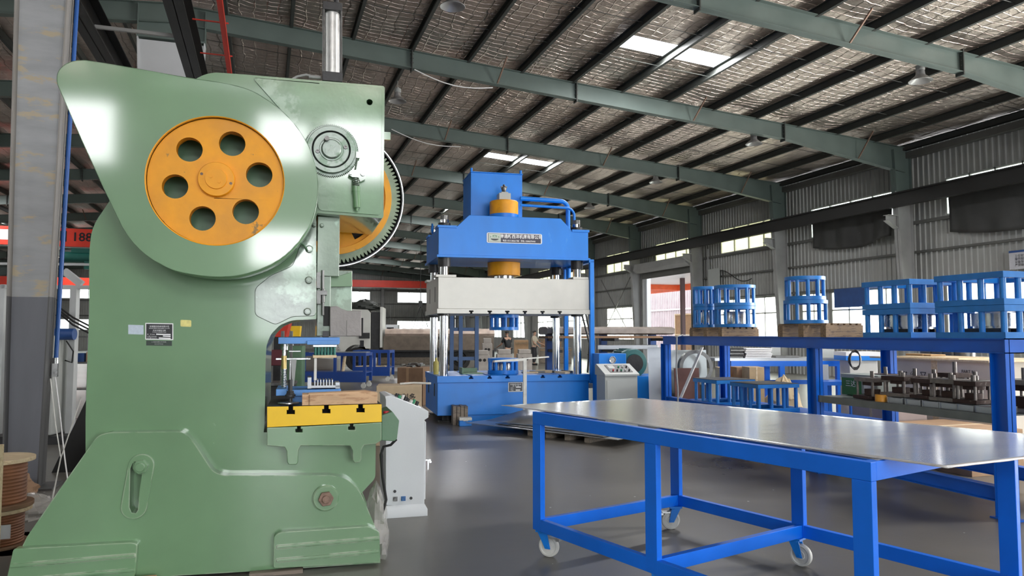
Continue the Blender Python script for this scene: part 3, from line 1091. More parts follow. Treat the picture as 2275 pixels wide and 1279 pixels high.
# blue air pipe on its right side
m = MB(); m.tube([(xR(z) + .045, .20, z) for z in (1.32, 3, 5, 7.5)], .022, 12)
o = obj('air_pipe', m, mat('pipe_blue', (.006, .08, .32), .35)); o.location = root.location
tag(o, 'blue compressed air drop pipe fixed up the right side of the near column', 'pipe')
mm = MB(); mm.cyl((xR(1.2) + .045, .20, 1.28), (xR(1.2) + .045, .20, 1.34), .03, n=12); mm.box(xR(1.2) + .02, xR(1.2) + .07, .17, .23, 1.14, 1.28)
obj('air_valve', mm, STEEL, o)
mm = MB(); mm.tube([(xR(1) + .05, .2, 1.14), (xR(1) + .10, .2, .8), (xR(1) + .2, .05, .3), (xR(1) + .25, 0, .05)], .007, 6); obj('air_hose', mm, WHITE, o)

# ---------------------------------------------------------------- outside the gate
FO = Fr((0, 0), 0)
m = MB(); corr(m, 20, 75, 0, 3.6, lambda a, o, z: (34 - o, a, z), .3, .06); corr(m, 20, 75, 3.75, 5.4, lambda a, o, z: (34 - o, a, z), .3, .06); m.box(33.9, 34.1, 20, 75, 3.6, 3.75)
o = struct('wall_outside', m, OUTW, smooth=20)
m = MB()
for i in range(24): m.box(33.5, 33.85, 26 + i * 1.9, 26.35 + i * 1.9, 0, 4.0)
o = obj('fence_posts', m, OUTW, None)
bpy.data.objects.remove(o)
m = MB(); m.box(21.0, 27.5, 29, 52, 4.95, 5.0)
o = struct('ceiling_canopy', m, WPAINT)
m = MB(); m.box(27.2, 27.5, 29, 52, 4.55, 4.95); m.box(20.4, 27.4, 45, 45.25, 4.6, 4.95)
tag(obj('canopy_beam', m, mat('orange_beam', (.85, .14, .04), .5)), 'orange fascia beam of the canopy outside the gate', 'beam')
for i, (x, y_) in enumerate(((24, 39.2), (27.3, 41.5))):
    m = MB(); m.box(x - .11, x + .11, y_ - .11, y_ + .11, 0, 4.95)
    tag(obj('canopy_post', m, mat('post_dark_brown', (.06, .03, .03), .6) if i == 0 else WPAINT), ('dark brown' if i == 0 else 'pale') + ' post of the canopy outside the gate', 'post')
def crate(x, y_, sx, sy, sz, label, z0=0.0):
    root = thing('wooden_crate', label, 'crate', (x, y_, z0), 0, 'crates outside the gate')
    m = MB(); m.box(-sx / 2 + .03, sx / 2 - .03, -sy / 2 + .03, sy / 2 - .03, .05, sz - .03); obj('body', m, CARD, root)
    m = MB()
    for a in (-1, 0, 1):
        m.box(-sx / 2, -sx / 2 + .03, a * (sy / 2 - .06) - .05, a * (sy / 2 - .06) + .05, 0, sz)
    for z in (.06, sz / 2, sz - .06): m.box(-sx / 2 - .01, -sx / 2 + .03, -sy / 2, sy / 2, z - .05, z + .05)
    obj('slats', m, WOODL, root)
crate(29, 46.0, 1.6, 2.4, 3.0, 'pale slatted wooden crate seen through the gate, left one')
crate(29.2, 42.3, 1.6, 2.6, 2.8, 'pale slatted wooden crate seen through the gate, middle one')
crate(27, 39.6, 1.4, 2.0, 2.2, 'pale slatted wooden crate seen through the gate, lowest one at right')

# ================================================================ green C-frame power press
FP = Fr(onz(845, 1250), 2.8)
press = fthing('power_press', 'large green C-frame mechanical power press with yellow flywheel standing at the left', 'press', FP)


def pxr(F, x, y, r, d):
    """radius in metres of r pixels at a point on plane d"""
    a = F.p(x - r, y, d); b = F.p(x + r, y, d)
    return (b[0] - a[0]) / 2


# body side plates: two cheeks with web between -> one casting
B0, B1 = .10, 1.02
body_px = [(190, 1010), (190, 930), (193, 830), (198, 700), (198, 560), (204, 505), (244, 445), (300, 360), (372, 245), (430, 176), (468, 160), (540, 165), (855, 191),
           (852, 485), (704, 473), (702, 480), (702, 566), (703, 709), (648, 711), (622, 722), (603, 741), (592, 765), (590, 800), (588, 940), (586, 960), (835, 962), (834, 1062), (800, 1098), (800, 1180), (230, 1180)]
bp_ = FP.L(body_px, B0)
bp_ = rnd(bp_, [.02, .0, 0, 0, .12, .1, .1, 0, .1, .1, .12, 0, .02, .02, .01, 0, 0, .01, .12, .02, .02, .1, .1, 0, 0, 0, .03, .03, 0, 0], 4)
lug = circ(*FP.p(821, 227, B0), pxr(FP, 821, 227, 6.5, B0), 20)
m = MB(); m.prism(bp_, B0, B1, 0, holes=[lug])
obj('frame_casting', m, GREEN, press, bevel=.014, seg=3)

# greasy machined faces on the head and the slideway cheek (raised cast pads)
m = MB()
hp = FP.L([(560, 172), (849, 195), (846, 478), (708, 467), (700, 420), (690, 350), (640, 262)], B0 - .012)
m.prism(rnd(hp, .03), B0 - .012, B0 + .01, holes=[circ(*FP.p(821, 227, B0 - .012), pxr(FP, 821, 227, 7, B0), 20)])
obj('head_plate', m, HEADG, press, bevel=.004)
m = MB()
hp = FP.L([(690, 480), (703, 488), (702, 702), (650, 703), (612, 722), (566, 700), (566, 640), (600, 612), (650, 590)], B0 - .008)
m.prism(rnd(hp, .03), B0 - .008, B0 + .01)
obj('slideway_cheek', m, GREASY, press, bevel=.004)

# foot side plates, front and rear, tied by the bed
foot_px = [(22, 1300), (25, 1262), (60, 1192), (130, 1090), (216, 968), (240, 960), (405, 958), (428, 978), (472, 1046), (495, 1056), (742, 1055), (776, 1066), (801, 1092), (842, 1190), (845, 1250), (607, 1266)]
fpts = FP.L(foot_px, 0.0)
fpts = [(s_, max(0.0, h)) for s_, h in fpts]
fpts = rnd(fpts, [0, .08, 0, 0, .1, .06, .06, .08, .09, .06, .08, .12, .08, .04, 0, 0], 5)
slot_o = FP.p(303, 1035, 0), FP.p(303, 1105, 0)
slot = FP.L([(289, 1125), (291, 1040), (296, 1028), (306, 1024), (316, 1030), (318, 1042), (311, 1090), (308, 1130), (303, 1138), (294, 1137)], 0)
for d0, nm in ((0, 'foot_plate'), (.98, 'foot_plate')):
    m = MB(); m.prism(fpts, d0, d0 + .12, holes=[slot])
    obj(nm, m, GREENW, press, bevel=.012, seg=2)
m = MB(); m.box(-2.2, -.1, .12, .98, .03, .34); obj('bed_web', m, GREENDARK if False else GREEND, press)
# raised slot boss, bolt, hub boss
m = MB()
_ct, _cb, _rb = Vector(FP.p(315, 1034, 0)), Vector(FP.p(299, 1124, 0)), pxr(FP, 300, 1080, 29, 0)
_ax = math.degrees(math.atan2(*( _ct - _cb).yx))
sl_out = arc(_ct.x, _ct.y, _rb, _ax + 90, _ax - 90, 14) + arc(_cb.x, _cb.y, _rb, _ax - 90, _ax - 270, 14)
sl_in = [((a - slot[0][0]) * 1.0 + slot[0][0], b) for a, b in slot]
m.prism(sl_out, -.02, .005, holes=[slot]); obj('slot_boss', m, GREENW, press, bevel=.004)
bx, bz = FP.p(312, 1037, -.05)
m = MB(); rr = pxr(FP, 312, 1037, 17, -.05)
m.prism([(bx + rr * math.cos(math.radians(60 * i + 10)), bz + rr * math.sin(math.radians(60 * i + 10))) for i in range(6)], -.055, -.012)
m.cyl((bx, -.012, bz), (bx, .02, bz), rr * 1.25, n=28)
m.cyl((bx, -.075, bz), (bx, -.05, bz), rr * .62, n=20)
obj('tilt_bolt', m, GREENDARK if False else GREEN, press, bevel=.003)
bx, bz = FP.p(724, 1107, -.03)
m = MB(); m.lathe([(0, .0), (.088, .0), (.088, .02), (.080, .026), (0, .026)], (bx, 0, bz), (0, -1, 0), 40)
obj('pivot_boss', m, GREENW, press)
m = MB(); m.prism([(bx + .052 * math.cos(math.radians(60 * i + 5)), bz + .052 * math.sin(math.radians(60 * i + 5))) for i in range(6)], -.055, -.028)
m.cyl((bx, -.075, bz), (bx, -.05, bz), .026, n=20)
obj('pivot_bolt', m, RUSTY, press, bevel=.004, label='rusty hexagon bolt')
# stepped foot pads
for pts in ([(607, 1262), (608, 1190), (622, 1181), (820, 1168), (843, 1180), (845, 1249)], [(14, 1290), (30, 1218), (292, 1204), (306, 1208), (300, 1281)]):
    pl = FP.L(pts, -.05)
    pl = [(a, max(.0, b)) for a, b in pl]
    m = MB(); m.prism(rnd(pl, .02), -.055, .01)
    x0, x1 = min(p[0] for p in pl), max(p[0] for p in pl)
    h1 = max(p[1] for p in pl)
    for q in (.36, .68):
        m.prism([(x0 + .02, h1 * (1 - q) + .012), (x1 - .012, h1 * (1 - q) + .02), (x1 - .008, h1 * (1 - q)), (x0 + .02, h1 * (1 - q) - .01)], -.068, -.05)
    obj('foot_pad', m, GREENW, press, bevel=.005, seg=2)

# ---- flywheel and its guard
GD = -.34
gpx = [(125, 182), (127, 160), (142, 143), (165, 134), (190, 133), (300, 151), (415, 172), (500, 184), (560, 199), (622, 240), (660, 280), (688, 325), (703, 372), (708, 415),
       (704, 455), (693, 492), (672, 528), (642, 561), (612, 583), (575, 600), (530, 613), (480, 616), (430, 611), (380, 600), (320, 566), (280, 521), (245, 450), (180, 310)]
gp = rnd(FP.L(gpx, GD), .3, 4)
gc = FP.p(480.5, 401, GD); gr = pxr(FP, 480.5, 401, 153.5, GD)
hole = circ(gc[0], gc[1], gr, 72)
guard_m = MB()
guard_m.prism(gp, GD, GD + .012, holes=[hole])
# rim going back
n_ = len(gp)
vs = [(a, GD, b) for a, b in gp] + [(a, GD + .30, b) for a, b in gp]
guard_m.add(vs, [(i, (i + 1) % n_, n_ + (i + 1) % n_, n_ + i) for i in range(n_)])
g_ = obj('flywheel_guard', guard_m, GREEN, press, bevel=.006, seg=2)
sm = g_.modifiers.new('sol', 'SOLIDIFY'); sm.thickness = .004
m = MB(); m.lathe([(gr, 0), (gr + .006, -.003), (gr + .006, .02), (gr, .02)], (gc[0], GD, gc[1]), (0, 1, 0), 72, close=True)
obj('guard_rim', m, YEL, press)
m = MB(); m.prism([(a * 1.0, b) for a, b in gp], GD + .27, GD + .30); obj('guard_back', m, GREEND, press)
# flywheel
FD = GD + .03
fc = (gc[0], gc[1]); frd = gr * .995
hs = []
for hx, hy in ((421, 332), (516, 319), (576, 388), (546, 470), (450, 485), (389, 414)):
    hs.append(circ(*FP.p(hx, hy, FD), pxr(FP, hx, hy, 29.5, FD), 28))
m = MB(); m.prism(circ(fc[0], fc[1], frd, 96), FD, FD + .07, holes=hs)
m.lathe([(frd, .0), (frd, .2), (frd - .04, .2), (frd - .04, .06)], (fc[0], FD, fc[1]), (0, 1, 0), 72)
obj('flywheel', m, YEL, press, bevel=.004)
hc = FP.p(480, 397, FD - .04); hr = pxr(FP, 480, 397, 41, FD)
m = MB(); m.lathe([(0, .050), (hr * .58, .050), (hr * .60, .038), (hr * .97, .036), (hr, .030), (hr, 0)], (hc[0], FD, hc[1]), (0, -1, 0), 48)
for a, b in ((-.45, .15), (.3, -.3)):
    m.cyl((hc[0] + a * hr * .6, FD - .05, hc[1] + b * hr * .6), (hc[0] + a * hr * .6, FD - .056, hc[1] + b * hr * .6), .009, n=12)
obj('flywheel_hub', m, YEL, press)
m = MB()
for a, b in ((-.78, .25), (.80, -.22)):
    m.cyl((hc[0] + a * hr, FD - .034, hc[1] + b * hr), (hc[0] + a * hr, FD - .039, hc[1] + b * hr), .009, n=12)
obj('hub_screws', m, RUSTY, press)
m = MB(); m.cyl((fc[0], FD + .07, fc[1]), (fc[0], B0 + .2, fc[1]), .09, n=28); obj('flywheel_shaft', m, STEELD, press)

# ---- crankshaft end cap with brake band
CD = B0 - .02
cx_, cz_ = FP.p(735.7, 335, CD)
R1 = pxr(FP, 736, 335, 54, CD)
m = MB()
m.lathe([(0, .015), (R1 * 1.09, .015), (R1 * 1.09, 0), (R1 * 1.09, -.03)], (cx_, CD, cz_), (0, -1, 0), 64)
n = 90
for i in range(n):
    t = 2 * math.pi * i / n
    m.cbox((0, 0, 0), (.010, .03, .006), 0, Matrix.Translation((cx_ + R1 * 1.10 * math.cos(t), CD, cz_ + R1 * 1.10 * math.sin(t))) @ Matrix.Rotation(-t, 4, 'Y'))
obj('brake_drum', m, SCRAPE, press)
m = MB(); m.lathe([(R1 * .80, .05), (R1 * .98, .05), (R1, .045), (R1, .01), (R1 * .8, .01)], (cx_, CD, cz_), (0, -1, 0), 64, close=True)
obj('bearing_ring', m, SCRAPE, press)
m = MB(); m.cyl((cx_, CD - .012, cz_), (cx_, CD - .02, cz_), R1 * .80, n=48); obj('bearing_gap', m, DARK, press)
m = MB(); m.lathe([(0, .072), (R1 * .36, .072), (R1 * .40, .066), (R1 * .42, .05), (R1 * .48, .050), (R1 * .50, .046), (R1 * .72, .046), (R1 * .75, .040), (R1 * .75, 0)], (cx_, CD, cz_), (0, -1, 0), 56)
obj('crankshaft_end', m, SCRAPE, press)
m = MB()
for a, b in ((-.56, -.12), (.58, .13)):
    m = MB(); m.lathe([(0, .048), (.006, .048), (.007, .056), (.014, .056), (.015, .046)], (cx_ + a * R1, CD, cz_ + b * R1), (0, -1, 0), 20); obj('cap_bolt', m, STEELD, press)
m = MB()
m.cyl((cx_ - R1 * .22, CD - .05, cz_ + R1 * .36), (cx_ - R1 * .20, CD - .105, cz_ + R1 * .38), .017, n=16)
obj('eccentric_pin', m, STEELD, press)
# brake adjuster: bracket, spring, sleeve
m = MB()
bk = FP.L([(774, 388), (778, 380), (790, 378), (805, 378), (812, 384), (812, 398), (800, 404), (796, 395), (782, 394)], B0 - .06)
m.prism(rnd(bk, .004), B0 - .075, B0 - .045)
for x, y in ((779, 385), (806, 386)):
    a, b = FP.p(x, y, B0 - .07); m.cyl((a, B0 - .088, b), (a, B0 - .01, b), .018 if x > 790 else .012, n=16)
a, b = FP.p(795, 345, B0 - .05); a2, b2 = FP.p(789, 380, B0 - .05)
m.box(a - .012, a + .014, B0 - .06, B0 - .04, b - .02, b + .025); m.cyl((a, B0 - .05, b), (a2, B0 - .05, b2), .006, n=8)
obj('brake_bracket', m, GREASY, press)
sa = FP.p(790.5, 396, B0 - .06); sb = FP.p(791, 412, B0 - .06)
m = MB(); m.cyl((sa[0], B0 - .06, sa[1]), (sb[0], B0 - .06, sb[1] - .03), .012, n=12)
m.tube([(sa[0] + .024 * math.cos(t * .5), B0 - .06 + .024 * math.sin(t * .5), sa[1] - (sa[1] - sb[1] + .01) * t / 64) for t in range(65)], .0045, 6)
obj('brake_spring', m, GREASY, press)
s1, s2, s3 = FP.p(791, 414, B0 - .06), FP.p(793, 461, B0 - .06), FP.p(792, 468, B0 - .06)
m = MB(); m.cyl((s1[0], B0 - .06, s1[1]), (s2[0], B0 - .06, s2[1]), .025, n=24); m.cyl((s1[0], B0 - .06, s1[1] + .0), (s1[0], B0 - .06, s1[1] - .035), .029, n=24); m.cyl((s2[0], B0 - .06, s2[1]), (s3[0], B0 - .06, s3[1]), .010, n=10)
obj('brake_sleeve', m, GREEN, press)

# ---- bull gear behind the head
GZ = 1.16
ggc = FP.p(739, 436, GZ); R = pxr(FP, 739, 436, 161, GZ)
bcx, bcz = ggc
n = 104; ro, ri = R * .955, R * .905
pts = []
for i in range(n):
    t = 2 * math.pi * i / n; w_ = 2 * math.pi / n
    for f, r in ((-.42, ri), (-.16, ro), (.16, ro), (.42, ri)):
        pts.append((bcx + r * math.cos(t + f * w_), bcz + r * math.sin(t + f * w_)))
inner = circ(bcx, bcz, R * .82, 72)
m = MB(); m.prism(pts, GZ, GZ + .13, holes=[inner]); obj('bull_gear_teeth', m, mat('gear_tooth_green', (.16, .20, .13), .4, .3, .3, 10, .2, 20), press)
m = MB()
wins = []
for k in range(5):
    a0, a1 = math.radians(72 * k + 10), math.radians(72 * k + 52)
    wins.append([(bcx + R * .68 * math.cos(a0 + (a1 - a0) * i / 10), bcz + R * .68 * math.sin(a0 + (a1 - a0) * i / 10)) for i in range(11)] + [(bcx + R * .34 * math.cos(a1 - (a1 - a0) * i / 6), bcz + R * .34 * math.sin(a1 - (a1 - a0) * i / 6)) for i in range(7)])
m.prism(circ(bcx, bcz, R * .82, 72), GZ + .02, GZ + .10, holes=wins)
m.lathe([(R * .74, -.01), (R * .83, -.01), (R * .83, .03), (R * .74, .03)], (bcx, GZ, bcz), (0, 1, 0), 72, close=True)
obj('bull_gear_web', m, YEL, press, bevel=.006)
m = MB(); m.lathe([(R * .975, 0), (R, 0), (R, .16), (R * .975, .16)], (bcx, GZ - .01, bcz), (0, 1, 0), 80, close=True)
m.prism(circ(bcx, bcz, R * .99, 64), GZ + .14, GZ + .155)
obj('gear_cover', m, BLACKST, press)
m = MB(); m.lathe([(R * .99, -.015), (R * 1.004, -.015), (R * 1.004, .01), (R * .99, .01)], (bcx, GZ, bcz), (0, 1, 0), 80, close=True)
obj('gear_cover_rim', m, STEEL, press)
m = MB(); m.cyl((cx_, B1 - .1, bcz), (cx_, GZ + .1, bcz), .16, n=32); obj('gear_hub', m, YEL, press)

# ---- ram (slide), gibs and adjusting screws
m = MB()
def bxpx(mb, x0, y0, x1, y1, d0, d1, mi=0, F=FP):
    a = F.p(x0, y1, d0); b = F.p(x1, y0, d0)
    mb.box(a[0], b[0], d0, d1, a[1], b[1], mi)
bxpx(m, 704, 482, 755, 613, .22, .82); obj('gib_cover', m, GREASY, press, bevel=.004)
m = MB(); bxpx(m, 730, 600, 783, 693, .36, .80); 
obj('ram_head', m, GREASY, press, bevel=.008)
m = MB()
hp = FP.L([(728, 612), (754, 612), (782, 604), (783, 636), (728, 637)], .30)
m.prism(hp, .30, .36); obj('ram_hood', m, GREEN, press, bevel=.004)
m = MB(); bxpx(m, 703, 560, 736, 747, .24, .84); obj('ram_body', m, GREASY, press, bevel=.006)
RAMG = mat('bare_ram_casting', (.30, .28, .27), .6, .2, .12, 5, .35, 40, .08)
m = MB()
hp = FP.L([(733, 681), (748, 679), (760, 686), (772, 690), (803, 690), (803, 747), (733, 747)], .20)
m.prism(hp, .20, .82)
obj('ram_clamp_block', m, RAMG, press, bevel=.006)
m = MB()
hp = FP.L([(770, 711), (802, 711), (802, 746), (770, 746)], .195); m.prism(hp, .192, .205); obj('clamp_cover', m, RAMG, press, bevel=.003)
m = MB(); bxpx(m, 718, 680, 733, 724, .235, .25); obj('ram_slot', m, DARK, press)  # solid black block, painted as the shaded hollow of the slot
m = MB(); bxpx(m, 717, 735, 731, 748, .2, .4); a = FP.p(724, 748, .22); m.cyl((a[0], .3, a[1] - .03), (a[0], .3, a[1] + .05), .022, n=16); obj('ram_clamp_bolt', m, BLACKST, press)
m = MB()
for x, y0, y1, r in ((717, 642, 672, 5), (717, 600, 642, 3.5), (717, 660, 700, 3.5)):
    a = FP.p(x, y0, .20); b = FP.p(x, y1, .20); m.cyl((a[0], .20, a[1]), (b[0], .20, b[1]), pxr(FP, x, y0, r, .2), n=12)
bxpx(m, 703, 604, 712, 640, .18, .24); bxpx(m, 703, 645, 713, 675, .17, .24); bxpx(m, 712, 645, 727, 655, .17, .23)
obj('gib_adjusters', m, STEELD, press, bevel=.002)
bl = [(687, 553), (686, 622), (683, 692), (716, 495), (698, 500)]
for i, (x, y) in enumerate(bl):
    a, b = FP.p(x, y, B0 - .02); r = pxr(FP, x, y, (9 if i < 3 else 5), B0)
    d0 = B0 - .01 if i != 3 else .215
    m = MB(); m.lathe([(0, .030), (r * .45, .030), (r * .5, .02), (r * .68, .02), (r * .75, .008), (r, .006), (r, 0)], (a, d0, b), (0, -1, 0), 24)
    obj('gib_bolt', m, GREASY, press)
# grease nipple on a little swing rod
m = MB(); a = FP.p(668, 540, B0 - .03); b = FP.p(684, 556, B0 - .03)
m.tube([(a[0], B0 - .04, a[1]), ((a[0] + b[0]) / 2, B0 - .05, (a[1] + b[1]) / 2 + .003), (b[0], B0 - .03, b[1])], .006, 8); m.cyl((a[0], B0 - .06, a[1]), (a[0], B0 - .02, a[1]), .012, n=10)
obj('grease_nipple', m, GREEND, press)

# ---- counterbalance cylinder on top
dc = .50
c0, c1 = FP.p(738, 176, dc), FP.p(738, 28, dc)
m = MB(); m.cyl((c0[0], dc, c0[1]), (c1[0], dc, c1[1]), pxr(FP, 738, 100, 16, dc), n=32); obj('air_cylinder', m, mat('cylinder_silver', (.62, .62, .60), .35, .5, .12, 12, .15, 40, .1), press)
r = pxr(FP, 738, 176, 22, dc)
m = MB(); m.box(c0[0] - r, c0[0] + r, dc - r, dc + r, c0[1] - .04, c0[1] + .035); obj('cylinder_foot', m, BLACKST, press, bevel=.004)
m = MB(); m.box(c1[0] - r * .98, c1[0] + r * .98, dc - r, dc + r, c1[1] - .01, c1[1] + .055)
m.cyl((c1[0] + .03, dc, c1[1] + .05), (c1[0] + .03, dc, c1[1] + .14), .02, n=12)
obj('cylinder_head', m, BLACKST, press, bevel=.004)
for sx in (-1, 1):
    for sy in (-1, 1):
        m = MB(); m.cyl((c0[0] + sx * r * .88, dc + sy * r * .88, c0[1]), (c1[0] + sx * r * .88, dc + sy * r * .88, c1[1]), .008, n=10); obj('tie_rod', m, STEELD, press)
m = MB(); a = FP.p(698, 171, dc); q = [FP.p(x, y, dc) for x, y in ((700, 171), (680, 166), (660, 170), (650, 176))]
m.tube([(p[0], dc, p[1]) for p in q], .010, 8); m.cyl((a[0] - .04, dc, a[1]), (a[0] + .05, dc, a[1]), .014, n=10); obj('cylinder_hose', m, COLGREY, press)
# spectacle lug at right edge of head
m = MB(); a = FP.p(857, 300, B0 + .3); m.box(a[0] - .03, a[0] + .035, .38, .40, a[1] - .04, a[1] + .02); obj('lifting_lug', m, GREEN, press)

# ---- bolster plate with T slots, knee with two legs
def tslot(cx, yt, w, h, w2, h2, d, F=FP):
    """T slot outline hanging from the top edge, pixels -> list (left to right, going down and back up)"""
    return F.L([(cx - w, yt), (cx - w, yt + h), (cx - w2, yt + h), (cx - w2, yt + h2), (cx + w2, yt + h2), (cx + w2, yt + h), (cx + w, yt + h), (cx + w, yt)], d)
KD = -.02
up = [FP.p(593, 903, KD)] + tslot(646, 902.5, 5, 8, 9, 17, KD) + tslot(725, 900.5, 5, 8, 9, 17, KD) + tslot(801, 898.5, 5, 8, 9, 17, KD) + [FP.p(848, 897.5, KD), FP.p(848, 937, KD), FP.p(593, 949, KD)]
m = MB(); m.prism(up, KD, .84, 0, mside=1)
bo = obj('bolster_plate', m, [YELB, BLACKST], press, bevel=.002, seg=1)
lo = [FP.p(593, 949.5, KD)] + tslot(664, 947, 3.5, 6, 7.5, 13, KD) + tslot(781, 941.5, 3.5, 6, 7.5, 13, KD) + [FP.p(848, 937.5, KD), FP.p(848, 978, KD), FP.p(835, 986, KD), FP.p(809, 989, KD), FP.p(804, 998, KD), FP.p(803, 1020, KD), FP.p(800, 1027, KD), FP.p(788, 1028, KD), FP.p(784, 1022, KD), FP.p(783, 1000, KD), FP.p(778, 990, KD),
      FP.p(668, 990, KD), FP.p(663, 1000, KD), FP.p(662, 1026, KD), FP.p(659, 1032, KD), FP.p(642, 1032, KD), FP.p(638, 1026, KD), FP.p(637, 1002, KD), FP.p(632, 993, KD), FP.p(593, 990, KD)]
m = MB(); m.prism(lo, KD, .9); obj('bolster_knee', m, GREENW, press, bevel=.006)
m = MB()
for px_ in (646, 725, 801):
    a = FP.p(px_, 919, KD + .03)[0]; b0 = FP.p(px_, 902, KD)[1]
# two-hand control box on the knee
a = FP.p(848, 980, .1); 
m = MB(); pl = FP.L([(848, 922), (872, 914), (887, 934), (882, 975), (876, 980), (848, 978)], .02); m.prism(pl, .02, .42); obj('control_box', m, GREEND, press, bevel=.005)
m = MB(); a = FP.p(857, 918, .1); m.cyl((a[0], .08, a[1] - .01), (a[0], .08, a[1] + .018), .02, n=20); obj('stop_button', m, mat('button_red', (.55, .02, .03), .4), press, label='red mushroom stop button')
m = MB(); a = FP.p(868, 926, .1); m.cyl((a[0], .1, a[1] - .015), (a[0], .1, a[1] + .015), .011, n=16); obj('start_button', m, mat('button_green', (.35, .62, .40), .4), press, label='pale green button')
m = MB(); q = [(881, 975), (868, 988), (852, 992), (846, 1010), (850, 1060), (858, 1110), (850, 1140)]
pp = [FP.p(x, y, .25) for x, y in q]; m.tube([(p[0], .25, max(.02, p[1])) for p in pp], .010, 8); obj('control_cable', m, CABLE, press)
# timber blocks under the press
# nameplates and stickers on the body
def plate(nm, x0, y0, x1, y1, mtl, d=B0, th=.003, corner=0):
    pl = FP.L([(x0, y0), (x1, y0 + 1), (x1, y1 + 1), (x0, y1)], d)
    m = MB(); m.prism(rnd(pl, corner) if corner else pl, d - th, d); return obj(nm, m, mtl, press)
plate('nameplate_border', 323, 717, 385, 754, WHITE, th=.002)
plate('nameplate', 325, 719, 383, 752, BLACKP, th=.003, )
plate('lower_nameplate', 325, 756, 382, 767, mat('plate_dark', (.03, .045, .035), .4, .2), th=.002)
plate('pale_sticker', 285, 721, 319, 742, mat('sticker_pale_blue', (.52, .60, .68), .6, 0, .08, 60), th=.0015)
plate('yellow_sticker', 401, 710, 425, 725, mat('sticker_yellow', (.78, .70, .25), .6, 0, .15, 30), th=.0015, corner=.008)
def ptext(body, x, y, px, d, F, parent, mtl=None, sx=1.0, yaw_only=True, al='CENTER', nm='lettering', bold=0):
    a = F.p(x, y, d); size = abs(F.p(x, y - px / 2, d)[1] - F.p(x, y + px / 2, d)[1])
    return textmesh(nm, body, size, mtl or WHITE, parent, (a[0], d, a[1]), (H90, 0, 0), al, .0006, sx, bold)
tx = [('无锡锻压机床有限公司', 354, 725, 4.0), ('WUXI PRESS MACHINE Co.,LTD', 354, 729, 3.0), ('开式可倾压力机', 354, 734, 3.8), ('C-Frame Inclinable Press', 354, 737.5, 2.8), ('型    号 Model', 333, 742.5, 2.6), ('公 称 力 Nominal', 334, 747, 2.6), ('出厂编号 Serial No.', 335, 750.5, 2.4)]
for i, (b_, x, y, s_) in enumerate(tx):
    ptext(b_, x if i < 4 else 327, y, s_, B0 - .0035, FP, press, al='CENTER' if i < 4 else 'LEFT')
for x0, x1, y in ((347, 379, 742), (362, 379, 746), (353, 379, 750.5)):
    plate('plate_field', x0, y - 1.3, x1, y + 1.3, WHITE, d=B0 - .003, th=.0006)
ptext('✕ 机床有限公司 制造', 353, 759.5, 3.2, B0 - .0025, FP, press, GPAINT)
ptext('0510-83759626', 353, 764, 2.8, B0 - .0025, FP, press, GPAINT)

# ---- things lying on and clamped to the bolster
def bolz(): return up[0][1]
BZ = FP.p(593, 903, KD)[1]
def bolp(x, y, z=None):
    return FP.g(x, y, BZ if z is None else z)
# die set: lower shoe, guide post, upper shoe etc, depth .22..0.62
die = fthing('die_set', 'light blue die set with springs and guide post open between ram and bolster', 'die set', FP, None)
D0, D1 = .20, .62
def dbox(nm, x0, y0, x1, y1, d0, d1, mtl, bevel=.003, label=None):
    m = MB(); bxpx(m, x0, y0, x1, y1, d0, d1); return obj(nm, m, mtl, die, bevel=bevel, label=label)
dbox('upper_shoe', 618, 749, 755, 763.5, D0, D1, LBLUE)
dbox('upper_punch_holder', 682, 756, 753, 765.5, D0 - .03, D0 + .25, LBLUE)
dbox('punch_spacer', 695, 765, 748, 771, D0, D0 + .22, STEEL)
ps = []
for i in range(7):
    x = 701 + i * 7
    a = FP.p(x, 771, D0 + .02); b = FP.p(x, 789, D0 + .02)
    m = MB()
    m.cyl((a[0], D0 + .025, a[1]), (b[0], D0 + .025, b[1]), .0105, n=14); obj('pressure_spring', m, mat('spring_green_%d' % i, (.02, .13, .10), .35, .3) if i == 0 else bpy.data.materials['spring_green_0'], die)
dbox('stripper_plate', 695, 788.5, 748, 795, D0 - .01, D0 + .22, WOODL)
dbox('support_leg', 697, 795, 704, 845, D0, D0 + .03, NYLON)
a, b = FP.p(632, 764, .4), FP.p(632, 777, .4)
m = MB(); m.cyl((a[0], .4, a[1]), (b[0], .4, b[1]), .026, n=24); obj('guide_bush', m, STEEL, die)
a, b = FP.p(631, 777, .4), FP.p(631, 872, .4)
m = MB(); m.cyl((a[0], .4, a[1]), (b[0], .4, b[1]), .013, n=20); obj('guide_post', m, STEEL, die)
a, b = FP.p(631, 790, .4), FP.p(631, 819, .4)
m = MB(); m.cyl((a[0], .4, a[1]), (b[0], .4, b[1]), .019, n=20); obj('brass_bush', m, mat('brass', (.45, .33, .14), .35, .8), die)
a, b = FP.p(631, 819, .4), FP.p(631, 866, .4)
m = MB(); N_ = 130
m.tube([(a[0] + .0165 * math.cos(t * .62), .4 + .0165 * math.sin(t * .62), a[1] + (b[1] - a[1]) * t / N_) for t in range(N_ + 1)], .0035, 6); obj('post_spring', m, STEEL, die)
m = MB(); bxpx(m, 613, 864, 637, 879, D0 + .02, D1); bxpx(m, 637, 864, 757.5, 880, D0 + .02, D1); bxpx(m, 650, 878, 700, 894, D0 + .05, D1 - .05)
obj('lower_shoe', m, LBLUE, die, bevel=.003)
m = MB(); bxpx(m, 688, 855, 755, 862, D0 + .03, D0 + .2)
for i in range(7):
    x = 698 + 6.5 * i; bxpx(m, x, 843, x + 3, 856, D0 + .03, D0 + .2)
bxpx(m, 683, 838, 692, 863, D0 + .02, D0 + .21); bxpx(m, 745, 849, 755, 863, D0 + .03, D0 + .21)
obj('cutting_comb', m, GALV, die, bevel=.001)
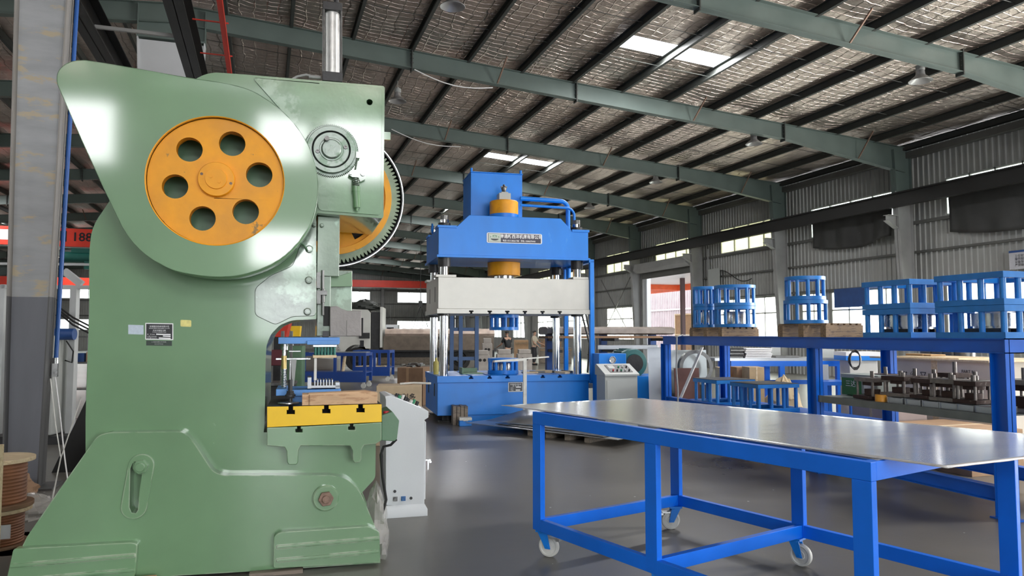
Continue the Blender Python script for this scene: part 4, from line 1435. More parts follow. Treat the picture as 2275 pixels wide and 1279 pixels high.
m = MB(); bxpx(m, 613, 795, 690, 799, D0 + .2, D0 + .3); bxpx(m, 642, 779, 668, 781, D0 + .1, D0 + .2); bxpx(m, 643, 800, 646, 864, D0 + .3, D0 + .32)
obj('feed_rail', m, STEEL, die)
m = MB(); m.prism(FP.L([(646, 798), (659, 798), (653, 857), (650, 857)], .35), .35, .37); obj('tapered_leg', m, COLGREY, die)
# clamp with nut + oval strap
cl = fthing('die_clamp', 'black clamp nut and stud pressing an oval strap at the left end of the bolster', 'clamp', FP)
cx1 = FP.p(645, 880, .16)
m = MB()
for y0, y1, r in ((843, 872, 5), (868, 873, 9), (873, 884, 10.5), (876, 880, 12), (884, 903, 4)):
    a, b = FP.p(645, y0, .14), FP.p(645, y1, .14); m.cyl((a[0], .14, a[1]), (b[0], .14, max(b[1], BZ)), pxr(FP, 645, y0, r, .14), n=18 if r not in (9, 10.5) else 6)
obj('clamp_stud', m, BLACKST, cl)
m = MB(); L0, L1 = FP.p(616, 892, .05)[0], FP.p(665, 892, .05)[0]
zc = BZ + .003
out = [(L0 + (L1 - L0) * i / 16, -.0 + .12 - .06 * math.sin(math.pi * i / 16)) for i in range(17)] + [(L1 - (L1 - L0) * i / 16, .12 + .06 * math.sin(math.pi * i / 16)) for i in range(1, 16)]
m.prism(out, zc, zc + .012, plane='xy'); obj('oval_strap', m, STEEL, cl, bevel=.003)
# wood block across bolster
o = fthing('timber_block', 'short squared pine timber lying on the yellow bolster plate', 'timber', FP)
m = MB(); a = FP.p(671, 900, .02); b = FP.p(838, 868, .02)
m.prism([(a[0] + .04, BZ), (b[0], BZ), (b[0], b[1] - .012), (b[0] - .08, b[1] + .002), (a[0] + .04, b[1] - .008)], .0, .11)
obj('long_block', m, WOODP, o, bevel=.002)
m = MB(); m.box(a[0], a[0] + .055, -.0, .16, BZ, b[1] - .013); obj('end_block', m, WOODP, o, bevel=.002)
# packing timber under the feet and scraps
for x0, x1, y_, z_, lab, mt in ((-.86, -.52, -.08, .022, 'thin timber packing strip under the right foot of the green press', WOODG), (-1.56, -1.42, -.12, .06, 'small timber wedge in front of the green press, at the bottom edge', WOODP)):
    m = MB(); m.box(x0, x1, y_, y_ + .06, 0, z_); o = obj('packing_timber', m, mt); place(o, FP.O, 2.8); tag(o, lab, 'timber')
m = MB(); m.box(-2.0, -1.55, -.30, -.10, 0, .035); m.box(-1.9, -1.6, -.28, -.12, .035, .05)
o = obj('pale_board', m, mat('pale_green_board', (.22, .32, .30), .5)); place(o, FP.O, 2.8); tag(o, 'grey-green board on the floor at the bottom edge before the press', 'board')

# clear plastic wrap beside the right foot
def wrap(name, F, cx, cy, w_, d_, h_, lab, seed, mtl, cat='plastic sheet'):
    random.seed(seed); m = MB(); n, k = 22, 12
    for j in range(k + 1):
        for i in range(n):
            t = 2 * math.pi * i / n; b = j / k
            r = (1 - b ** 2.2) ** .6 * (1 + .22 * math.sin(5 * t + j) * random.random()) + .02
            m.v.append((cx + w_ * r * math.cos(t), cy + d_ * r * math.sin(t), h_ * b * (1 + .1 * random.uniform(-1, 1))))
    m.f = [(j * n + i, j * n + (i + 1) % n, (j + 1) * n + (i + 1) % n, (j + 1) * n + i) for j in range(k) for i in range(n)] + [tuple(range(k * n, k * n + n))]
    m.m = [0] * len(m.f)
    o = obj(name, m, mtl, smooth=25); place(o, F.O, math.degrees(F.a)); return tag(o, lab, cat)
CLEAR = bpy.data.materials.new('crumpled_clear_film'); CLEAR.use_nodes = True
_n = CLEAR.node_tree; _o = _n.nodes['Material Output']; _t = _n.nodes.new('ShaderNodeBsdfTransparent'); _x = _n.nodes.new('ShaderNodeMixShader'); _x.inputs[0].default_value = .42
_P = _n.nodes['Principled BSDF']; _P.inputs['Base Color'].default_value = (.7, .68, .64, 1); _P.inputs['Roughness'].default_value = .12
_n.links.new(_t.outputs[0], _x.inputs[1]); _n.links.new(_P.outputs[0], _x.inputs[2]); _n.links.new(_x.outputs[0], _o.inputs[0])
wrap('plastic_wrap', FP, .0, .35, .09, .28, .46, 'crumpled clear plastic film bunched beside the right foot of the green press', 3, CLEAR)

# ================================================================ white control cabinet beside the press
FCb = Fr(onz(850, 1151), 2.8)
cab = fthing('control_cabinet', 'white floor-standing control cabinet with sloping desk just right of the green press', 'cabinet', FCb)
m = MB()
side = FCb.L([(861, 1123), (857, 1120), (857, 888), (855, 880), (868, 878), (952, 913), (952, 927), (943, 933), (943, 1122), (940, 1122)], 0)
sd = [(a, b) for a, b in side]
m.prism(sd, .0, .52); obj('body', m, WPAINT, cab, bevel=.005)
b0 = FCb.p(850, 1151)[0]; b1 = FCb.p(949, 1147)[0]; t0, t1 = side[1][0], side[-2][0]; hz = side[0][1]
m = MB(); m.add([(b0, -.02, 0), (b1, -.02, 0), (b1, .54, 0), (b0, .54, 0), (b0, -.02, .06), (b1, -.02, .06), (b1, .54, .06), (b0, .54, .06), (t0, 0, hz), (t1, 0, hz), (t1, .52, hz), (t0, .52, hz)],
      [(0, 3, 2, 1), (0, 1, 5, 4), (1, 2, 6, 5), (2, 3, 7, 6), (3, 0, 4, 7), (4, 5, 9, 8), (5, 6, 10, 9), (6, 7, 11, 10), (7, 4, 8, 11), (8, 9, 10, 11)])
obj('plinth', m, WPAINT, cab, bevel=.002)
m = MB(); a = FCb.p(943, 1110); b = FCb.p(947, 937); m.box(a[0], a[0] + .012, .02, .50, a[1], b[1]); obj('door', m, WPAINT, cab, bevel=.002)
m = MB(); a = FCb.p(950, 1045); b = FCb.p(953, 1022); m.box(a[0] - .01, a[0] + .035, .05, .07, b[1] - .012, b[1]); m.box(a[0] + .008, a[0] + .018, .05, .07, a[1], b[1]); m.cyl((a[0] + .03, .03, b[1] - .02), (a[0] + .03, .09, b[1] - .02), .01, n=12)
obj('door_handle', m, CHROME, cab)
# control panel on slope
p0 = FCb.p(872, 881); p1 = FCb.p(948, 912)
sl = Vector((p1[0] - p0[0], 0, p1[1] - p0[1])); un = Vector((-sl.z, 0, sl.x)).normalized()
def onslope(u, v, off=0):
    return Vector((p0[0], v, p0[1])) + sl * u + un * off
m = MB()
vs = [onslope(.12, .05, .002), onslope(.85, .05, .002), onslope(.85, .46, .002), onslope(.12, .46, .002)]
m.add([tuple(v) for v in vs] + [tuple(v + un * .004) for v in vs], [(0, 3, 2, 1), (4, 5, 6, 7), (0, 1, 5, 4), (1, 2, 6, 5), (2, 3, 7, 6), (3, 0, 4, 7)])
obj('control_panel', m, STEEL, cab)
cols = [mat('knob_green', (.03, .25, .12), .4), BLACKST, NYLON, BLACKST]
for i in range(4):
    for j in range(2):
        m = MB(); c = onslope(.22 + .17 * i, .10 + .2 * j, .004); m.cyl(c, c + un * (.030 + .01 * (i % 2)), .015, n=14); obj('panel_button', m, cols[(i + j) % 4], cab)
for x, y, r, mt_ in ((877, 1091, 3.2, BLACKST), (913, 1106, 3.2, BLACKST)):
    a = FCb.p(x, y); m = MB(); m.cyl((a[0], -.006, a[1]), (a[0], .002, a[1]), r * .004, n=16); obj('knockout_hole', m, mt_, cab)
for x, y, mt_ in ((878, 1108, STEELD), (896, 1107, mat('connector_blue', (.05, .16, .38), .4))):
    a = FCb.p(x, y); m = MB(); m.box(a[0] - .020, a[0] + .020, -.005, 0, a[1] - .020, a[1] + .020); m.lathe([(0, .016), (.012, .016), (.015, .02), (.017, .02), (.017, 0)], (a[0], 0, a[1]), (0, -1, 0), 20); obj('socket_connector', m, mt_, cab)
m = MB(); q = [(848, 1000), (850, 1060), (858, 1110), (848, 1140), (838, 1150)]
m.tube([(FCb.p(x, y, .1)[0], .1 + i * .02, max(.02, FCb.p(x, y, .1)[1])) for i, (x, y) in enumerate(q)], .009, 8); obj('cable', m, CABLE, cab)

# ================================================================ blue four-pillar hydraulic press
FB = Fr(onz(972, 940), 5)
hp_ = fthing('hydraulic_press', 'tall blue four-pillar hydraulic press with grey slide and yellow ram collars', 'press', FB)
PD = 1.75
def fb(x, y, d=0): return FB.p(x, y, d)
def bpart(nm, x0, y0, x1, y1, d0, d1, mtl, bevel=.01, label=None, lo=None, par=None):
    m = MB(); bxpx(m, x0, y0, x1, y1, d0, d1, 0, FB)
    return obj(nm, m, mtl, par or hp_, bevel=bevel, label=label)
W0, W1 = fb(972, 850)[0], fb(1308, 850)[0]
zb, zt = .13, fb(972, 850)[1]
m = MB(); m.box(W0, W1, 0, PD, zb, zt); m.box(W0 + .55, W1 - .75, .03, PD - .1, 0.0, zb)
# slotted holes on the left side as black slabs, their inner shade painted on
obj('bed', m, PBLUE, hp_, bevel=.008)
zt2 = fb(972, 835.5)[1]
ts = []
edge = [(W0 - .01, zt), (W0 - .01, zt2)]
for x in (1046, 1087, 1127, 1205, 1243):
    a = fb(x, 838)[0]; edge += [(a - .022, zt2), (a - .022, zt2 - .03), (a - .04, zt2 - .03), (a - .04, zt2 - .055), (a + .04, zt2 - .055), (a + .04, zt2 - .03), (a + .022, zt2 - .03), (a + .022, zt2)]
edge += [(W1 + .01, zt2), (W1 + .01, zt)]
m = MB(); m.prism(edge, -.03, PD + .03); obj('bed_top_plate', m, PBLUE, hp_, bevel=.003)
m = MB()
for x, y in ((1046, 838), (1087, 838), (1127, 838), (1205, 838), (1243, 838)):
    a = fb(x, 838)[0]; m.box(a - .02, a + .02, -.028, PD, zt2 - .05, zt2 - .045)
obj('slot_floor', m, DARK, hp_)
m = MB(); a = fb(975, 905); 
for yy in (.35, 1.2): m.box(W0 - .004, W0 + .01, yy, yy + .10, zb + .32, zb + .55)
obj('bed_side_slots', m, DARK, hp_)
for x in (.22, 2.62):
    for y_ in (.25, 1.5):
        m = MB(); m.cyl((x, y_, 0.03), (x, y_, zb), .10, n=20); m.cyl((x, y_, 0), (x, y_, .03), .18, n=24); obj('levelling_foot', m, BLACKST, hp_)
# pillars
pcx = [fb(986, 780, .12)[0], fb(1283.5, 780, .12)[0]]
py_ = [.14, PD - .22]
zs0, zs1 = fb(972, 696)[1], fb(972, 615)[1]
zc0, zc1 = fb(972, 571)[1], fb(975, 500)[1]
for x in pcx:
    for y_ in py_:
        r = .078
        m = MB(); m.cyl((x, y_, zt2), (x, y_, zc1 + .12), r, n=40); p_ = obj('pillar', m, CHROME, hp_)
        m = MB(); m.cyl((x, y_, zc0 - .16), (x, y_, zc0), .115, n=28); obj('pillar_nut', m, BLACKST, p_)
        m = MB(); m.cyl((x, y_, zc1), (x, y_, zc1 + .06), .115, n=28); obj('pillar_nut', m, BLACKST, p_)
        m = MB(); m.cyl((x, y_, zc1 + .06), (x, y_, zc1 + .20), .072, n=24); obj('pillar_thread', m, STEELD, p_)
        m = MB(); m.cyl((x, y_, zs0 - .04), (x, y_, zs0), .12, n=28); obj('pillar_gland', m, BLACKST, p_)
# slide
m = MB(); m.box(W0, W1 + .01, -.02, PD, zs0 + .085, zs1)
obj('slide', m, SLIDE, hp_, bevel=.006)
edge = [(W0 - .02, zs0), (W0 - .02, zs0 + .085), (W1 + .02, zs0 + .085), (W1 + .02, zs0)]
bot = []
for x in reversed((1046, 1087, 1126, 1165, 1204, 1242)):
    a = fb(x, 695)[0]; bot += [(a + .02, zs0), (a + .02, zs0 + .03), (a + .04, zs0 + .03), (a + .04, zs0 + .055), (a - .04, zs0 + .055), (a - .04, zs0 + .03), (a - .02, zs0 + .03), (a - .02, zs0)]
m = MB(); m.prism(edge + bot, -.04, PD + .02); obj('slide_platen', m, SLIDE, hp_, bevel=.003)
m = MB()
for x in (1046, 1087, 1126, 1165, 1204, 1242):
    a = fb(x, 695)[0]; m.box(a - .019, a + .019, -.036, PD, zs0 + .045, zs0 + .05)
for yy in (.40, 1.15): m.box(W0 - .004, W0 + .01, yy, yy + .035, zs0 + .22, zs0 + .5)
obj('platen_slots', m, DARK, hp_)
for x in pcx:
    for y_ in py_:
        m = MB(); m.box(x - .17 if x < 1 else x - .13, x + .2 if x < 1 else x + .17, y_ - .16, y_ + .16, zs1, zs1 + .045); obj('slide_pad', m, SLIDE, hp_, bevel=.003)
# crown
cr = FB.L([(972, 562), (975, 500), (1012, 500), (1042, 478), (1245, 488), (1272, 510), (1305, 510), (1305, 572)], 0)
cr = [(W0, zc0 + .04), (W0, zc1 - .04), (cr[2][0], zc1 - .04), (cr[3][0], cr[3][1]), (cr[4][0], cr[3][1]), (cr[5][0], zc1 - .04), (W1, zc1 - .04), (W1, zc0 + .04)]
m = MB(); m.prism(cr, -.02, .02); m.prism(cr, PD - .02, PD + .02)
m.box(W0, W0 + .04, 0, PD, zc0 + .04, zc1 - .04); m.box(W1 - .04, W1, 0, PD, zc0 + .04, zc1 - .04)
m.box(cr[3][0], cr[4][0], 0, PD, cr[3][1] - .03, cr[3][1]); m.box(W0, W1, 0, PD, zc0 + .04, zc0 + .08)
obj('crown', m, PBLUE, hp_, bevel=.006)
m = MB(); m.box(W0 - .03, W1 + .03, -.05, PD + .05, zc0, zc0 + .045); obj('crown_base_plate', m, PBLUE, hp_, bevel=.004)
for x, a_, b_ in ((pcx[0], W0 - .02, cr[2][0] + .02), (pcx[1], cr[5][0] - .02, W1 + .02)):
    for y_ in py_:
        m = MB(); m.box(a_, b_, y_ - .18, y_ + .18, zc1 - .045, zc1); obj('crown_pad', m, PBLUE, hp_, bevel=.003)
m = MB(); m.lathe([(.06, -.012), (.10, -.012), (.10, .012), (.06, .012)], (W0 + .0, .9, zc1 + .06), (1, 0, 0), 24, close=True); obj('lifting_ring', m, PBLUE, hp_)
# centre cylinder
ccx = fb(1120, 460, .8)[0]; ccy = .82
cu0, cu1 = fb(1120, 478, .6)[1], fb(1120, 443, .6)[1]
r = pxr(FB, 1120, 460, 31.5, .55)
m = MB(); m.lathe([(0, cu1), (r - .02, cu1), (r, cu1 - .02), (r, cu0 + .03), (0, cu0 + .03)], (ccx, ccy, 0), (0, 0, 1), 56); obj('upper_collar', m, YEL, hp_, label='yellow cylinder flange above the crown')
m = MB(); m.cyl((ccx, ccy, cr[3][1]), (ccx, ccy, cu0 + .04), r * 1.02, n=48); obj('cylinder_top', m, PBLUE, hp_)
l0, l1 = fb(1120, 612, .6)[1], fb(1120, 580, .6)[1]; r2 = pxr(FB, 1120, 600, 36, .55)
m = MB(); m.lathe([(0, zc0), (r2 * 1.04, zc0), (r2 * 1.04, l1), (r2, l1), (r2, l0 + .06), (r2 * .99, l0 + .06), (r2 * .99, l0 + .01), (0, l0 + .01)], (ccx, ccy, 0), (0, 0, 1), 56); obj('lower_collar', m, YEL, hp_, label='yellow cylinder gland under the crown')
m = MB(); m.cyl((ccx, ccy, zs1), (ccx, ccy, l0 + .05), r2 * .62, n=40); obj('ram', m, CHROME, hp_)
v0, v1 = fb(1120, 443, .6)[1], fb(1120, 426, .6)[1]
m = MB(); m.box(ccx - .12, ccx + .11, ccy - .12, ccy + .12, v0, v1); m.box(ccx - .07, ccx + .07, ccy - .08, ccy + .08, v1, v1 + .03)
obj('valve_block', m, GPAINT, hp_, bevel=.004)
k1 = fb(1120, 406, .6)[1]
m = MB(); m.lathe([(.05, v1 + .03), (.04, v1 + .06), (.055, v1 + .10), (.055, k1 - .05), (.03, k1 - .03), (.02, k1 + .01), (0, k1 + .01)], (ccx, ccy, 0), (0, 0, 1), 24); m.cbox((ccx, ccy, k1 - .04), (.12, .05, .03)); obj('valve_knob', m, STEELD, hp_)
# oil tank behind
t0_, t1_ = fb(1048, 478, 1.15), fb(1158, 397, 1.15)
m = MB(); m.box(t0_[0] - .02, t1_[0] + .02, 1.15, 2.05, t0_[1] - .3, t1_[1] + .08); m.box(t0_[0] - .03, t1_[0] + .03, 1.13, 2.07, t1_[1] + .08, t1_[1] + .10)
for x in (t0_[0], t1_[0]): m.cyl((x, 1.2, t1_[1] + .10), (x, 1.2, t1_[1] + .18), .025, n=10)
obj('oil_tank', m, PBLUE, hp_, bevel=.006)
# pipes
for (y0_, x1_, rr, dd, yb_) in ((440, 1262, .045, .95, 500), (455, 1276, .025, .7, 500)):
    pts = [fb(1156, y0_, dd), fb(x1_ - 10, y0_ + 7, dd)]
    e = fb(x1_, yb_, dd)
    bend = [(pts[1][0] + (e[0] - pts[1][0]) * (1 - math.cos(t)), pts[1][1] - (e[0] - pts[1][0]) * math.sin(t) ** 1.0 * 1.0 * (1 - math.cos(t)) ** .0 * (1 - math.cos(t)) ) for t in []]
    R_ = .16
    x0_, z0_ = pts[0]; x1m = e[0]; z1m = pts[1][1]
    path = [(x0_, dd, z1m + .02), (x1m - R_, dd, z1m)] + [(x1m - R_ + R_ * math.sin(t), dd, z1m - R_ + R_ * math.cos(t)) for t in [i * H90 / 6 for i in range(1, 7)]] + [(x1m, dd, zc1 - .1 if rr < .04 else zc1 - .1)]
    m = MB(); m.tube(path, rr, 14); obj('oil_pipe', m, PBLUE, hp_)
# right hand guard frame with cylinder tubes
m = MB()
f0 = W1 + .0
m.box(f0 + .02, f0 + .10, -.06, .02, zt - .05, zc0); m.box(f0 + .02, f0 + .10, PD - .2, PD - .12, zt - .05, zc0)
for z_ in (zc0 - .04, zt - .05): m.box(f0 + .0, f0 + .10, -.06, PD - .12, z_, z_ + .06)
obj('side_frame', m, PBLUE, hp_, bevel=.003)
m = MB()
for k in range(3): m.tube([(f0 + .16 + .05 * k, .2 + .3 * k, zt + .1), (f0 + .22 + .05 * k, .25 + .3 * k, 1.4), (f0 + .1, .4 + .3 * k, 2.4)], .02, 8)
obj('hose', m, CABLE, hp_)
for px_, yy in ((1243, 1.3),):
    m = MB(); a = fb(1263, 590, 1.3); m.cyl((a[0], 1.3, zs1), (a[0], 1.3, zc0), .05, n=16); obj('oil_pipe', m, PBLUE, hp_)
# plates
def bplate(nm, x0, y0, x1, y1, mtl, d, th, corner=.0, slope=0.0):
    pl = FB.L([(x0, y0), (x1, y0 + slope * (x1 - x0)), (x1, y1 + slope * (x1 - x0)), (x0, y1)], d)
    z0_ = (pl[0][1] + pl[1][1]) / 2; z1_ = (pl[2][1] + pl[3][1]) / 2
    pl = [(pl[0][0], z0_), (pl[1][0], z0_), (pl[1][0], z1_), (pl[0][0], z1_)]
    m = MB(); m.prism(rnd(pl, corner) if corner else pl, d - th, d); obj(nm, m, mtl, hp_); return pl
pl = bplate('maker_plate_border', 1081.5, 516, 1204, 538.5, WHITE, -.021, .004, .03, .035)
x0_, x1_, zt_, zb_ = pl[0][0], pl[1][0], pl[0][1], pl[2][1]
def lbox(nm, a, b, c, d_, mtl, dd, th=.001):
    m = MB(); m.box(x0_ + (x1_ - x0_) * a, x0_ + (x1_ - x0_) * b, dd - th, dd, zb_ + (zt_ - zb_) * c, zb_ + (zt_ - zb_) * d_); return obj(nm, m, mtl, hp_)
lbox('maker_plate', .02, .98, .07, .93, mat('plate_violet_black', (.03, .025, .05), .4), -.025)
lbox('emblem_field', .03, .25, .10, .90, mat('emblem_pale', (.55, .60, .53), .5), -.026)
EMG = mat('emblem_green', (.05, .22, .08), .4)
ex, ez = x0_ + (x1_ - x0_) * .14, zb_ + (zt_ - zb_) * .50; ea, eb = (x1_ - x0_) * .084, (zt_ - zb_) * .27
m = MB(); m.prism(arc(ex, ez, ea, 8, 172, 20, eb), -.0285, -.0265); obj('emblem_arch', m, EMG, hp_)
m = MB(); m.prism(arc(ex, ez, ea * .95, 200, 340, 16, eb), -.0285, -.0265); obj('emblem_base', m, BLACKP, hp_)
textmesh('emblem_lettering', '新西洋', eb * .95, WHITE, hp_, (ex, -.029, ez + eb * .35), (H90, 0, 0), bold=.0003)
textmesh('maker_lettering', '南通新西洋机床有限公司', (zt_ - zb_) * .44, WHITE, hp_, (x0_ + (x1_ - x0_) * .62, -.0258, zb_ + (zt_ - zb_) * .66), (H90, 0, 0), sx=.88, bold=.0015)
textmesh('maker_telephone', '电话: 0513-88261788   手机: 15006275418', (zt_ - zb_) * .22, WHITE, hp_, (x0_ + (x1_ - x0_) * .58, -.0258, zb_ + (zt_ - zb_) * .24), (H90, 0, 0), sx=.85, bold=.0006)
pl = bplate('rating_plate_border', 1129, 848.5, 1162, 870, WHITE, -.001, .004, .01)
x0_, x1_, zt_, zb_ = pl[0][0], pl[1][0], pl[0][1], pl[2][1]
lbox('rating_plate', .05, .95, .07, .93, BLACKP, -.005)
textmesh('rating_lettering', '南通新西洋机床\n液  压  机', (zt_ - zb_) * .17, WHITE, hp_, (x0_ + (x1_ - x0_) * .5, -.0065, zb_ + (zt_ - zb_) * .68), (H90, 0, 0), sx=1.0)
textmesh('rating_lettering', '型 号\n编 号\n日 期', (zt_ - zb_) * .14, WHITE, hp_, (x0_ + (x1_ - x0_) * .25, -.0065, zb_ + (zt_ - zb_) * .28), (H90, 0, 0), sx=.9)
lbox('rating_field', .52, .85, .42, .55, WHITE, -.006); lbox('rating_field', .5, .8, .12, .24, WHITE, -.006)

m = MB()
for k in range(7): m.tube([(f0 + .12 + .03 * k, -.1 + .06 * k, .012), (f0 + .18 + .025 * k, .0 + .05 * k, .35), (f0 + .13 + .035 * k, .1 + .04 * k, .8), (f0 + .10 + .02 * k, .3, 1.2)], .017, 6)
obj('hose_bundle', m, CABLE, hp_)
# ---- cylindrical / square cage die builder
def cage_round(parent, r, z0, z1, n, band=.05, post=.02, mtl=None, slab=True):
    mtl = mtl or CBLUE
    for za in (z0, z1 - band):
        m = MB()
        if slab: m.lathe([(r * .55, za), (r, za), (r, za + band), (r * .55, za + band)], (0, 0, 0), (0, 0, 1), 40, close=True)
        else: m.lathe([(0, za), (r, za), (r, za + band), (0, za + band)], (0, 0, 0), (0, 0, 1), 40)
        obj('ring', m, mtl, parent, bevel=.002)
    for i in range(n):
        t = 2 * math.pi * (i + .3) / n
        m = MB(); m.cyl(((r - post) * math.cos(t), (r - post) * math.sin(t), z0 + band), ((r - post) * math.cos(t), (r - post) * math.sin(t), z1 - band), post, n=12)
        obj('post', m, mtl, parent)


def stud_round(r, z0, z1, parent):
    m = MB(); m.lathe([(0, z0), (r, z0), (r, z1 - .01), (r * .96, z1), (0, z1)], (0, 0, 0), (0, 0, 1), 36); obj('die_core', m, STEEL, parent)


cyy = .62
a = fb(1120, 697, cyy)
t = thing('ring_die', 'small blue caged ring die bolted under the grey slide of the blue press', 'die', FB.w(a[0], cyy, 0), 5)
rU = pxr(FB, 1120, 715, 32, cyy); zU = fb(1120, 733, cyy - .3)[1]
cage_round(t, rU, zU, zs0, 10, .06, .03, PBLUE)
t = thing('drum_die', 'blue caged drum die with steel core standing on the bed of the blue press', 'die', FB.w(a[0] - .02, cyy, 0), 5)
zD = fb(1120, 795, cyy)[1]
cage_round(t, rU * 1.03, zt2, zD, 10, .07, .032, PBLUE); stud_round(rU * .6, zt2 + .07, zD - .07, t)
# clutter on the bed
m = MB(); a = fb(1047, 822, .7); m.box(a[0] - .2, a[0] + .2, .55, .9, zt2, zt2 + .02); m.box(a[0] - .2, a[0] - .18, .55, .9, zt2, zt2 + .12); m.box(a[0] - .2, a[0] + .15, .88, .9, zt2, zt2 + .10)
o = obj('steel_tray', m, GREEND); place(o, FB.O, 5); tag(o, 'small open olive steel tray on the left of the blue press bed', 'tray')
for i in range(6):
    x = 1.7 + .16 * i; m = MB(); m.box(0, .3, 0, .12, 0, .03 + .01 * (i % 3))
    o = obj('steel_offcut', m, STEELD if i % 2 else WOODL); place(o, FB.w(x, .5 + .13 * (i % 4), zt2), 5 + i * 17)
    tag(o, ('dark' if i % 2 else 'pale') + ' offcut right of the drum die on the blue press bed, %s along' % ORD[i], 'offcut', 'offcuts on the press bed')
m = MB(); a = fb(970, 815, .9); m.lathe([(0, 0), (.05, 0), (.05, .22), (.02, .27), (.02, .31), (0, .31)], (0, 0, 0), (0, 0, 1), 16)
o = obj('oil_bottle', m, mat('bottle_yellow', (.55, .48, .12), .4)); place(o, FB.w(fb(970, 815, .55)[0], .62, zt2)); tag(o, 'yellow oil bottle between the two left pillars of the blue press', 'bottle')

# work stand in front of the press
FW_ = Fr(onz(1166, 947), 5)
st = fthing('roller_stand', 'white T-shaped support stand in front of the blue press', 'stand', FW_)
zt_ = FW_.p(1165, 797)[1]
m = MB(); m.box(-.03, .03, -.02, .02, .015, zt_); obj('upright', m, NYLON, st)
a, b = FW_.p(1092, 801), FW_.p(1224, 793)
m = MB(); m.bar((a[0], -.18, a[1]), (b[0], .18, b[1]), .06, .022); m.bar((a[0], -.14, a[1] - .012), (0, 0, zt_ - .02), .05, .02); obj('cross_bar', m, NYLON, st)
m = MB(); m.box(-.2, .2, -.12, .12, 0, .02); obj('foot', m, NYLON, st)

# grey timber block and blue-white case on the floor
F_ = Fr(onz(1006, 944), 8)
m = MB(); w_ = F_.p(1040, 940)[0]; h_ = F_.p(1020, 902)[1]
for k in range(4): m.box(w_ * k / 4 + .004, w_ * (k + 1) / 4 - .004, 0, .3, 0, h_ * (1 - .02 * (k % 2)))
o = obj('timber_stack', m, WOODG, bevel=.003); place(o, F_.O, 8); tag(o, 'upright weathered grey timbers against the left front of the blue press', 'timber')
F_ = Fr(onz(1021, 947), 8)
cs = fthing('tool_case', 'small blue tool case with white lid on the floor by the blue press', 'case', F_)
w_ = F_.p(1048, 945)[0]; h1, h2 = F_.p(1030, 934)[1], F_.p(1030, 929)[1]
m = MB(); m.box(0, w_, 0, .16, 0, h1); obj('case_body', m, PBLUE, cs, bevel=.008)
m = MB(); m.box(-.004, w_ + .004, -.004, .164, h1, h2 + .01); m.box(w_ * .3, w_ * .7, -.012, 0, h1 - .01, h1 + .02); obj('case_lid', m, NYLON, cs, bevel=.008)

# control desk right of the press, power unit, motor
FD_ = Fr(onz(1345, 950), 5)
zof = 0
cdk = fthing('control_desk', 'light grey control desk with sloping button panel right of the blue press', 'control desk', FD_)
wR = FD_.p(1419, 870)[0]; zD0 = FD_.p(1350, 831)[1]; zD1 = FD_.p(1340, 808, .35)[1]
m = MB(); m.box(0, wR - .02, .0, .42, 0, zD0 - .02); obj('body', m, GPAINT, cdk, bevel=.005)
m = MB(); m.box(.03, wR - .05, -.012, 0, .08, zD0 - .10); obj('door', m, GPAINT, cdk, bevel=.003)
m = MB(); m.box(.08, .10, -.03, -.012, .35, .47); obj('door_handle', m, CHROME, cdk)
m = MB(); m.prism([(-.04, zD0 - .03), (-.04, zD0), (.40, zD1), (.46, zD1 - .02), (.46, zD0 - .03)], -.015, wR, plane='yz'); obj('sloping_top', m, GPAINT, cdk, bevel=.004)
def dsl(u, v, off=0): 
    A = Vector((0, -.04, zD0)); B_ = Vector((0, .40, zD1)); n_ = Vector((0, -(zD1 - zD0), .44)).normalized()
    return A.lerp(B_, v) + Vector((u * wR, 0, 0)) + n_ * off
m = MB(); q = [dsl(.18, .18, .003), dsl(.86, .18, .003), dsl(.86, .85, .003), dsl(.18, .85, .003)]
m.add([tuple(v) for v in q] + [tuple(v + Vector((0, -.001, .004))) for v in q], [(0, 3, 2, 1), (4, 5, 6, 7), (0, 1, 5, 4), (1, 2, 6, 5), (2, 3, 7, 6), (3, 0, 4, 7)]); obj('control_panel', m, BLACKP, cdk)
m = MB(); q = [dsl(.24, .5, .009), dsl(.42, .5, .009), dsl(.42, .8, .009), dsl(.24, .8, .009)]; m.add([tuple(v) for v in q], [(0, 1, 2, 3)]); obj('display', m, GPAINT, cdk)
nn = Vector((0, -(zD1 - zD0), .44)).normalized()
for i in range(5):
    for j in range(2):
        c = dsl(.30 + .12 * i, .30 + .3 * j, .006)
        if j and i < 2: continue
        m = MB(); m.cyl(c, c + nn * .03, .014, n=12); obj('push_button', m, [bpy.data.materials['button_red'], BLACKST, bpy.data.materials['knob_green'], NYLON, BLACKST][i], cdk)
F_ = Fr(onz(1330, 948), 5)
pu = fthing('hydraulic_power_unit', 'blue hydraulic power unit box with round gauge behind the grey control desk', 'power unit', F_)
F2 = Fr(F_.w(0, .75), 5); a = F2.p(1331, 880); b = F2.p(1391, 785)
m = MB(); m.box(a[0], b[0], .75, 1.1, 0, b[1]); m.box(b[0], b[0] + 1.3, .8, 1.6, .05, F2.p(1400, 836)[1]); obj('tank', m, PBLUE, pu, bevel=.01)
c = F2.p(1360, 799); m = MB(); m.lathe([(0, .02), (.045, .02), (.055, .03), (.065, .03), (.065, 0)], (c[0], .75, c[1]), (0, -1, 0), 28); obj('gauge', m, CHROME, pu)
F_ = Fr(F_.w(0, .95), 5); c = F_.p(1408, 807)
mo = fthing('electric_motor', 'green electric motor with round fan cowl behind the grey control desk', 'motor', F_)
r_ = pxr(F_, 1408, 807, 30, 0)
m = MB(); m.lathe([(0, .0), (r_ * .62, .0), (r_ * .66, .02), (r_ * .95, .03), (r_, .06), (r_, .22), (r_ * .9, .22), (r_ * .9, .75), (0, .75)], (c[0] + .02, 0, c[1]), (0, 1, 0), 40)
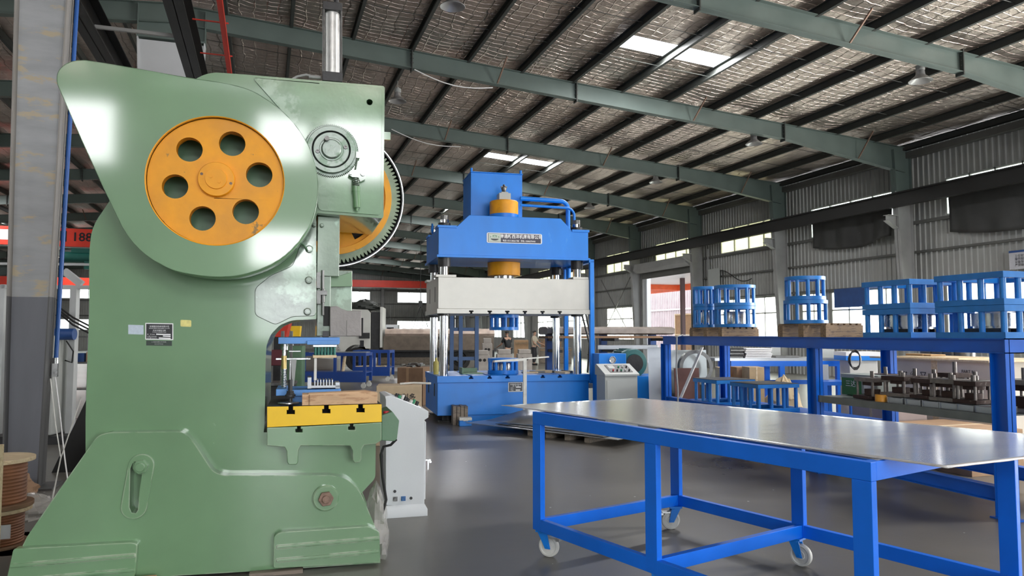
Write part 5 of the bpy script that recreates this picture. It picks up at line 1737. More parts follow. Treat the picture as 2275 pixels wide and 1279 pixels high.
for i in range(26):
    t = 2 * math.pi * i / 26; m.bar((c[0] + .02 + r_ * .95 * math.cos(t), .24, c[1] + r_ * .95 * math.sin(t)), (c[0] + .02 + r_ * .95 * math.cos(t), .7, c[1] + r_ * .95 * math.sin(t)), .012, .03, 0, (math.cos(t), 0, math.sin(t)))
obj('motor_body', m, mat('motor_green', (.02, .12, .12), .45, 0, .15), mo)
m = MB(); m.cyl((c[0] + .02, -.006, c[1]), (c[0] + .02, .01, c[1]), r_ * .62, n=32); obj('fan_grille', m, BLACKST, mo)
m = MB(); m.box(c[0] - .2, c[0] + .24, .25, .7, F2.p(1400, 836)[1] - .0, c[1] - r_ * .8); obj('motor_foot', m, bpy.data.materials['motor_green'], mo)

FH = Vector((math.sin(YAW), math.cos(YAW), 0))


def gd(px, z):
    """floor point under image column px at forward distance z"""
    return RT * ((px - CX) / FPX * z) + FH * z


def hy(y, z):
    return 1.6 + (HORIZON - y) / FPX * z


def wd(n, z):
    return n / FPX * z


# ================================================================ blue welded work table
TH_ = 1.03
FT = Fr(onz(1183, 914, TH_), -15.65)
FT.O.z = 0
tb = fthing('work_table', 'large blue welded steel work table on white castors in the right foreground', 'table', FT)
dB = FT.side(1458, 1100, 0)[0]; dC = FT.side(1937, 1100, 0)[0]
Wd = 1.45
lz0 = .19
legs_d = [-.095, dB, dC]
TW, TD, RH = .042, .095, .085
for d in legs_d:
    for s_ in (0, Wd - TW):
        m = MB(); m.box(s_, s_ + TW, d, d + TD, lz0, TH_ - RH); obj('leg', m, TBLUE, tb, bevel=.003)
m = MB()
for s_ in (0, Wd - TW):
    m.box(s_, s_ + TW, dC, 0, TH_ - RH, TH_)
for d in legs_d: m.box(TW, Wd - TW, d, d + .05, TH_ - RH, TH_)
obj('top_frame', m, TBLUE, tb, bevel=.003)
for s_ in (0, Wd - TW):
    for a, b in ((dC + TD, dB), (dB + TD, -.095)):
        m = MB(); m.box(s_, s_ + TW, a, b, lz0, lz0 + RH); obj('lower_rail', m, TBLUE, tb, bevel=.003)
for d in legs_d:
    m = MB(); m.box(TW, Wd - TW, d + .01, d + .055, lz0, lz0 + RH); obj('cross_rail', m, TBLUE, tb, bevel=.003)
def castor(s_, d_, rot, brake):
    m = MB(); T = Matrix.Translation((s_, d_, 0)) @ Matrix.Rotation(rot, 4, 'Z')
    m.box(-.05, .05, -.05, .05, .176, .19, 0, T)
    for q in (-1, 1):
        vs = [(-.045, q * .026, .176), (.03, q * .026, .176), (.045 + .01, q * .026, .06), (.015, q * .026, .06)]
        vs += [(x, y + q * .004, z) for x, y, z in vs]
        m.add(vs, [(0, 1, 2, 3), (7, 6, 5, 4), (0, 4, 5, 1), (1, 5, 6, 2), (2, 6, 7, 3), (3, 7, 4, 0)], 0, T)
    m.cyl(T @ Vector((.035, -.034, .075)), T @ Vector((.035, .034, .075)), .010, n=10)
    m.cyl(T @ Vector((0, 0, .165)), T @ Vector((0, 0, .18)), .04, n=18)
    c = obj('castor', m, PBLUE, tb)
    w_ = MB(); p = T @ Vector((.035, -.019, .075)); q = T @ Vector((.035, .019, .075))
    w_.lathe([(0, 0), (.030, 0), (.032, .004), (.055, .004), (.060, 0), (.072, .002), (.075, .008), (.075, .030), (.072, .036), (.060, .038), (.055, .034), (.032, .034), (.030, .038), (0, .038)], p, (q - p), 36)
    obj('wheel', w_, NYLON, c, label='white nylon wheel')
    if brake:
        b = MB(); b.box(.045, .11, -.03, .03, .135, .145, 0, T); b.box(.10, .125, -.03, .03, .12, .14, 0, T); obj('brake_pedal', b, STEEL, c)
castor(.07, -.05, math.radians(-60), True)
castor(Wd - .06, -.06, math.radians(150), True)
castor(Wd - .06, dB + .05, math.radians(-80), False)
castor(.07, dC + .05, math.radians(-40), True)
castor(Wd - .06, dC + .05, math.radians(-60), False)
castor(.07, dB + .05, math.radians(-40), False)

# aluminium sheets on the table
def sheet(name, corners, z, th, label, mtl, bow=.0, seed=1, curl=0.0, droop=0.0):
    random.seed(seed)
    A_, B_, C_, D_ = [Vector((c[0], c[1], 0)) for c in corners]     # A->B across far end, D->C across near end
    n, k = 60, 26
    m = MB()
    for j in range(k + 1):
        for i in range(n + 1):
            u, v = i / n, j / k
            p = A_.lerp(D_, u).lerp(B_.lerp(C_, u), v)
            zz = z + bow * math.sin(u * 7 + v * 2) * math.sin(v * 3.1)
            if u > .86: zz -= droop * ((u - .86) / .14) ** 2 * (1 - v * .35)
            if v < .06 or v > .97 or u > .97:
                zz += curl * (random.random() - .3)
            m.v.append((p.x, p.y, zz))
    m.f = [(j * (n + 1) + i, j * (n + 1) + i + 1, (j + 1) * (n + 1) + i + 1, (j + 1) * (n + 1) + i) for j in range(k) for i in range(n)]
    m.m = [0] * len(m.f)
    o = obj(name, m, mtl, smooth=60)
    s_ = o.modifiers.new('t', 'SOLIDIFY'); s_.thickness = th; s_.offset = 1
    return tag(o, label, 'metal sheet')
P1, P2, P5 = onz(1113, 902, TH_), onz(1420, 886, TH_), onz(2105, 1043, TH_)
P3 = P2 + (P5 - P1) * 1.02 + Vector((.17, .0, 0))
sheet('steel_sheet', (P1 + Vector((.10, -.02, 0)), P2 - Vector((.05, .1, 0)), P3 + (P2 - P3) * .12, P5 + (P1 - P5) * .09 + Vector((-.012, -.01, 0))), TH_ + .0005, .002, 'lower dull metal sheet under the top sheet on the blue table', GALV, .0004, 3)

sheet('aluminium_sheet', (P1, P2, P3, P5), TH_ + .0055, .002, 'bright mill-finish aluminium sheet on top of the blue table', ALU, .0015, 5, .0016, .0)

# ================================================================ tall blue rack with cage dies
RX0, RX1, RTOP, RB = 6.05, 7.25, 1.555, .13
yN = onX(2238, 900, RX0).y; yF = onX(1468, 800, RX0).y; yM = onX(1812, 800, RX0).y
FRk = Fr((RX0, yN), 0)
rk = fthing('steel_rack', 'long blue H-beam rack carrying caged dies, running down the right side', 'rack', FRk)
LR = yF - yN; LM = yM - yN
def hbeam_y(m, s_, y0, y1, z0, z1, w=.10, t=.009):
    m.box(s_, s_ + w, y0, y1, z0, z0 + t); m.box(s_, s_ + w, y0, y1, z1 - t, z1); m.box(s_ + w / 2 - t / 2, s_ + w / 2 + t / 2, y0, y1, z0, z1)
for s_ in (0, RX1 - RX0 - .1):
    m = MB(); hbeam_y(m, s_, 0, LR, RTOP - RB, RTOP); m.box(s_, s_ + .1, 0, .009, RTOP - RB, RTOP); obj('top_beam', m, RBLUE, rk)
for d in (0, LM, LR - .1):
    m = MB(); z0, z1 = RTOP - RB, RTOP - .001
    m.box(.1, RX1 - RX0 - .1, d, d + .1, z0, z0 + .009); m.box(.1, RX1 - RX0 - .1, d, d + .1, z1 - .009, z1); m.box(.1, RX1 - RX0 - .1, d + .0, d + .009, z0, z1)
    obj('end_beam', m, RBLUE, rk)
    for s_ in (0, RX1 - RX0 - .1):
        m = MB(); t = .009; D_ = .15; dd = d if d < LR - .2 else d - .05
        m.box(s_, s_ + .1, dd, dd + t, 0, RTOP - RB); m.box(s_, s_ + .1, dd + D_ - t, dd + D_, 0, RTOP - RB); m.box(s_ + .05 - t / 2, s_ + .05 + t / 2, dd, dd + D_, 0, RTOP - RB)
        m.box(s_ - .03, s_ + .13, dd - .03, dd + D_ + .03, 0, .012)
        obj('leg', m, RBLUE, rk)
for s_ in (0, RX1 - RX0 - .1):
    for a, b in ((.15, LM), (LM + .15, LR - .15)):
        m = MB(); hbeam_y(m, s_, a, b, .14, .27); obj('lower_rail', m, RBLUE, rk)
# grey shelf between middle and near legs
SZ = .885
m = MB(); m.box(.02, .06, .15, LM + .02, SZ - .075, SZ); m.box(RX1 - RX0 - .08, RX1 - RX0 - .04, .15, LM, SZ - .075, SZ); m.box(.06, RX1 - RX0 - .08, .17, LM, SZ - .02, SZ - .005)
obj('shelf', m, mat('shelf_channel_grey', (.17, .18, .17), .4, .5, .15, 6), rk, label='grey channel shelf')
m = MB(); hbeam_y(m, 0, LM + .15, LR - .15, .5, .6); obj('middle_rail', m, RBLUE, rk)


def cage_square(parent, sx, sy, z0, z1, nx, ny, band=.055, post=.026, mtl=None):
    mtl = mtl or CBLUE
    for za in (z0, z1 - band):
        m = MB(); inner = [(.09, .09), (sx - .09, .09), (sx - .09, sy - .09), (.09, sy - .09)]
        m.prism([(0, 0), (sx, 0), (sx, sy), (0, sy)], za, za + band, holes=[inner], plane='xy'); obj('frame_plate', m, mtl, parent, bevel=.002)
    for i in range(nx + 1):
        for j in range(ny + 1):
            if 0 < i < nx and 0 < j < ny: continue
            x = post + .01 + (sx - 2 * post - .02) * i / nx; y = post + .01 + (sy - 2 * post - .02) * j / ny
            m = MB(); m.cyl((x, y, z0 + band), (x, y, z1 - band), post, n=12); obj('post', m, mtl, parent)
    return parent


def core(parent, x, y, r, z0, z1, legs=0):
    m = MB(); m.lathe([(0, z0), (r * .9, z0), (r * .9, z0 + .02), (r, z0 + .02), (r, z1 - .02), (r * .93, z1), (0, z1)], (x, y, 0), (0, 0, 1), 36); obj('die_core', m, STEEL, parent)


hT = .292
csx, csy = .72, .70
c1 = onX(2236, 700, RX0 + .02)
for k, (yy, sx_, sy_) in enumerate(((onX(2236, 700, RX0 + .02).y, .80, .70), (onX(2026, 700, RX0 + .02).y, .62, .62))):
    nm = 'stack at the right edge of view' if k == 0 else 'stack second from the right'
    for tier in (0, 1):
        t = thing('caged_die', 'blue square caged die on the rack, %s tier, %s' % (('lower', 'upper')[tier], nm), 'caged die', (RX0 + .0, yy, RTOP + tier * (hT + .002)), 0, 'caged dies on the rack')
        cage_square(t, sx_, sy_, 0, hT, 4 if k == 0 else 3, 3)
        if tier == 0:
            core(t, sx_ / 2, sy_ / 2, .24, .09, hT - .045)
            m = MB()
            for q in range(3): m.box(.14 + .15 * q, .22 + .15 * q, .12, sy_ - .12, .045, .09)
            obj('packing', m, BLACKST, t)
# pallets and round cages
def pallet(px0, px1, X0, X1, z0, h, label, mtl=WOODB, group=None):
    y0 = onX(px1, 740, X0).y; y1 = onX(px0, 740, X0).y + .04
    t = thing('wooden_pallet', label, 'pallet', (X0, y0, z0), 0, group)
    n = 6
    for i in range(n):
        m = MB(); a = (X1 - X0) * i / n + .01; m.box(a, a + (X1 - X0) / n - .03, 0, y1 - y0, h - .022, h); obj('top_board', m, mtl, t, bevel=.002)
    for q in (0, .5, 1):
        m = MB(); yy = (y1 - y0 - .09) * q; m.box(0, X1 - X0, yy, yy + .09, 0, h - .022); obj('runner', m, mtl, t, bevel=.002)
    return (X0, y0, X1, y1)
pallet(1535, 1604, RX0 - .02, 6.64, RTOP, .13, 'old timber pallet on the far end of the blue rack under two round caged dies')
pallet(1733, 1835, RX0 - .02, 6.56, RTOP, .16, 'old timber pallet on the middle of the blue rack under one round caged die')
for k, (px_, X_, r, zb_, h1, lab) in enumerate(((1566, 6.18, .175, RTOP + .13, .30, 'leftmost of the stacks on the rack'), (1633, 6.32, .285, RTOP + .13, .295, 'wide stack, second from the left'), (1790, 6.25, .235, RTOP + .16, .285, 'stack standing alone in the middle of the rack'))):
    y_ = onX(px_, 700, X_).y
    for tier in (0, 1):
        t = thing('caged_die', 'blue round caged die, %s tier, %s' % (('lower', 'upper')[tier], lab), 'caged die', (X_, y_, zb_ + tier * (h1 + .002)), 0, 'caged dies on the rack')
        rr = r * (1.08 if (k == 2 and tier == 0) else 1)
        cage_round(t, rr, 0, h1, 11, .045, .02)
        if tier == 0 and k < 2: stud_round(rr * .55, .07 if k == 0 else .05, h1 * .75, t)
m = MB(); m.box(0, .14, 0, .10, 0, .03)
y_ = onX(1672, 715, 6.2).y
# lifting strap over the rack
F_ = Fr((RX0, onX(1508, 800, RX0).y), 0)
m = MB(); pts = [(.3, .1, RTOP + .012), (.08, .05, RTOP + .016), (-.012, .03, RTOP - .01), (-.022, .02, 1.3), (-.02, .04, 1.05), (-.02, 0, .7), (-.02, .02, .35), (-.03, .0, .05)]
pp = []
for a, b in zip(pts[:-1], pts[1:]):
    for q in range(5): pp.append(tuple(Vector(a).lerp(Vector(b), q / 5)))
pp.append(pts[-1])
for a, b in zip(pp[:-1], pp[1:]): m.bar(a, b, .012, .085, up=(.4, 1, 0))
o = obj('lifting_strap', m, NYLON); place(o, F_.O, 0); tag(o, 'white webbing strap hanging over the far end of the blue rack', 'strap')

# dies on the grey shelf
DIEB = mat('die_brown_steel', (.055, .030, .024), .5, .5, .3, 12, .2, 30, .1, wear=.6, wcol=(.14, .11, .09), wscale=14)
DIET = mat('die_worn_edge', (.19, .165, .145), .42, .6, .3, 12, .2, 30)
def dieset(x, y, w_, d_, h_, label, k, z=SZ - .003, g='press dies on the grey shelf'):
    random.seed(k)
    t = thing('press_die', label, 'die', (x, y, z), random.uniform(-6, 6), g)
    m = MB(); m.box(0, d_, 0, w_, .0, .035); obj('base_plate', m, DIET if k % 2 else DIEB, t, bevel=.002)
    m = MB(); m.box(.01, d_ - .01, .01, w_ - .01, h_ * .62, h_ * .62 + .045); obj('top_plate', m, DIEB if k % 3 else DIET, t, bevel=.002)
    for a in (.035, d_ - .035):
        for b in (.035, w_ - .035):
            m = MB(); m.cyl((a, b, .035), (a, b, h_ * .62), .013, n=12); obj('guide_post', m, DIET, t)
    m = MB(); m.cyl((d_ / 2, w_ / 2, h_ * .62 + .045), (d_ / 2, w_ / 2, h_), .02, n=16); obj('shank', m, DIET, t)
    m = MB(); m.box(d_ * .3, d_ * .7, w_ * .28, w_ * .72, .035, h_ * .35); m.box(d_ * .25, d_ * .75, w_ * .25, w_ * .75, h_ * .48, h_ * .62); obj('punch_block', m, DIEB, t, bevel=.002)
    if k % 2:
        m = MB(); m.cyl((d_ * .15, w_ * .15, h_ * .62 + .045), (d_ * .15, w_ * .15, h_ * .62 + .09), .018, n=12); obj('bushing', m, DIET, t)
    return t
spots = [(1930, .30, .30, 'leftmost on the shelf, in front of the green carton'), (2000, .30, .26, 'second on the shelf with bright edge'), (2058, .28, .25, 'third along the shelf'), (2110, .28, .27, 'fourth along the shelf with grey top plate'), (2160, .24, .26, 'last on the shelf against the near leg')]
for k, (px_, w_, h_, lab) in enumerate(spots):
    y_ = onX(px_, 860, RX0 + .25).y
    dieset(RX0 + .15, y_ - w_ / 2, w_, .26, h_, 'dark brown press die, ' + lab, k, z=SZ + (.0 if k < 1 else .062))
for k, px_ in enumerate((1945, 2010, 2050, 2095, 2140, 2185)):
    y_ = onX(px_, 860, RX0 + .6).y
    dieset(RX0 + .62, y_ - .14, .24, .24, .33 if k != 3 else .42, 'dark brown press die in the back row of the shelf, %s from the left' % ORD[k], k + 7, z=SZ, g='back row of dies on the shelf')
# grey spacer channels under the near dies
for k in range(6):
    y_ = onX(1975 + k * 38, 880, RX0 + .12).y
    m = MB(); m.box(0, .30, -.19, -.18, 0, .06); m.box(0, .30, -.01, 0, 0, .06); m.box(.01, .29, -.18, -.01, 0, .055)
    o = obj('spacer_block', m, GALV); place(o, (RX0 + .1, y_, SZ - .003)); tag(o, 'grey steel spacer block under the dies on the shelf, %s from the left' % ORD[k], 'block', 'spacer blocks on the shelf')
m = MB(); m.box(0, .5, 0, .6, 0, .22)
y_ = onX(1963, 850, RX0 + .5).y
bx_ = thing('carton', 'green and white carton on the left end of the grey shelf', 'box', (RX0 + .42, y_, SZ - .003), 0)
m = MB(); m.box(0, .34, 0, .55, 0, .24); obj('body', m, mat('carton_green', (.03, .16, .04), .5, 0, .1), bx_, bevel=.006)
m = MB(); m.box(-.003, .345, -.004, .24, .03, .2); m.box(-.006, .35, -.006, .556, .20, .245); obj('lid', m, mat('carton_grey_film', (.30, .33, .30), .4), bx_, bevel=.004)
m = MB(); m.box(-.006, -.003, .0, .20, .04, .18); obj('label', m, WHITE, bx_)
textmesh('lettering', '三达', .08, WHITE, bx_, (-.006, .40, .13), (H90, 0, -H90))
wrap('plastic_bag', Fr((RX0 + .2, onX(1860, 870, RX0 + .2).y), 0), 0, 0, .09, .14, .13, 'crumpled white plastic bag on the left end of the grey shelf', 8, mat('bag_white', (.55, .56, .56), .4, 0, .1, 8), 'bag')
m = MB(); m.cyl((0, 0, 0), (0, 0, .07), .06, n=20); o = obj('adhesive_tape', m, mat('tape_orange', (.75, .33, .03), .4)); place(o, (RX0 + .12, onX(1957, 870, RX0 + .12).y, SZ)); tag(o, 'orange roll of tape on the shelf beside the first die', 'tape')
# things on the floor below and beyond the shelf
def rbox(name, px0, px1, X, depth, z0, z1, mtl, label, cat, parts=None, group=None):
    y0 = onX(px1, 800, X).y; y1 = onX(px0, 800, X).y
    t = thing(name, label, cat, (X, y0, z0), 0, group)
    m = MB(); m.box(0, depth, 0, y1 - y0, 0, z1 - z0); obj('body', m, mtl, t, bevel=.004)
    m = MB(); m.box(-.002, depth + .002, (y1 - y0) * .47, (y1 - y0) * .53, -.0, z1 - z0 + .001); obj('tape', m, WOODL, t)
    return t, y1 - y0
rbox('carton', 1985, 2150, 7.5, .8, 0, .50, CARD, 'long brown carton on the floor behind the blue rack', 'box')
rbox('carton', 1890, 1975, 7.6, .6, 0, .62, mat('pink_carton', (.50, .40, .36), .8), 'pale pink carton on the floor behind the rack, beside its middle leg', 'box')
F_, _ = rbox('plywood_crate', 1968, 2200, 8.6, 1.2, 0, 1.24, mat('white_board_box', (.62, .56, .47), .7, 0, .08), 'large pale plywood crate with loose lid behind the shelf of dies', 'crate')
m = MB(); m.box(-.15, 1.2, -.1, _ + .15, 1.24, 1.262); m.box(-.05, .5, .4, _ - .2, 1.262, 1.275); obj('lid', m, WOODL, F_)
textmesh('handling_marks', '⇈ ☂ ▽', .11, INK, F_, (-.004, _ - .5, 1.02), (H90, 0, -H90))
textmesh('handling_lettering', 'PART No.\nGW  NW\nMADE IN CHINA', .055, INK, F_, (-.004, _ - 1.35, 1.05), (H90, 0, -H90))
m = MB(); m.box(0, .18, 0, .30, 0, .03); m.box(.02, .3, -.12, .1, .0, .025); o = obj('work_gloves', m, mat('glove_tan', (.35, .22, .10), .8), bevel=.01); place(o, (8.9, onX(2050, 800, 8.9).y, 1.276)); tag(o, 'pair of tan work gloves on the crate lid', 'gloves')
# grey bins row beyond the crate
for k in range(4):
    m = MB(); y_ = onX(2065 + 26 * k, 790, 10.2).y; m.lathe([(0, 0), (.14, 0), (.15, .2), (.15, .28), (.13, .28)], (0, 0, 0), (0, 0, 1), 20)
    o = obj('steel_drum', m, STEELD); place(o, (10.2, y_, 1.23)); tag(o, 'small dark steel drum on the bench beyond the crate, %s from the left' % ORD[k], 'drum', 'drums on the far bench')
m = MB(); m.box(10.0, 10.9, onX(2240, 800, 10).y, onX(2020, 800, 10).y, 1.19, 1.23)
y0_, y1_ = onX(2240, 800, 10).y, onX(2020, 800, 10).y
for a in (10.05, 10.8):
    for b in (y0_ + .05, y1_ - .1): m.box(a, a + .05, b, b + .05, 0, 1.19)
tag(obj('workbench', m, BLACKST), 'dark bench with drums on it beyond the plywood crate', 'bench')
# timber and wooden box at right edge
t = thing('timber_bundle', 'pale pine planks leaning at the right edge behind the near rack leg', 'timber', (6.75, yN + .28, 0))
for k in range(4):
    m = MB(); m.bar((.0 + .06 * k, -.1 - .07 * k, .0), (.1 + .06 * k, -.02 - .07 * k, 1.02 - .03 * k), .06, .035, up=(1, 0, 0)); obj('plank', m, WOODP, t, bevel=.002)
dieset(6.45, onX(2285, 850, 6.45).y, .3, .3, .40, 'dark tall press die at the right edge beyond the near rack leg', 9, z=SZ)
m = MB(); m.box(6.35, 7.2, yN - 1.6, yN - .1, SZ - .03, SZ - .005)
for a in (6.37, 7.14):
    for b in (yN - 1.58, yN - .16): m.box(a, a + .05, b, b + .05, 0, SZ - .03)
tag(obj('low_bench', m, DBLUE), 'low blue bench beyond the near end of the rack at the right edge', 'bench')

# notice board on the wall, right edge
by = onX(2262, 575, WX - .1).y
t = thing('notice_board', 'white notice board with rows of writing on the right wall at the edge of view', 'board', (WX - .16, by, hy(597, 18.6)))
bz_ = onX(2262, 598, WX - .1).z; tz_ = onX(2262, 556, WX - .1).z
t.location.z = bz_
m = MB(); m.box(0, .02, -.5, .22, 0, tz_ - bz_); obj('panel', m, mat('board_white', (.58, .58, .62), .5), t, bevel=.004)
textmesh('board_lettering', '工位安全\n操作规程\n设备保养\n严禁烟火', .085, BLACKP, t, (-.004, -.12, (tz_ - bz_) * .45), (H90, 0, -H90))
m = MB(); m.box(-.003, 0, -.5, .22, tz_ - bz_ - .06, tz_ - bz_); obj('heading', m, DBLUE, t)

# ================================================================ helpers for the middle distance
def bthing(name, label, cat, px, z, deg=None, group=None):
    """thing standing on the floor under image column px, z metres ahead; faces the lens by default"""
    p = gd(px, z)
    return thing(name, label, cat, (p.x, p.y, 0), math.degrees(YAW) if deg is None else deg, group)


def bx(parent, nm, x0, x1, y0, y1, z0, z1, mtl, bevel=0, label=None):
    m = MB(); m.box(x0, x1, y0, y1, z0, z1); return obj(nm, m, mtl, parent, bevel=bevel, label=label)


# cage dies on a low shelf inside the far bay of the rack
bx(rk, 'lower_shelf', .02, RX1 - RX0 - .02, LM + .16, LR - .16, .535, .55, RBLUE)
for k, px_ in enumerate((1592, 1684)):
    y_ = onX(px_, 850, RX0 + .12).y
    t = thing('caged_die', 'single blue square caged die on the low shelf of the rack, %s one' % ('far left' if k == 0 else 'near right'), 'caged die', (RX0 + .12, y_, .551), 0, 'caged dies on the low shelf')
    cage_square(t, .66, .62, 0, .37, 3, 3, .05, .024)
    bx(t, 'cover_plate', 0, .66, 0, .62, .371, .376, BLACKST)

# galvanised sheets, brown plate, steel hoop and bar at the far end of the rack
def leaning(name, px, z, w_, h_, th, tilt, mtl, label, cat, deg=10):
    t = bthing(name, label, cat, px, z, deg)
    m = MB(); c, s_ = math.cos(math.radians(tilt)), math.sin(math.radians(tilt))
    vs = [(0, 0, 0), (w_, 0, 0), (w_, h_ * s_, h_ * c), (0, h_ * s_, h_ * c)]
    vs += [(x, y + th, z_) for x, y, z_ in vs]
    m.add(vs, [(0, 1, 2, 3), (7, 6, 5, 4), (0, 4, 5, 1), (1, 5, 6, 2), (2, 6, 7, 3), (3, 7, 4, 0)])
    for v in range(1): pass
    obj('sheet', m, mtl, t); return t
bk = bthing('storage_rack', 'dark cantilever rack of long wrapped bars behind the control desk', 'rack', 1328, 15.6, 5)
RKW = wd(150, 15.6)
ht = hy(745, 15.6)
for x in (-.9, .35, RKW + .1):
    bx(bk, 'post', x, x + .14, .75, .9, 0, ht + .1, DBLUE)
    for z_ in (ht - .06, hy(771, 15.6) - .05, .45): bx(bk, 'arm', x + .02, x + .12, 0, .75, z_ - .06, z_, BLACKST)
bx(bk, 'foot_rail', -1, RKW + .3, .75, .9, 0, .12, DBLUE)
def onrack(name, x0, x1, y0, y1, z0, z1, mtl, label, cat, n=1, group=None):
    m = MB(); m.box(x0, x1, y0, y1, z0, z1); o = obj(name, m, mtl, bevel=.01); place(o, (bk.location.x, bk.location.y, 0), 5); return tag(o, label, cat, group)
WRAP = mat('brown_wrap_film', (.27, .23, .20), .4, 0, .2, 5, .5, 7, .12)
m = MB(); random.seed(4)
n = 40
for j in range(n + 1):
    x = -1.1 + (RKW + 1.45) * j / n
    for a in range(12):
        t = 2 * math.pi * a / 12; rr = 1 + .06 * random.random()
        m.v.append((x, .38 + .34 * rr * max(-1, min(1, 1.3 * math.cos(t))), ht + .075 + .075 * rr * max(-1, min(1.2, 1.3 * math.sin(t)))))
m.f = [(j * 12 + a, j * 12 + (a + 1) % 12, (j + 1) * 12 + (a + 1) % 12, (j + 1) * 12 + a) for j in range(n) for a in range(12)] + [tuple(range(12)), tuple(n * 12 + a for a in range(12))]
m.m = [0] * len(m.f)
o = obj('bar_bundle', m, WRAP); place(o, (bk.location.x, bk.location.y, .02), 5); tag(o, 'long bundle of bars in brown wrapping on the top of the dark rack', 'bundle')
onrack('bar_tray', -1.1, RKW + .3, .0, .74, ht - .06, ht - .01, CARDD, 'brown board tray under the wrapped bars on the dark rack', 'board')
zg = hy(771, 15.6)
for k in range(3):
    onrack('aluminium_profile', -.0 + .01 * k, RKW - .05, .02 + .14 * k, .14 + .14 * k, zg - .05, zg + .045, GALV, 'pale grey aluminium profile on the middle arms of the dark rack, %s from the front' % ORD[k], 'profile', group='profiles on the dark rack')
for k in range(4):
    onrack('steel_angle', -.6 + .1 * k, RKW - .3, .05 + .15 * k, .15 + .15 * k, .45, .55, STEELD, 'dark steel bar on the bottom arms of the rack, %s from the front' % ORD[k], 'bar', group='bars on the lower arms')
leaning('galvanised_sheet', 1441, 12.9, wd(34, 12.9), hy(771, 12.9), .003, 3, GALV, 'upright galvanised sheet leaning at the far end of the blue rack, left one', 'metal sheet')
leaning('galvanised_sheet', 1492, 13.2, wd(84, 13.2), hy(777, 13.2), .003, 4, mat('pale_sheet', (.42, .46, .47), .35, .6), 'wide pale galvanised sheet leaning behind the far rack leg', 'metal sheet')
leaning('brown_plate', 1500, 12.55, wd(58, 12.55), hy(817, 12.55), .02, 5, mat('red_brown_plate', (.16, .07, .055), .6, .1, .25, 5), 'reddish brown plate leaning inside the far end of the rack', 'plate')
hz_ = hy(818, 12.75); rr = wd(39, 12.75)
t = bthing('steel_hoop', 'large grey steel hoop leaning upright behind the brown plate', 'hoop', 1545, 12.95, 12)
m = MB(); m.lathe([(rr * .80, 0), (rr, 0), (rr, .12), (rr * .97, .12), (rr * .97, .01), (rr * .80, .01)], (0, 0, rr + .70), (0, 1, 0), 48, close=True); obj('hoop', m, STEELD, t)
bx(t, 'trestle', -.25, .25, 0, .14, .0, .70, BLACKST)
t = bthing('flat_bar', 'white flat bar leaning diagonally across the hoop at the far end of the rack', 'bar', 1498, 12.2, 10)
m = MB(); m.bar((0, 0, .35), (wd(78, 12.2), .25, hy(772, 12.2)), .05, .02); m.bar((-wd(30, 12), -.1, 0.0), (0, 0, .35), .05, .02); obj('bar', m, NYLON, t)

# middle table with stacked plates (seen under the blue rack)
zT = 13.8; hT_ = hy(801, zT)
mt = bthing('trestle_table', 'long blue table with grey top behind the blue rack, stacked with plates', 'table', 1622, zT)
Wt = wd(246, zT)
bx(mt, 'top', -.3, Wt + .02, 0, .9, hT_ + .0, hT_ + .05, GALV)
bx(mt, 'apron', 0, Wt, 0, .06, hT_ - .1, hT_, TBLUE)
for x in (0, wd(62, zT), wd(108, zT), Wt - .1):
    bx(mt, 'leg', x, x + .09, 0, .09, 0, hT_ - .1, TBLUE); bx(mt, 'leg', x, x + .09, .8, .89, 0, hT_, TBLUE)
bx(mt, 'stretcher', 0, Wt, .4, .46, hy(846, zT) - .08, hy(846, zT), RBLUE)
def ontab(name, x0, x1, y0, y1, z0, z1, mtl, label, cat, group=None, base=mt, deg=None, bevel=.003):
    m = MB(); m.box(x0, x1, y0, y1, z0, z1); o = obj(name, m, mtl, bevel=bevel); place(o, (base.location.x, base.location.y, 0), -math.degrees(base.rotation_euler.z)); return tag(o, label, cat, group)
for k in range(6):
    zz = hT_ + .051 + .031 * k; xo = .012 * ((k * 7) % 3)
    ontab('white_board', wd(36, zT) + xo, wd(94, zT) + xo, .12, .6, zz, zz + .024, WHITE, 'white board in the stack on the blue table, %s from the bottom' % ORD[k], 'board', 'stacked white boards')
for k in range(6):
    zz = hT_ + .051 + .032 * k; xo = .012 * ((k * 5) % 3)
    ontab('dark_plate', wd(2, zT) + xo, wd(33, zT) + xo, .15, .6, zz, zz + .025, BLACKST if k % 2 else STEELD, 'dark steel plate in the stack left of the white boards, %s from the bottom' % ORD[k], 'plate', 'stacked dark plates')
ontab('box_beam', wd(108, zT), wd(160, zT), .2, .5, hT_ + .051, hT_ + .09, STEELD, 'dark ribbed rail on the blue table right of the white boards', 'rail')
ontab('grey_case', wd(112, zT), wd(134, zT), .55, .8, hT_ + .051, hT_ + .26, GPAINT, 'pale grey case at the back of the blue table', 'case')
ontab('paper_stack', wd(206, zT), wd(240, zT), .2, .6, hT_ + .051, hT_ + .21, GPAINT, 'stack of grey sheets on the right end of the blue table', 'stack')
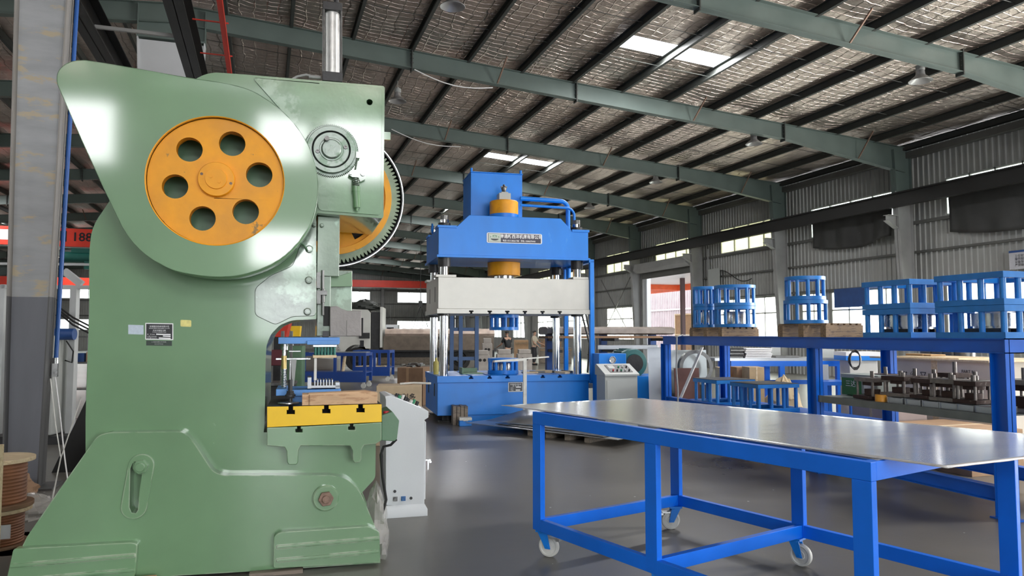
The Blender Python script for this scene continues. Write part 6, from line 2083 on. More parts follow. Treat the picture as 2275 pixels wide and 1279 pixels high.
# cartons and bag on the floor under/around that table
for (px_, w_, y_, z_, mt_, lab) in ((1600, 12, 816, 13.2, WOODL, 'small pale carton behind the back leg of the rack'), (1613, 19, 814, 13.45, CARD, 'brown carton just left of the blue table'), (1634, 26, 815, 13.0, CARD, 'brown carton under the left of the blue table'), (1662, 33, 815, 12.55, mat('tan_carton', (.50, .36, .20), .8, 0, .12, 6), 'tan carton with printed marks under the blue table')):
    t = bthing('carton', lab, 'box', px_, z_); bx(t, 'body', 0, wd(w_, z_), 0, .4, 0, hy(y_, z_), mt_, .005); bx(t, 'tape', wd(w_, z_) * .45, wd(w_, z_) * .55, -.002, .402, .02, hy(y_, z_) + .002, WOODL)
o = wrap('kraft_paper', Fr(gd(1737, 12.5), 18), 0, 0, .33, .25, hy(838, 12.8), 'crumpled tan kraft paper heap beside the printed carton', 12, mat('kraft', (.48, .38, .24), .8), 'paper')
for k in range(5):
    zz = .5 + .028 * k
t = bthing('parts_bin', 'white and blue parts bin on a stand at the right of the mid table', 'bin', 1884, 13.2)
bx(t, 'stand', 0, .5, 0, .4, 0, hy(775, 13.2) - .2, mat('cream_panel', (.55, .55, .52), .5), .01); bx(t, 'tray', -.08, .56, -.05, .45, hy(775, 13.2) - .2, hy(775, 13.2) - .12, PBLUE); bx(t, 'lid', -.08, .56, -.05, .45, hy(775, 13.2) - .12, hy(775, 13.2) - .05, WHITE)
m = MB()
for k in range(3):
    m.tube([(.11 * math.cos(t_ * .5) * (1 - .1 * k), -.10 - .008 * k, .14 * math.sin(t_ * .5) * (1 + .12 * k)) for t_ in range(14)], .012, 6)
o = obj('cable_coil', m, CABLE); place(o, (gd(1890, 13.0).x, gd(1890, 13.0).y, hy(798, 13.0)), 18); tag(o, 'black cable coil hanging on the front of the parts bin', 'cable')
# a second blue tool bench right of it
t = bthing('tool_bench', 'blue steel bench with white panel behind the middle leg of the rack', 'bench', 1826, 12.2)
for x in (0, wd(58, 12.2)): bx(t, 'leg', x, x + .06, 0, .06, 0, hy(847, 12.2) - .06, RBLUE)
bx(t, 'top', 0, wd(66, 12.2), 0, .6, hy(847, 12.2) - .06, hy(847, 12.2), RBLUE); bx(t, 'panel', .05, wd(40, 12.2), .5, .52, hy(847, 12.2), hy(812, 12.2), GPAINT)
bx(t, 'rear_legs', .3, .36, .54, .6, 0, hy(847, 12.2) - .06, RBLUE)

# blue sign board and panels on the right wall below the windows
y_ = onX(1925, 660, WX - .2).y; y2_ = onX(1856, 660, WX - .2).y
m = MB(); m.box(WX - .26, WX - .20, y_, y2_, onX(1890, 682, WX - .2).z, onX(1890, 640, WX - .2).z)
tag(obj('wall_panel', m, DBLUE), 'dark blue panel fixed on the right wall between the lower windows', 'panel')
m = MB(); m.box(WX - .24, WX - .2, 31.7 - 2.6, 31.7 - 1.7, 3.6, 4.6)
tag(obj('wall_notice', m, GPAINT), 'small pale notice on the wall right of the gate', 'notice')

# pallet with loose sheets on the floor behind the table
zP = 10.3
F_ = Fr(onz(1172, 967), 60)
pl_ = thing('wooden_pallet', 'low timber pallet on the floor under loose grey sheets before the blue press', 'pallet', F_.O, 60)
Pw = 1.2
for k in range(4): bx(pl_, 'runner', .0 + k * .365, .10 + k * .365, 0, 1.1, 0, .085, WOODG, .003)
for k in range(6): bx(pl_, 'top_board', 0, Pw, .02 + k * .185, .14 + k * .185, .085, .105, WOODG, .003)
for k, (a, b, c, d_, rz_) in enumerate(((-1.25, 1.75, -.12, 1.2, 0), (-.7, 1.5, -.02, 1.15, 3), (-.5, 1.2, .1, 1.1, -2))):
    m = MB(); z0_ = .106 + .016 * k; m.box(a, b, c, d_, z0_, z0_ + .008)
    o = obj('steel_sheet', m, GALV if k != 1 else STEELD); place(o, F_.O, 60 + rz_); tag(o, 'loose grey sheet on the low pallet before the blue press, %s from the bottom' % ORD[k], 'metal sheet', 'sheets on the low pallet')
m = MB(); m.add([(-.95, .05, .152), (.1, .12, .152), (.25, .7, .36), (-.35, .8, .40)], [(0, 1, 2, 3)])
o = obj('bent_sheet', m, GALV); s_ = o.modifiers.new('t', 'SOLIDIFY'); s_.thickness = .003; place(o, F_.O, 60); tag(o, 'bent grey offcut sheet rising from the low pallet', 'metal sheet')

# ================================================================ behind the presses: cartons, trolleys, lorry
t = bthing('shipping_carton', 'tan shipping carton with large black writing behind the white control cabinet', 'box', 838, 10.6, 12)
w_, h_ = wd(99, 10.6), hy(856, 10.6)
bx(t, 'body', 0, w_, 0, .5, 0, h_, mat('crate_tan', (.52, .40, .26), .75, 0, .12, 6, wear=.60, wcol=(.60, .52, .42), wscale=5), .008)
textmesh('lettering', '西特利多', .105, INK, t, (w_ * .55, -.002, h_ - .17), (H90, 0, 0), bold=.002)
textmesh('lettering', '智能装备\n科技有限公司', .05, INK, t, (w_ * .66, -.002, h_ - .28), (H90, 0, 0), bold=.001)
m = MB(); m.tube([(.0, .0, 0), (.2, .03, .01), (.45, .02, 0)], .015, 8); o = obj('white_tube', m, NYLON); p = gd(890, 10.8); place(o, (p.x, p.y, h_ + .016), 10); tag(o, 'short white tube lying on top of the shipping carton', 'tube')
m = MB(); m.box(0, .12, 0, .1, 0, .03); o = obj('rag', m, mat('rag_orange', (.6, .25, .12), .9), bevel=.01); p = gd(900, 10.9); place(o, (p.x, p.y, h_), 10); tag(o, 'orange rag on top of the shipping carton', 'rag')
t = bthing('carton', 'dark brown carton behind the shipping carton, left of the blue press', 'box', 884, 16.5, 25)
bx(t, 'body', 0, wd(58, 16.5), 0, .7, 0, hy(816, 16.5), CARDD, .006); bx(t, 'tape', .2, .26, -.002, .702, .02, hy(816, 16.5) + .002, CARD)
def heap(name, F, cx, cy, w_, d_, h_, z0, lab, seed, mtl, n=14):
    random.seed(seed); m = MB()
    for k in range(n):
        T = Matrix.Translation((cx + random.uniform(-w_, w_), cy + random.uniform(-d_, d_), z0 + random.uniform(.02, h_))) @ Matrix.Rotation(random.uniform(0, 3), 4, 'Z') @ Matrix.Rotation(random.uniform(-.4, .4), 4, 'X')
        m.cbox((0, 0, 0), (random.uniform(.05, .16), random.uniform(.04, .1), random.uniform(.01, .05)), 0, T)
    o = obj(name, m, mtl); place(o, F.O, math.degrees(F.a)); return tag(o, lab, 'scrap', kind='stuff')
heap('scrap_parts', Fr(gd(905, 16.8), 25), .1, .1, .22, .2, .08, hy(816, 16.5), 'loose green and grey scrap parts heaped in the dark carton', 5, STEELD)

DEFB = mat('trolley_blue', (.006, .05, .26), .4, 0, .1)
def trolley(px, z, wpx, deg, label, depth=.9, hgt=1.03):
    t = bthing('blue_trolley', label, 'trolley', px, z, deg, 'blue trolleys behind the green press')
    W = wd(wpx, z)
    for x in (0, W * .55, W - .08):
        for y_ in (0, depth - .08): bx(t, 'leg', x, x + .08, y_, y_ + .08, .18, hgt - .09, DEFB)
    m = MB(); m.box(0, W, 0, .06, hgt - .09, hgt); m.box(0, W, depth - .06, depth, hgt - .09, hgt); m.box(0, .06, .06, depth - .06, hgt - .09, hgt); m.box(W - .06, W, .06, depth - .06, hgt - .09, hgt); obj('top_frame', m, DEFB, t)
    bx(t, 'skirt', 0, W, -.005, .02, .18, .48, DEFB); bx(t, 'deck', .0, W, .02, depth, .44, .47, DEFB)
    for x in (.08, W - .08):
        for y_ in (.08, depth - .08):
            m = MB(); m.cyl((x, y_ - .02, .075), (x, y_ + .02, .075), .075, n=20); m.box(x - .03, x + .03, y_ - .035, y_ + .035, .14, .18); obj('castor', m, NYLON, t)
    return t
trolley(655, 21.6, 160, 20, 'near blue trolley behind the die set, between press and lorry')
trolley(785, 24.8, 82, 20, 'farther blue trolley in front of the lorry')
m = MB(); m.box(0, 1.7, 0, .5, 0, .02); o = obj('steel_sheet', m, GALV); p = gd(688, 21.8); place(o, (p.x, p.y, 1.031), 20); tag(o, 'pale sheet lying on the top of the near blue trolley', 'metal sheet')
m = MB(); m.bar((0, 0, .48), (.06, .0, 1.0), .22, .04); o = obj('board', m, WOODL); p = gd(764, 22.1); place(o, (p.x, p.y, 0), 20); tag(o, 'pale board standing upright on the near blue trolley', 'board')
for k in range(5):
    m = MB(); m.box(0, 1.0 - .1 * k, 0, .15, 0, .03); o = obj('steel_offcut', m, STEEL if k % 2 else WOODL); p = gd(792 + 6 * k, 25.0 + .12 * k); place(o, (p.x, p.y, .471), 20 + 4 * k); tag(o, 'flat offcut on the deck of the farther blue trolley, %s from the front' % ORD[k], 'offcut', 'offcuts on the farther trolley')

# lorry
LZ = 32.5
lw = thing('lorry', 'white cab lorry loaded with wrapped bars standing beyond the presses', 'lorry', gd(800, LZ), 12)
LWH = mat('lorry_white', (.62, .62, .58), .35, 0, .06, 2)
cab_pts = [(-1.55, .55), (-1.62, 1.2), (-1.45, 1.75), (-1.25, 2.55), (-.2, 2.62), (.42, 2.60), (.55, 2.45), (.56, .95), (.35, .95), (.28, 1.1)] + arc(0, .52, .60, 60, 175, 10) + [(-.75, .5)]
m = MB(); m.prism(cab_pts, -1.15, 1.15); obj('cab', m, LWH, lw, bevel=.03)
bx(lw, 'rear_quarter_window', .08, .24, -1.16, -1.14, 1.55, 2.25, BLACKP)
bx(lw, 'mirror', .08, .52, -1.22, -1.14, 1.38, 1.62, BLACKST); bx(lw, 'vent', .12, .28, -1.16, -1.14, 1.02, 1.3, BLACKP)
bx(lw, 'door_window', -1.15, -.25, -1.16, -1.14, 1.6, 2.3, BLACKP)
bx(lw, 'cab_back', .58, .92, -1.1, 1.1, .7, 2.5, BLACKST); bx(lw, 'head_board', .95, 1.05, -1.2, 1.2, 1.0, 2.72, LWH)
bx(lw, 'chassis', -1.4, 5.9, -.45, .45, .55, .8, BLACKST)
bx(lw, 'load_bed', 1.06, 5.9, -1.22, 1.22, .82, .95, BLACKST)
for k in range(2):
    bx(lw, 'side_board', 1.1 + 2.4 * k, 3.4 + 2.4 * k, -1.24, -1.19, .88, 1.48, mat('lorry_side_board', (.14, .11, .085), .7, 0, .25, 4) if k == 0 else bpy.data.materials['lorry_side_board'], .01)
for x in (0, 4.3):
    for s_ in (-1, 1):
        m = MB(); m.lathe([(0, 0), (.14, -.03), (.18, .06), (.30, .08), (.33, 0), (.47, .0), (.50, .04), (.50, .24), (.46, .28), (0, .28)], (x, s_ * 1.16, .50), (0, -s_, 0) if s_ > 0 else (0, 1, 0), 32); obj('wheel', m, RUBBER, lw)
textmesh('cab_lettering', '13.5 吨\n载重 2 人\n苏 F·K1582', .11, INK, lw, (-.95, -1.156, 1.0), (H90, 0, 0))
o = wrap('tarpaulin_roll', Fr(gd(811, LZ), 12), 0, 0, .62, .8, .45, 'dark rolled tarpaulin tied on the roof of the lorry', 22, mat('tarp_grey', (.05, .055, .05), .7), 'tarpaulin')
o.location.z = 2.63
for k in range(3):
    m = MB(); random.seed(30 + k); n = 30
    for j in range(n + 1):
        x = 1.15 + 4.7 * j / n
        for a in range(10):
            q = 2 * math.pi * a / 10; r_ = 1 + .2 * random.random(); m.v.append((x, -.75 + .75 * k + .34 * r_ * math.cos(q), 1.52 + .0 + .20 * r_ * math.sin(q) + .16))
    m.f = [(j * 10 + a, j * 10 + (a + 1) % 10, (j + 1) * 10 + (a + 1) % 10, (j + 1) * 10 + a) for j in range(n) for a in range(10)]; m.m = [0] * len(m.f)
    for z_ in (1, ):
        pass
    o = obj('bar_bundle', m, mat('pinkish_wrap', (.46, .36, .30), .6, 0, .2, 4) if k == 0 else bpy.data.materials['pinkish_wrap']); place(o, gd(800, LZ) + Vector((0, 0, -.10)), 12); tag(o, 'long bundle of bars in pinkish wrapping on the lorry, %s' % ('near side', 'middle', 'far side')[k], 'bundle', 'bundles on the lorry')
for k in range(4):
    m = MB(); m.lathe([(0, -.2), (.3, -.2), (.3, .2), (.0, .2)], (0, 0, .3), (0, 1, 0), 24); o = obj('black_drum', m, RUBBER); p = gd(936 + 29 * k, LZ + 6.1); place(o, (p.x, p.y, 1.252), 12); tag(o, 'black round coil on the stack behind the lorry, %s from the left' % ORD[k], 'coil', 'coils behind the lorry')
t = bthing('timber_stack', 'long stack of dark timber crates behind the lorry bed', 'crate stack', 838, LZ + 5.5, 12)
bx(t, 'body', 0, 4.6, 0, 1.6, 0, 1.25, WOODG, .02); bx(t, 'lid', .2, 1.7, 0, 1.4, 1.25, 1.55, WOODG, .02)
t = bthing('white_machine', 'white machine cabinet with dark opening far behind the lorry', 'machine', 854, 58)
bx(t, 'body', 0, wd(30, 58), 0, 1, 0, hy(721, 58), WPAINT, .03); bx(t, 'opening', .2, .75, -.01, 0, hy(733, 58), hy(727, 58), BLACKP)

# sling hanging from a far crane hook
m = MB(); p = gd(934, 50); zt_ = hy(678, 50)
for dx in (-.5, -.25, .2, .55): m.tube([(0, 0, 0), (dx, 0, -1.55)], .018, 5)
m.tube([(0, 0, 0), (0, 0, rz(p.x) + .2 - zt_)], .02, 5); m.cbox((0, 0, .1), (.25, .15, .4))
o = obj('chain_sling', m, BLACKST); place(o, (p.x, p.y, zt_), 0); tag(o, 'four-leg chain sling hanging from a far crane hook beside the grey slide', 'sling')

# overhead travelling cranes
def girder(name, X0, X1, Y, z0, z1, label, w_=.45):
    t = thing('bridge_crane', label, 'crane', ((X0 + X1) / 2, Y, z0), 0)
    m = MB(); m.box(X0 - (X0 + X1) / 2, X1 - (X0 + X1) / 2, -w_ / 2, w_ / 2, 0, z1 - z0); obj('girder', m, RED, t, bevel=.01)
    for s_ in (-1, 1):
        m = MB(); m.box(s_ * (X1 - X0) / 2 - .2, s_ * (X1 - X0) / 2 + .2, -1.4, 1.4, (6.122 - z0 if X1 > 0 and s_ > 0 else 0), .32); obj('end_carriage', m, RED, t)
    m = MB(); m.box(-(X1 - X0) / 2, (X1 - X0) / 2, -.12, .12, -.06, 0); obj('bottom_flange', m, GPAINT, t)
    return t
gz = onY(170, 549, 42.5).z
c1_ = girder('bridge_crane', LX + 1.7, -4.4, 42.5, gz, onY(170, 509, 42.5).z, 'bright red overhead crane girder with dark figures, seen left of the green press')
textmesh('lettering', '田 188056', .62, BLACKP, c1_, (onY(170, 525, 42.2).x - c1_.location.x + .3, -.231, (onY(170, 527, 42.3).z - gz)), (H90, 0, 0), bold=.01)
m = MB(); m.box(-.25, .6, -.232, -.226, 0, .5); o = obj('sign', m, WPAINT, c1_); o.location = (onY(22, 540, 42.2).x - c1_.location.x - .3, 0, .25)
m = MB(); m.cyl((-.8, 0, 0), (.8, 0, 0), .28, n=20); m.box(-.5, .6, -.2, .2, .22, .45); m.box(.1, .8, -.2, .2, -.6, -.1)
o = obj('hoist', m, mat('hoist_green', (.01, .10, .08), .4)); place(o, (onY(185, 553, 42.5).x, 42.5, gz - .52)); tag(o, 'dark green electric hoist hanging under the red crane girder', 'hoist')
girder('bridge_crane', LX + 1.7, -4.4, 66, onY(170, 636, 66).z, onY(170, 617, 66).z, 'far red overhead crane girder low in the gap left of the press')
cF = girder('bridge_crane', -.9, 18.98, 71, onY(860, 638.5, 71).z, onY(860, 623, 71).z, 'dark red overhead crane girder across the far end of the right hall')
GB = onY(860, 638.5, 71).z
for a, b in ((785, 825), (882, 922)):
    m = MB(); p, q = onY(a, 641, 71), onY(b, 641.5, 71); p.z = q.z = GB - .062; m.cyl(p - cF.location, q - cF.location, .055, n=8); obj('strip_light', m, NYLON, cF)

# blue shelf frame and castings behind the pillars of the blue press
t = bthing('shelf_frame', 'blue steel shelf frame behind the left pillars of the blue press', 'frame', 1000, 19.5, 8)
for x in (0, wd(20, 19.5), wd(56, 19.5)): 
    bx(t, 'post', x, x + .1, 0, .1, 0, hy(700, 19.5), mat('frame_slate_blue', (.04, .085, .19), .45) if x == 0 else bpy.data.materials['frame_slate_blue'])
for z_ in (hy(735, 19.5), hy(800, 19.5)): bx(t, 'rail', 0, wd(62, 19.5), .02, .08, z_, z_ + .09, bpy.data.materials['frame_slate_blue'])
CASTG = mat('pale_castings', (.36, .33, .30), .7, 0, .15, 5)
for k, (px_, w_, y0_, z_) in enumerate(((1056, 32, 778, 24), (1072, 22, 751, 28), (1104, 34, 776, 24), (1150, 32, 776, 25))):
    t = bthing('machine_casting', 'pale grey machine casting on the floor behind the blue press, %s from the left' % ORD[k], 'casting', px_, z_, 15, 'castings behind the blue press')
    h_ = hy(y0_, z_); W = wd(w_, z_)
    m = MB(); m.box(0, W, 0, .7, 0, h_ * .86); m.box(.04, W - .04, .05, .65, h_ * .86, h_); obj('body', m, CASTG, t, bevel=.02)
    m = MB(); m.cyl((W * .35, -.01, h_ * .7), (W * .35, .02, h_ * .7), .05, n=14); m.cyl((W * .65, -.01, h_ * .7), (W * .65, .02, h_ * .7), .05, n=14); obj('bore', m, DARK, t)  # black discs, bore shade painted rather than cut
for k, (px_, w_, y0_, z_, mt_) in enumerate(((1144, 30, 755, 43, CARD), (1205, 42, 758, 44, CARDD), (1200, 70, 772, 39.5, WOODG))):
    t = bthing('wooden_crate', 'brown crate stacked behind the blue press, %s from the left' % ORD[k], 'crate', px_, z_, 15, 'crates behind the blue press')
    bx(t, 'body', 0, wd(w_, z_), 0, 1, 0, hy(y0_, z_), mt_, .02)
    bx(t, 'batten', 0, wd(w_, z_), -.03, 0, hy(y0_, z_) * .8, hy(y0_, z_) * .9, WOODB)
for k in range(5):
    m = MB(); m.box(0, 1.1, 0, .16, 0, .14); o = obj('timber_beam', m, WOODG if k % 2 else WOODB, bevel=.01); p = gd(1207, 44.2); place(o, (p.x, p.y + .19 * k, hy(758, 44) + .001), 15); tag(o, 'long dark timber on the crates behind the blue press, %s from the front' % ORD[k], 'timber', 'timbers on the crates')

# left gap inside the C frame: machines, bins
t = bthing('red_hopper', 'red sloping hopper seen through the throat of the green press', 'hopper', 602, 22, 10)
m = MB(); W = wd(36, 22); m.prism([(0, hy(748, 22)), (W * .9, hy(748, 22)), (W * 1.1, hy(716, 22)), (.05, hy(735, 22))], 0, .6); obj('hopper', m, RED, t); bx(t, 'stand', .05, W * .8, .05, .55, 0, hy(748, 22), BLACKST)
t = bthing('yellow_bin', 'yellow bin behind the bending worker, seen through the throat of the green press', 'bin', 643, 25, 10)
W = wd(24, 25); m = MB(); m.prism([(0, hy(724, 25)), (W, hy(724, 25)), (W * .92, hy(747, 25)), (.04, hy(747, 25))], 0, .4); obj('bin', m, YELB, t); bx(t, 'stand', .0, W, .0, .4, 0, hy(747, 25), STEELD)
t = bthing('drilling_machine', 'dark red machine with black columns seen through the throat of the green press', 'machine', 590, 14, 10)
bx(t, 'bed', 0, wd(58, 14), 0, .7, 0, .62, BLACKST, .01); bx(t, 'head', .08, wd(36, 14), .1, .5, hy(812, 14), hy(777, 14), mat('dark_maroon', (.10, .012, .02), .45), .01)
for x in (.06, .26, .42): bx(t, 'column', x, x + .05, .2, .3, .62, hy(735, 14), STEELD)
bx(t, 'table', 0, wd(62, 14), -.1, .6, hy(849, 14) - .05, hy(849, 14), STEELD)
t = bthing('steel_cabinet', 'dark green cabinet behind the dies in the throat of the green press', 'cabinet', 640, 18, 10)
bx(t, 'body', 0, wd(32, 18), 0, .6, 0, hy(768, 18), GREEND, .01); bx(t, 'door', .03, wd(30, 18), -.02, 0, .1, hy(772, 18), GREEND, .005)

# ================================================================ people
def skinned(name, verts, edges, radii, mtl, parent, root=0, sub=2):
    me = bpy.data.meshes.new(name); me.from_pydata(verts, edges, []); 
    o = bpy.data.objects.new(name, me); COL.objects.link(o)
    me.materials.append(mtl)
    sk = o.modifiers.new('skin', 'SKIN'); sk.use_smooth_shade = True
    me.skin_vertices  # created with the modifier
    if not me.skin_vertices: 
        pass
    for i, r in enumerate(radii):
        sv = me.skin_vertices[0].data[i]; sv.radius = (r[0], r[1]) if isinstance(r, tuple) else (r, r)
        sv.use_root = i == root
    s_ = o.modifiers.new('sub', 'SUBSURF'); s_.levels = sub; s_.render_levels = sub
    bpy.context.view_layer.update()
    dg = bpy.context.evaluated_depsgraph_get()
    m2 = bpy.data.meshes.new_from_object(o.evaluated_get(dg)); m2.name = name
    bpy.data.objects.remove(o)
    n = bpy.data.objects.new(name, m2); COL.objects.link(n); n.parent = parent
    return n


def person(label, px, z, deg, shirt, trousers, bend=0.0, H=1.70, loc=None, arms=((.05, .25), (.15, .35))):
    t = thing('person', label, 'person', loc or gd(px, z), deg)
    k = H / 1.70
    b = bend
    def sp(s):      # point along the bent spine: s metres above hip
        return (s * math.sin(b), s * math.cos(b))
    def P(x, s, dy=0): y, zz = sp(s); return (x * k, (-y + dy) * k, (.90 + zz) * k)
    V, E, Rd = [], [], []
    def add(p, r, par=None):
        V.append(p); Rd.append(r)
        if par is not None: E.append((par, len(V) - 1))
        return len(V) - 1
    hip = add(P(0, 0), (.13, .10)); wa = add(P(0, .18), (.115, .085), hip); ch = add(P(0, .40), (.145, .10), wa)
    ne = add(P(0, .55, .0), .05, ch); hd0 = add(P(0, .61, -.01), (.062, .07), ne); hd1 = add(P(0, .69, -.015), (.075, .092), hd0); hd2 = add(P(0, .765, -.01), (.055, .07), hd1)
    add(P(0, .675, -.105), .014, hd1)       # nose
    arm_ids = []
    for s_, (fw, up_) in zip((-1, 1), arms):
        sh = add(P(.185 * s_, .48), .058, ch)
        shp = Vector(V[sh]); el = shp + Vector((.04 * s_, -fw * k, -.27 * k)); e = add(tuple(el), .042, sh)
        wr = el + Vector((-.02 * s_, -up_ * k * .7, (-.25 + up_ * .45) * k)); w_ = add(tuple(wr), .028, e)
        d = (wr - el).normalized()
        pm = add(tuple(wr + d * .07), (.034, .018), w_)
        side = Vector((1, 0, 0))
        for f in range(4):
            b0 = add(tuple(wr + d * .10 + side * (.012 * (f - 1.5) * 1.4)), .009, pm)
            add(tuple(wr + d * (.165 - .008 * abs(f - 1.3)) + side * (.013 * (f - 1.5) * 1.4) + Vector((0, 0, -.012))), .008, b0)
        add(tuple(wr + d * .08 + side * (-s_ * .045)), .010, pm)
        arm_ids.append((sh, e, w_))
    for s_ in (-1, 1):
        th = add((.095 * s_ * k, 0, .84 * k), .088, hip); kn = add((.10 * s_ * k, -.02 - .05 * (s_ > 0), .47 * k), .058, th); an = add((.105 * s_ * k, .03 * s_, .09 * k), .040, kn); add((.11 * s_ * k, .03 * s_ - .13, .035), (.042, .035), an)
    skinned('body', V, E, Rd, SKIN, t)
    # clothes
    tv = [V[hip], V[wa], V[ch], V[ne]]; tr = [(.165, .13), (.155, .125), (.185, .155), (.085, .09)]; te = [(0, 1), (1, 2), (2, 3)]
    for (sh, e, w_) in arm_ids:
        i = len(tv); tv += [V[sh], tuple(Vector(V[sh]).lerp(Vector(V[e]), .8))]; tr += [.075, .062]; te += [(2, i), (i, i + 1)]
    skinned('shirt', tv, te, tr, shirt, t)
    lv = [(0, 0, 1.0 * k)]; lr = [(.15, .12)]; le = []
    for s_ in (-1, 1):
        i = len(lv); lv += [(.095 * s_ * k, 0, .82 * k), (.10 * s_ * k, -.02 - .05 * (s_ > 0), .47 * k), (.105 * s_ * k, .03 * s_, .10 * k)]; lr += [.105, .078, .062]; le += [(0, i), (i, i + 1), (i + 1, i + 2)]
    skinned('trousers', lv, le, lr, trousers, t)
    for s_ in (-1, 1):
        m = MB(); m.box(.105 * s_ * k - .05, .105 * s_ * k + .05, .03 * s_ - .19, .03 * s_ + .09, 0, .09); obj('shoe', m, BLACKST, t, bevel=.03)
    h = Vector(V[hd1]); m = MB(); n_ = 16
    for j in range(7):
        ph = -.15 + j * (math.pi / 2 + .15) / 6
        for i in range(n_):
            q = 2 * math.pi * i / n_; r = math.cos(ph)
            yy = .112 * r * math.sin(q)
            zz = .105 * math.sin(ph) + (.05 if math.sin(q) < -.35 and j < 2 else 0)
            m.v.append((h.x + .092 * r * math.cos(q), h.y + yy + .012, h.z + .035 + zz))
    m.f = [(j * n_ + i, j * n_ + (i + 1) % n_, (j + 1) * n_ + (i + 1) % n_, (j + 1) * n_ + i) for j in range(6) for i in range(n_)]; m.m = [0] * len(m.f)
    obj('hair', m, HAIR, t, smooth=80)
    m = MB()
    for s_ in (-1, 1): m.cyl((h.x + .030 * s_, h.y - .088, h.z + .01), (h.x + .030 * s_, h.y - .096, h.z + .01), .009, n=8)
    obj('eyes', m, INK, t)
    m = MB(); m.box(h.x - .022, h.x + .022, h.y - .096, h.y - .088, h.z - .052, h.z - .044); obj('mouth', m, mat('lips', (.30, .12, .10), .5) if 'lips' not in bpy.data.materials else bpy.data.materials['lips'], t)
    m = MB()
    for s_ in (-1, 1): m.lathe([(0, 0), (.022, .004), (.026, .014), (0, .018)], (h.x + .078 * s_, h.y + .005, h.z + .0), (s_, 0, 0), 10)
    obj('ears', m, SKIN, t)
    return t
TEE = mat('beige_tee', (.52, .45, .35), .85); DKT = mat('dark_trousers', (.025, .025, .03), .85); BLK = mat('black_tee', (.02, .022, .025), .85); PALE = mat('pale_blue_shirt', (.50, .55, .65), .85)
person('person in beige t-shirt and dark trousers standing behind the blue press, seen side on', 1186, 37.5, -70 + 18, TEE, DKT, .04, 1.72)
person('person in black clothes standing between the two blue dies, behind the press', 1129, 33, 160, BLK, DKT, .12, 1.70)
person('person in pale shirt bending forward, seen through the throat of the green press', 625, 23.5, -60, PALE, DKT, .30, 1.74, arms=((.15, .3), (.2, .35)))

# ================================================================ left edge: spools, board, wrap, white machine
def spool(px, py_top, z, r, h, z0, label, full=True):
    p = gd(px, z)
    t = thing('cable_spool', label, 'spool', (p.x, p.y, z0), 0)
    for a in (0, h - .03):
        m = MB(); m.cyl((0, 0, a), (0, 0, a + .03), r, n=40); obj('flange', m, WOODL if a else CARDD, t, bevel=.004)
    m = MB(); prof = [(0, .03)]; nn_ = 12
    for i in range(nn_):
        prof += [(r * .78, .03 + (h - .06) * (i + .1) / nn_), (r * .80, .03 + (h - .06) * (i + .5) / nn_), (r * .78, .03 + (h - .06) * (i + .9) / nn_)]
    prof += [(0, h - .03)]
    m.lathe(prof, (0, 0, 0), (0, 0, 1), 40); obj('wound_cable', m, mat('copper_brown_cable', (.30, .13, .065), .45, .2, .2, 8) if 'copper_brown_cable' not in bpy.data.materials else bpy.data.materials['copper_brown_cable'], t)
    return t
zS = 5.7
h1 = hy(1110, zS)
s1_ = spool(10, 0, zS, .235, .30, hy(1205, zS), 'lower brown cable spool with paper label at the left edge beside the press')
zb_ = hy(1205, zS)
bx(s1_, 'paper_label', .07, .15, -.195, -.180, .10, .20, WPAINT)
spool(8, 0, zS, .25, .37, zb_ + .302, 'upper brown cable spool with pale plywood flange at the left edge')
m = MB(); p = gd(8, zS); m.box(p.x - .35, p.x + .35, p.y - .35, p.y + .35, 0, zb_ - .002); tag(obj('pallet_block', m, WOODB), 'dark timber stand under the cable spools at the left edge', 'stand')
m = MB(); p = gd(2, 4.9); m.box(-.6, .0, 0, .018, 0, hy(984, 4.9)); m.box(-.05, .0, -.03, 0, 0, hy(984, 4.9))
o = obj('plywood_board', m, WOODL, bevel=.002); place(o, (gd(18, 4.9).x, gd(18, 4.9).y, 0), 18); tag(o, 'pale plywood crate side standing at the bottom left corner of the view', 'board')
wrap('bubble_wrap', Fr(gd(78, 6.6), 18), 0, 0, .22, .28, hy(1092, 6.6) , 'crumpled bubble wrap heap between the near column and the green press', 15, CLEAR)
wrap('brown_paper', Fr(gd(46, 7.25), 18), 0, 0, .2, .22, hy(1060, 6.9), 'brown crumpled paper behind the cable spools', 16, CARDD, 'paper')
m = MB(); m.add([(0, 0, 0), (.62, .1, 0), (.60, .3, 1.3), (.40, .25, 1.2)], [(0, 1, 2, 3)]); o = obj('rubber_sheet', m, RUBBER); s_ = o.modifiers.new('t', 'SOLIDIFY'); s_.thickness = .02
place(o, (gd(128, 8.6).x, gd(128, 8.6).y, 0.0), 18); tag(o, 'black rubber sheet leaning behind the green press at the left', 'rubber sheet')
m = MB()
m.tube([tuple(gd(118, 7.4) + Vector((0, 0, hy(840, 7.4)))), tuple(gd(133, 7.3) + Vector((0, 0, hy(940, 7.3)))), tuple(gd(147, 7.2) + Vector((0, 0, hy(1012, 7.2)))), tuple(gd(132, 7.1) + Vector((0, 0, .02)))], .0055, 6)
tag(obj('white_hose', m, NYLON), 'thin white hose hanging from the air valve beside the near column', 'hose')
m = MB(); m.tube([tuple(gd(188, 7.0) + Vector((0, 0, hy(880, 7.0)))), tuple(gd(147, 7.05) + Vector((0, 0, hy(1014, 7.05)))), tuple(gd(130, 7.0) + Vector((0, 0, .02)))], .006, 6)
tag(obj('white_hose', m, NYLON), 'white hose slanting down behind the left edge of the green press', 'hose')
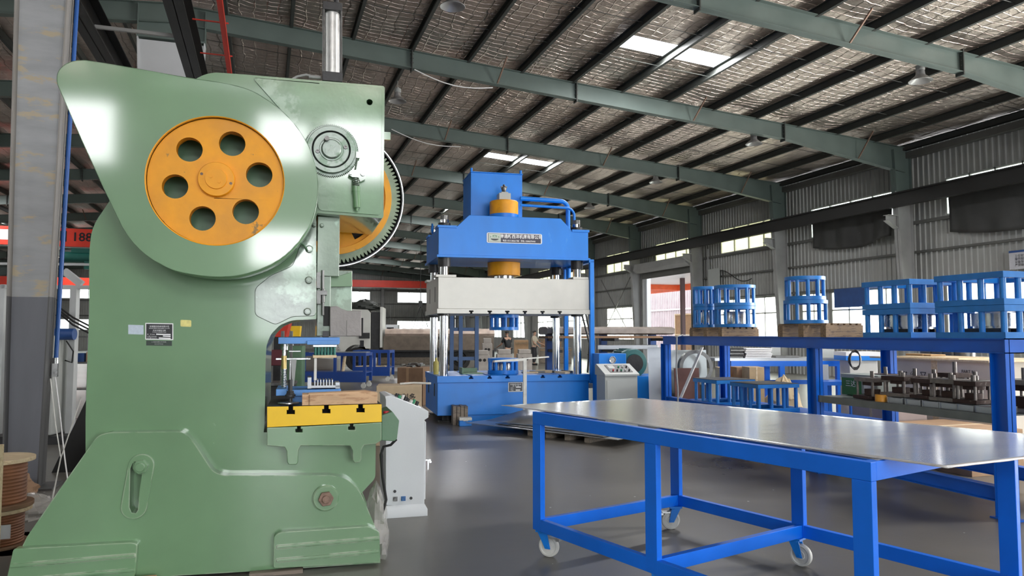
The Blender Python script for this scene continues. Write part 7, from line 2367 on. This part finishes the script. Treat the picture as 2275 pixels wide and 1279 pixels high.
# white machine frame with blue motors
t = bthing('gantry_machine', 'white framed machine with blue motor behind the near column', 'machine', 90, 11.0, 12)
def X_(px): return wd(px - 90, 11.0)
GW = mat('machine_white', (.55, .57, .57), .4, 0, .05)
bx(t, 'column', X_(150), X_(164), 0, .12, 0, hy(640, 11), GW, .004); bx(t, 'column', X_(172), X_(182), .3, .38, 0, hy(584, 11), GW, .004); bx(t, 'column', X_(4), X_(14), 0, .1, 0, hy(632, 11), GW, .004)
bx(t, 'beam', X_(-60), X_(215), .02, .10, hy(588, 11), hy(583, 11), GW); bx(t, 'beam', X_(-60), X_(215), .0, .14, hy(641, 11), hy(633, 11), GW)
bx(t, 'tank', X_(108), X_(140), -.25, .2, .12, hy(745, 11), GPAINT, .03)
m = MB(); a = (hy(742, 11)); m.cyl((X_(-10), -.3, a), (X_(8), -.3, a), .10, n=20); obj('blue_motor', m, DBLUE, t)
m = MB(); m.cyl((X_(128), -.1, a), (X_(170), -.1, a), .085, n=20); m.box(X_(120), X_(138), -.2, 0, a - .07, a + .08)
obj('blue_motor', m, DBLUE, t)
m = MB()
for k in range(3): m.tube([(X_(132), -.1, hy(680 + 6 * k, 11)), (X_(165), -.1, hy(705 + 8 * k, 11)), (X_(215), 0, hy(735 + 8 * k, 11))], .014, 6)
m.tube([(X_(150), -.05, hy(757, 11)), (X_(165), -.05, hy(780, 11)), (X_(160), 0, hy(805, 11)), (X_(145), 0, hy(800, 11))], .010, 6)
obj('hoses', m, CABLE, t)
bx(t, 'brace', X_(130), X_(150), .05, .1, hy(632, 11), hy(640, 11), GW)
m = MB(); m.bar((X_(130), .1, hy(600, 11)), (X_(168), .1, hy(630, 11)), .08, .10); obj('arm', m, GW, t)
bx(t, 'bed', X_(-60), X_(215), -.3, .5, .0, .12, BLACKST)
# more shelving far left
t = bthing('storage_shelf', 'dark shelf with parts far behind the left edge of the green press', 'shelf', 165, 17, 12)
for z_ in (.3, .9, 1.5): bx(t, 'board', 0, 1.2, 0, .5, z_, z_ + .04, STEELD)
for x in (0, 1.14): bx(t, 'post', x, x + .06, 0, .06, 0, 1.9, GPAINT)
for k in range(5): 
    m = MB(); m.box(0, .16, 0, .2, 0, .2 + .03 * (k % 3)); o = obj('parts_box', m, [DBLUE, CARD, BLACKST, GREEND, CARDD][k], bevel=.005); place(o, t.location + Vector((.06 + .2 * k, .12 - .05 * k, .941)), 12); tag(o, 'small parts box on the middle board of the far left shelf, %s from the left' % ORD[k], 'box', 'parts boxes on the shelf')
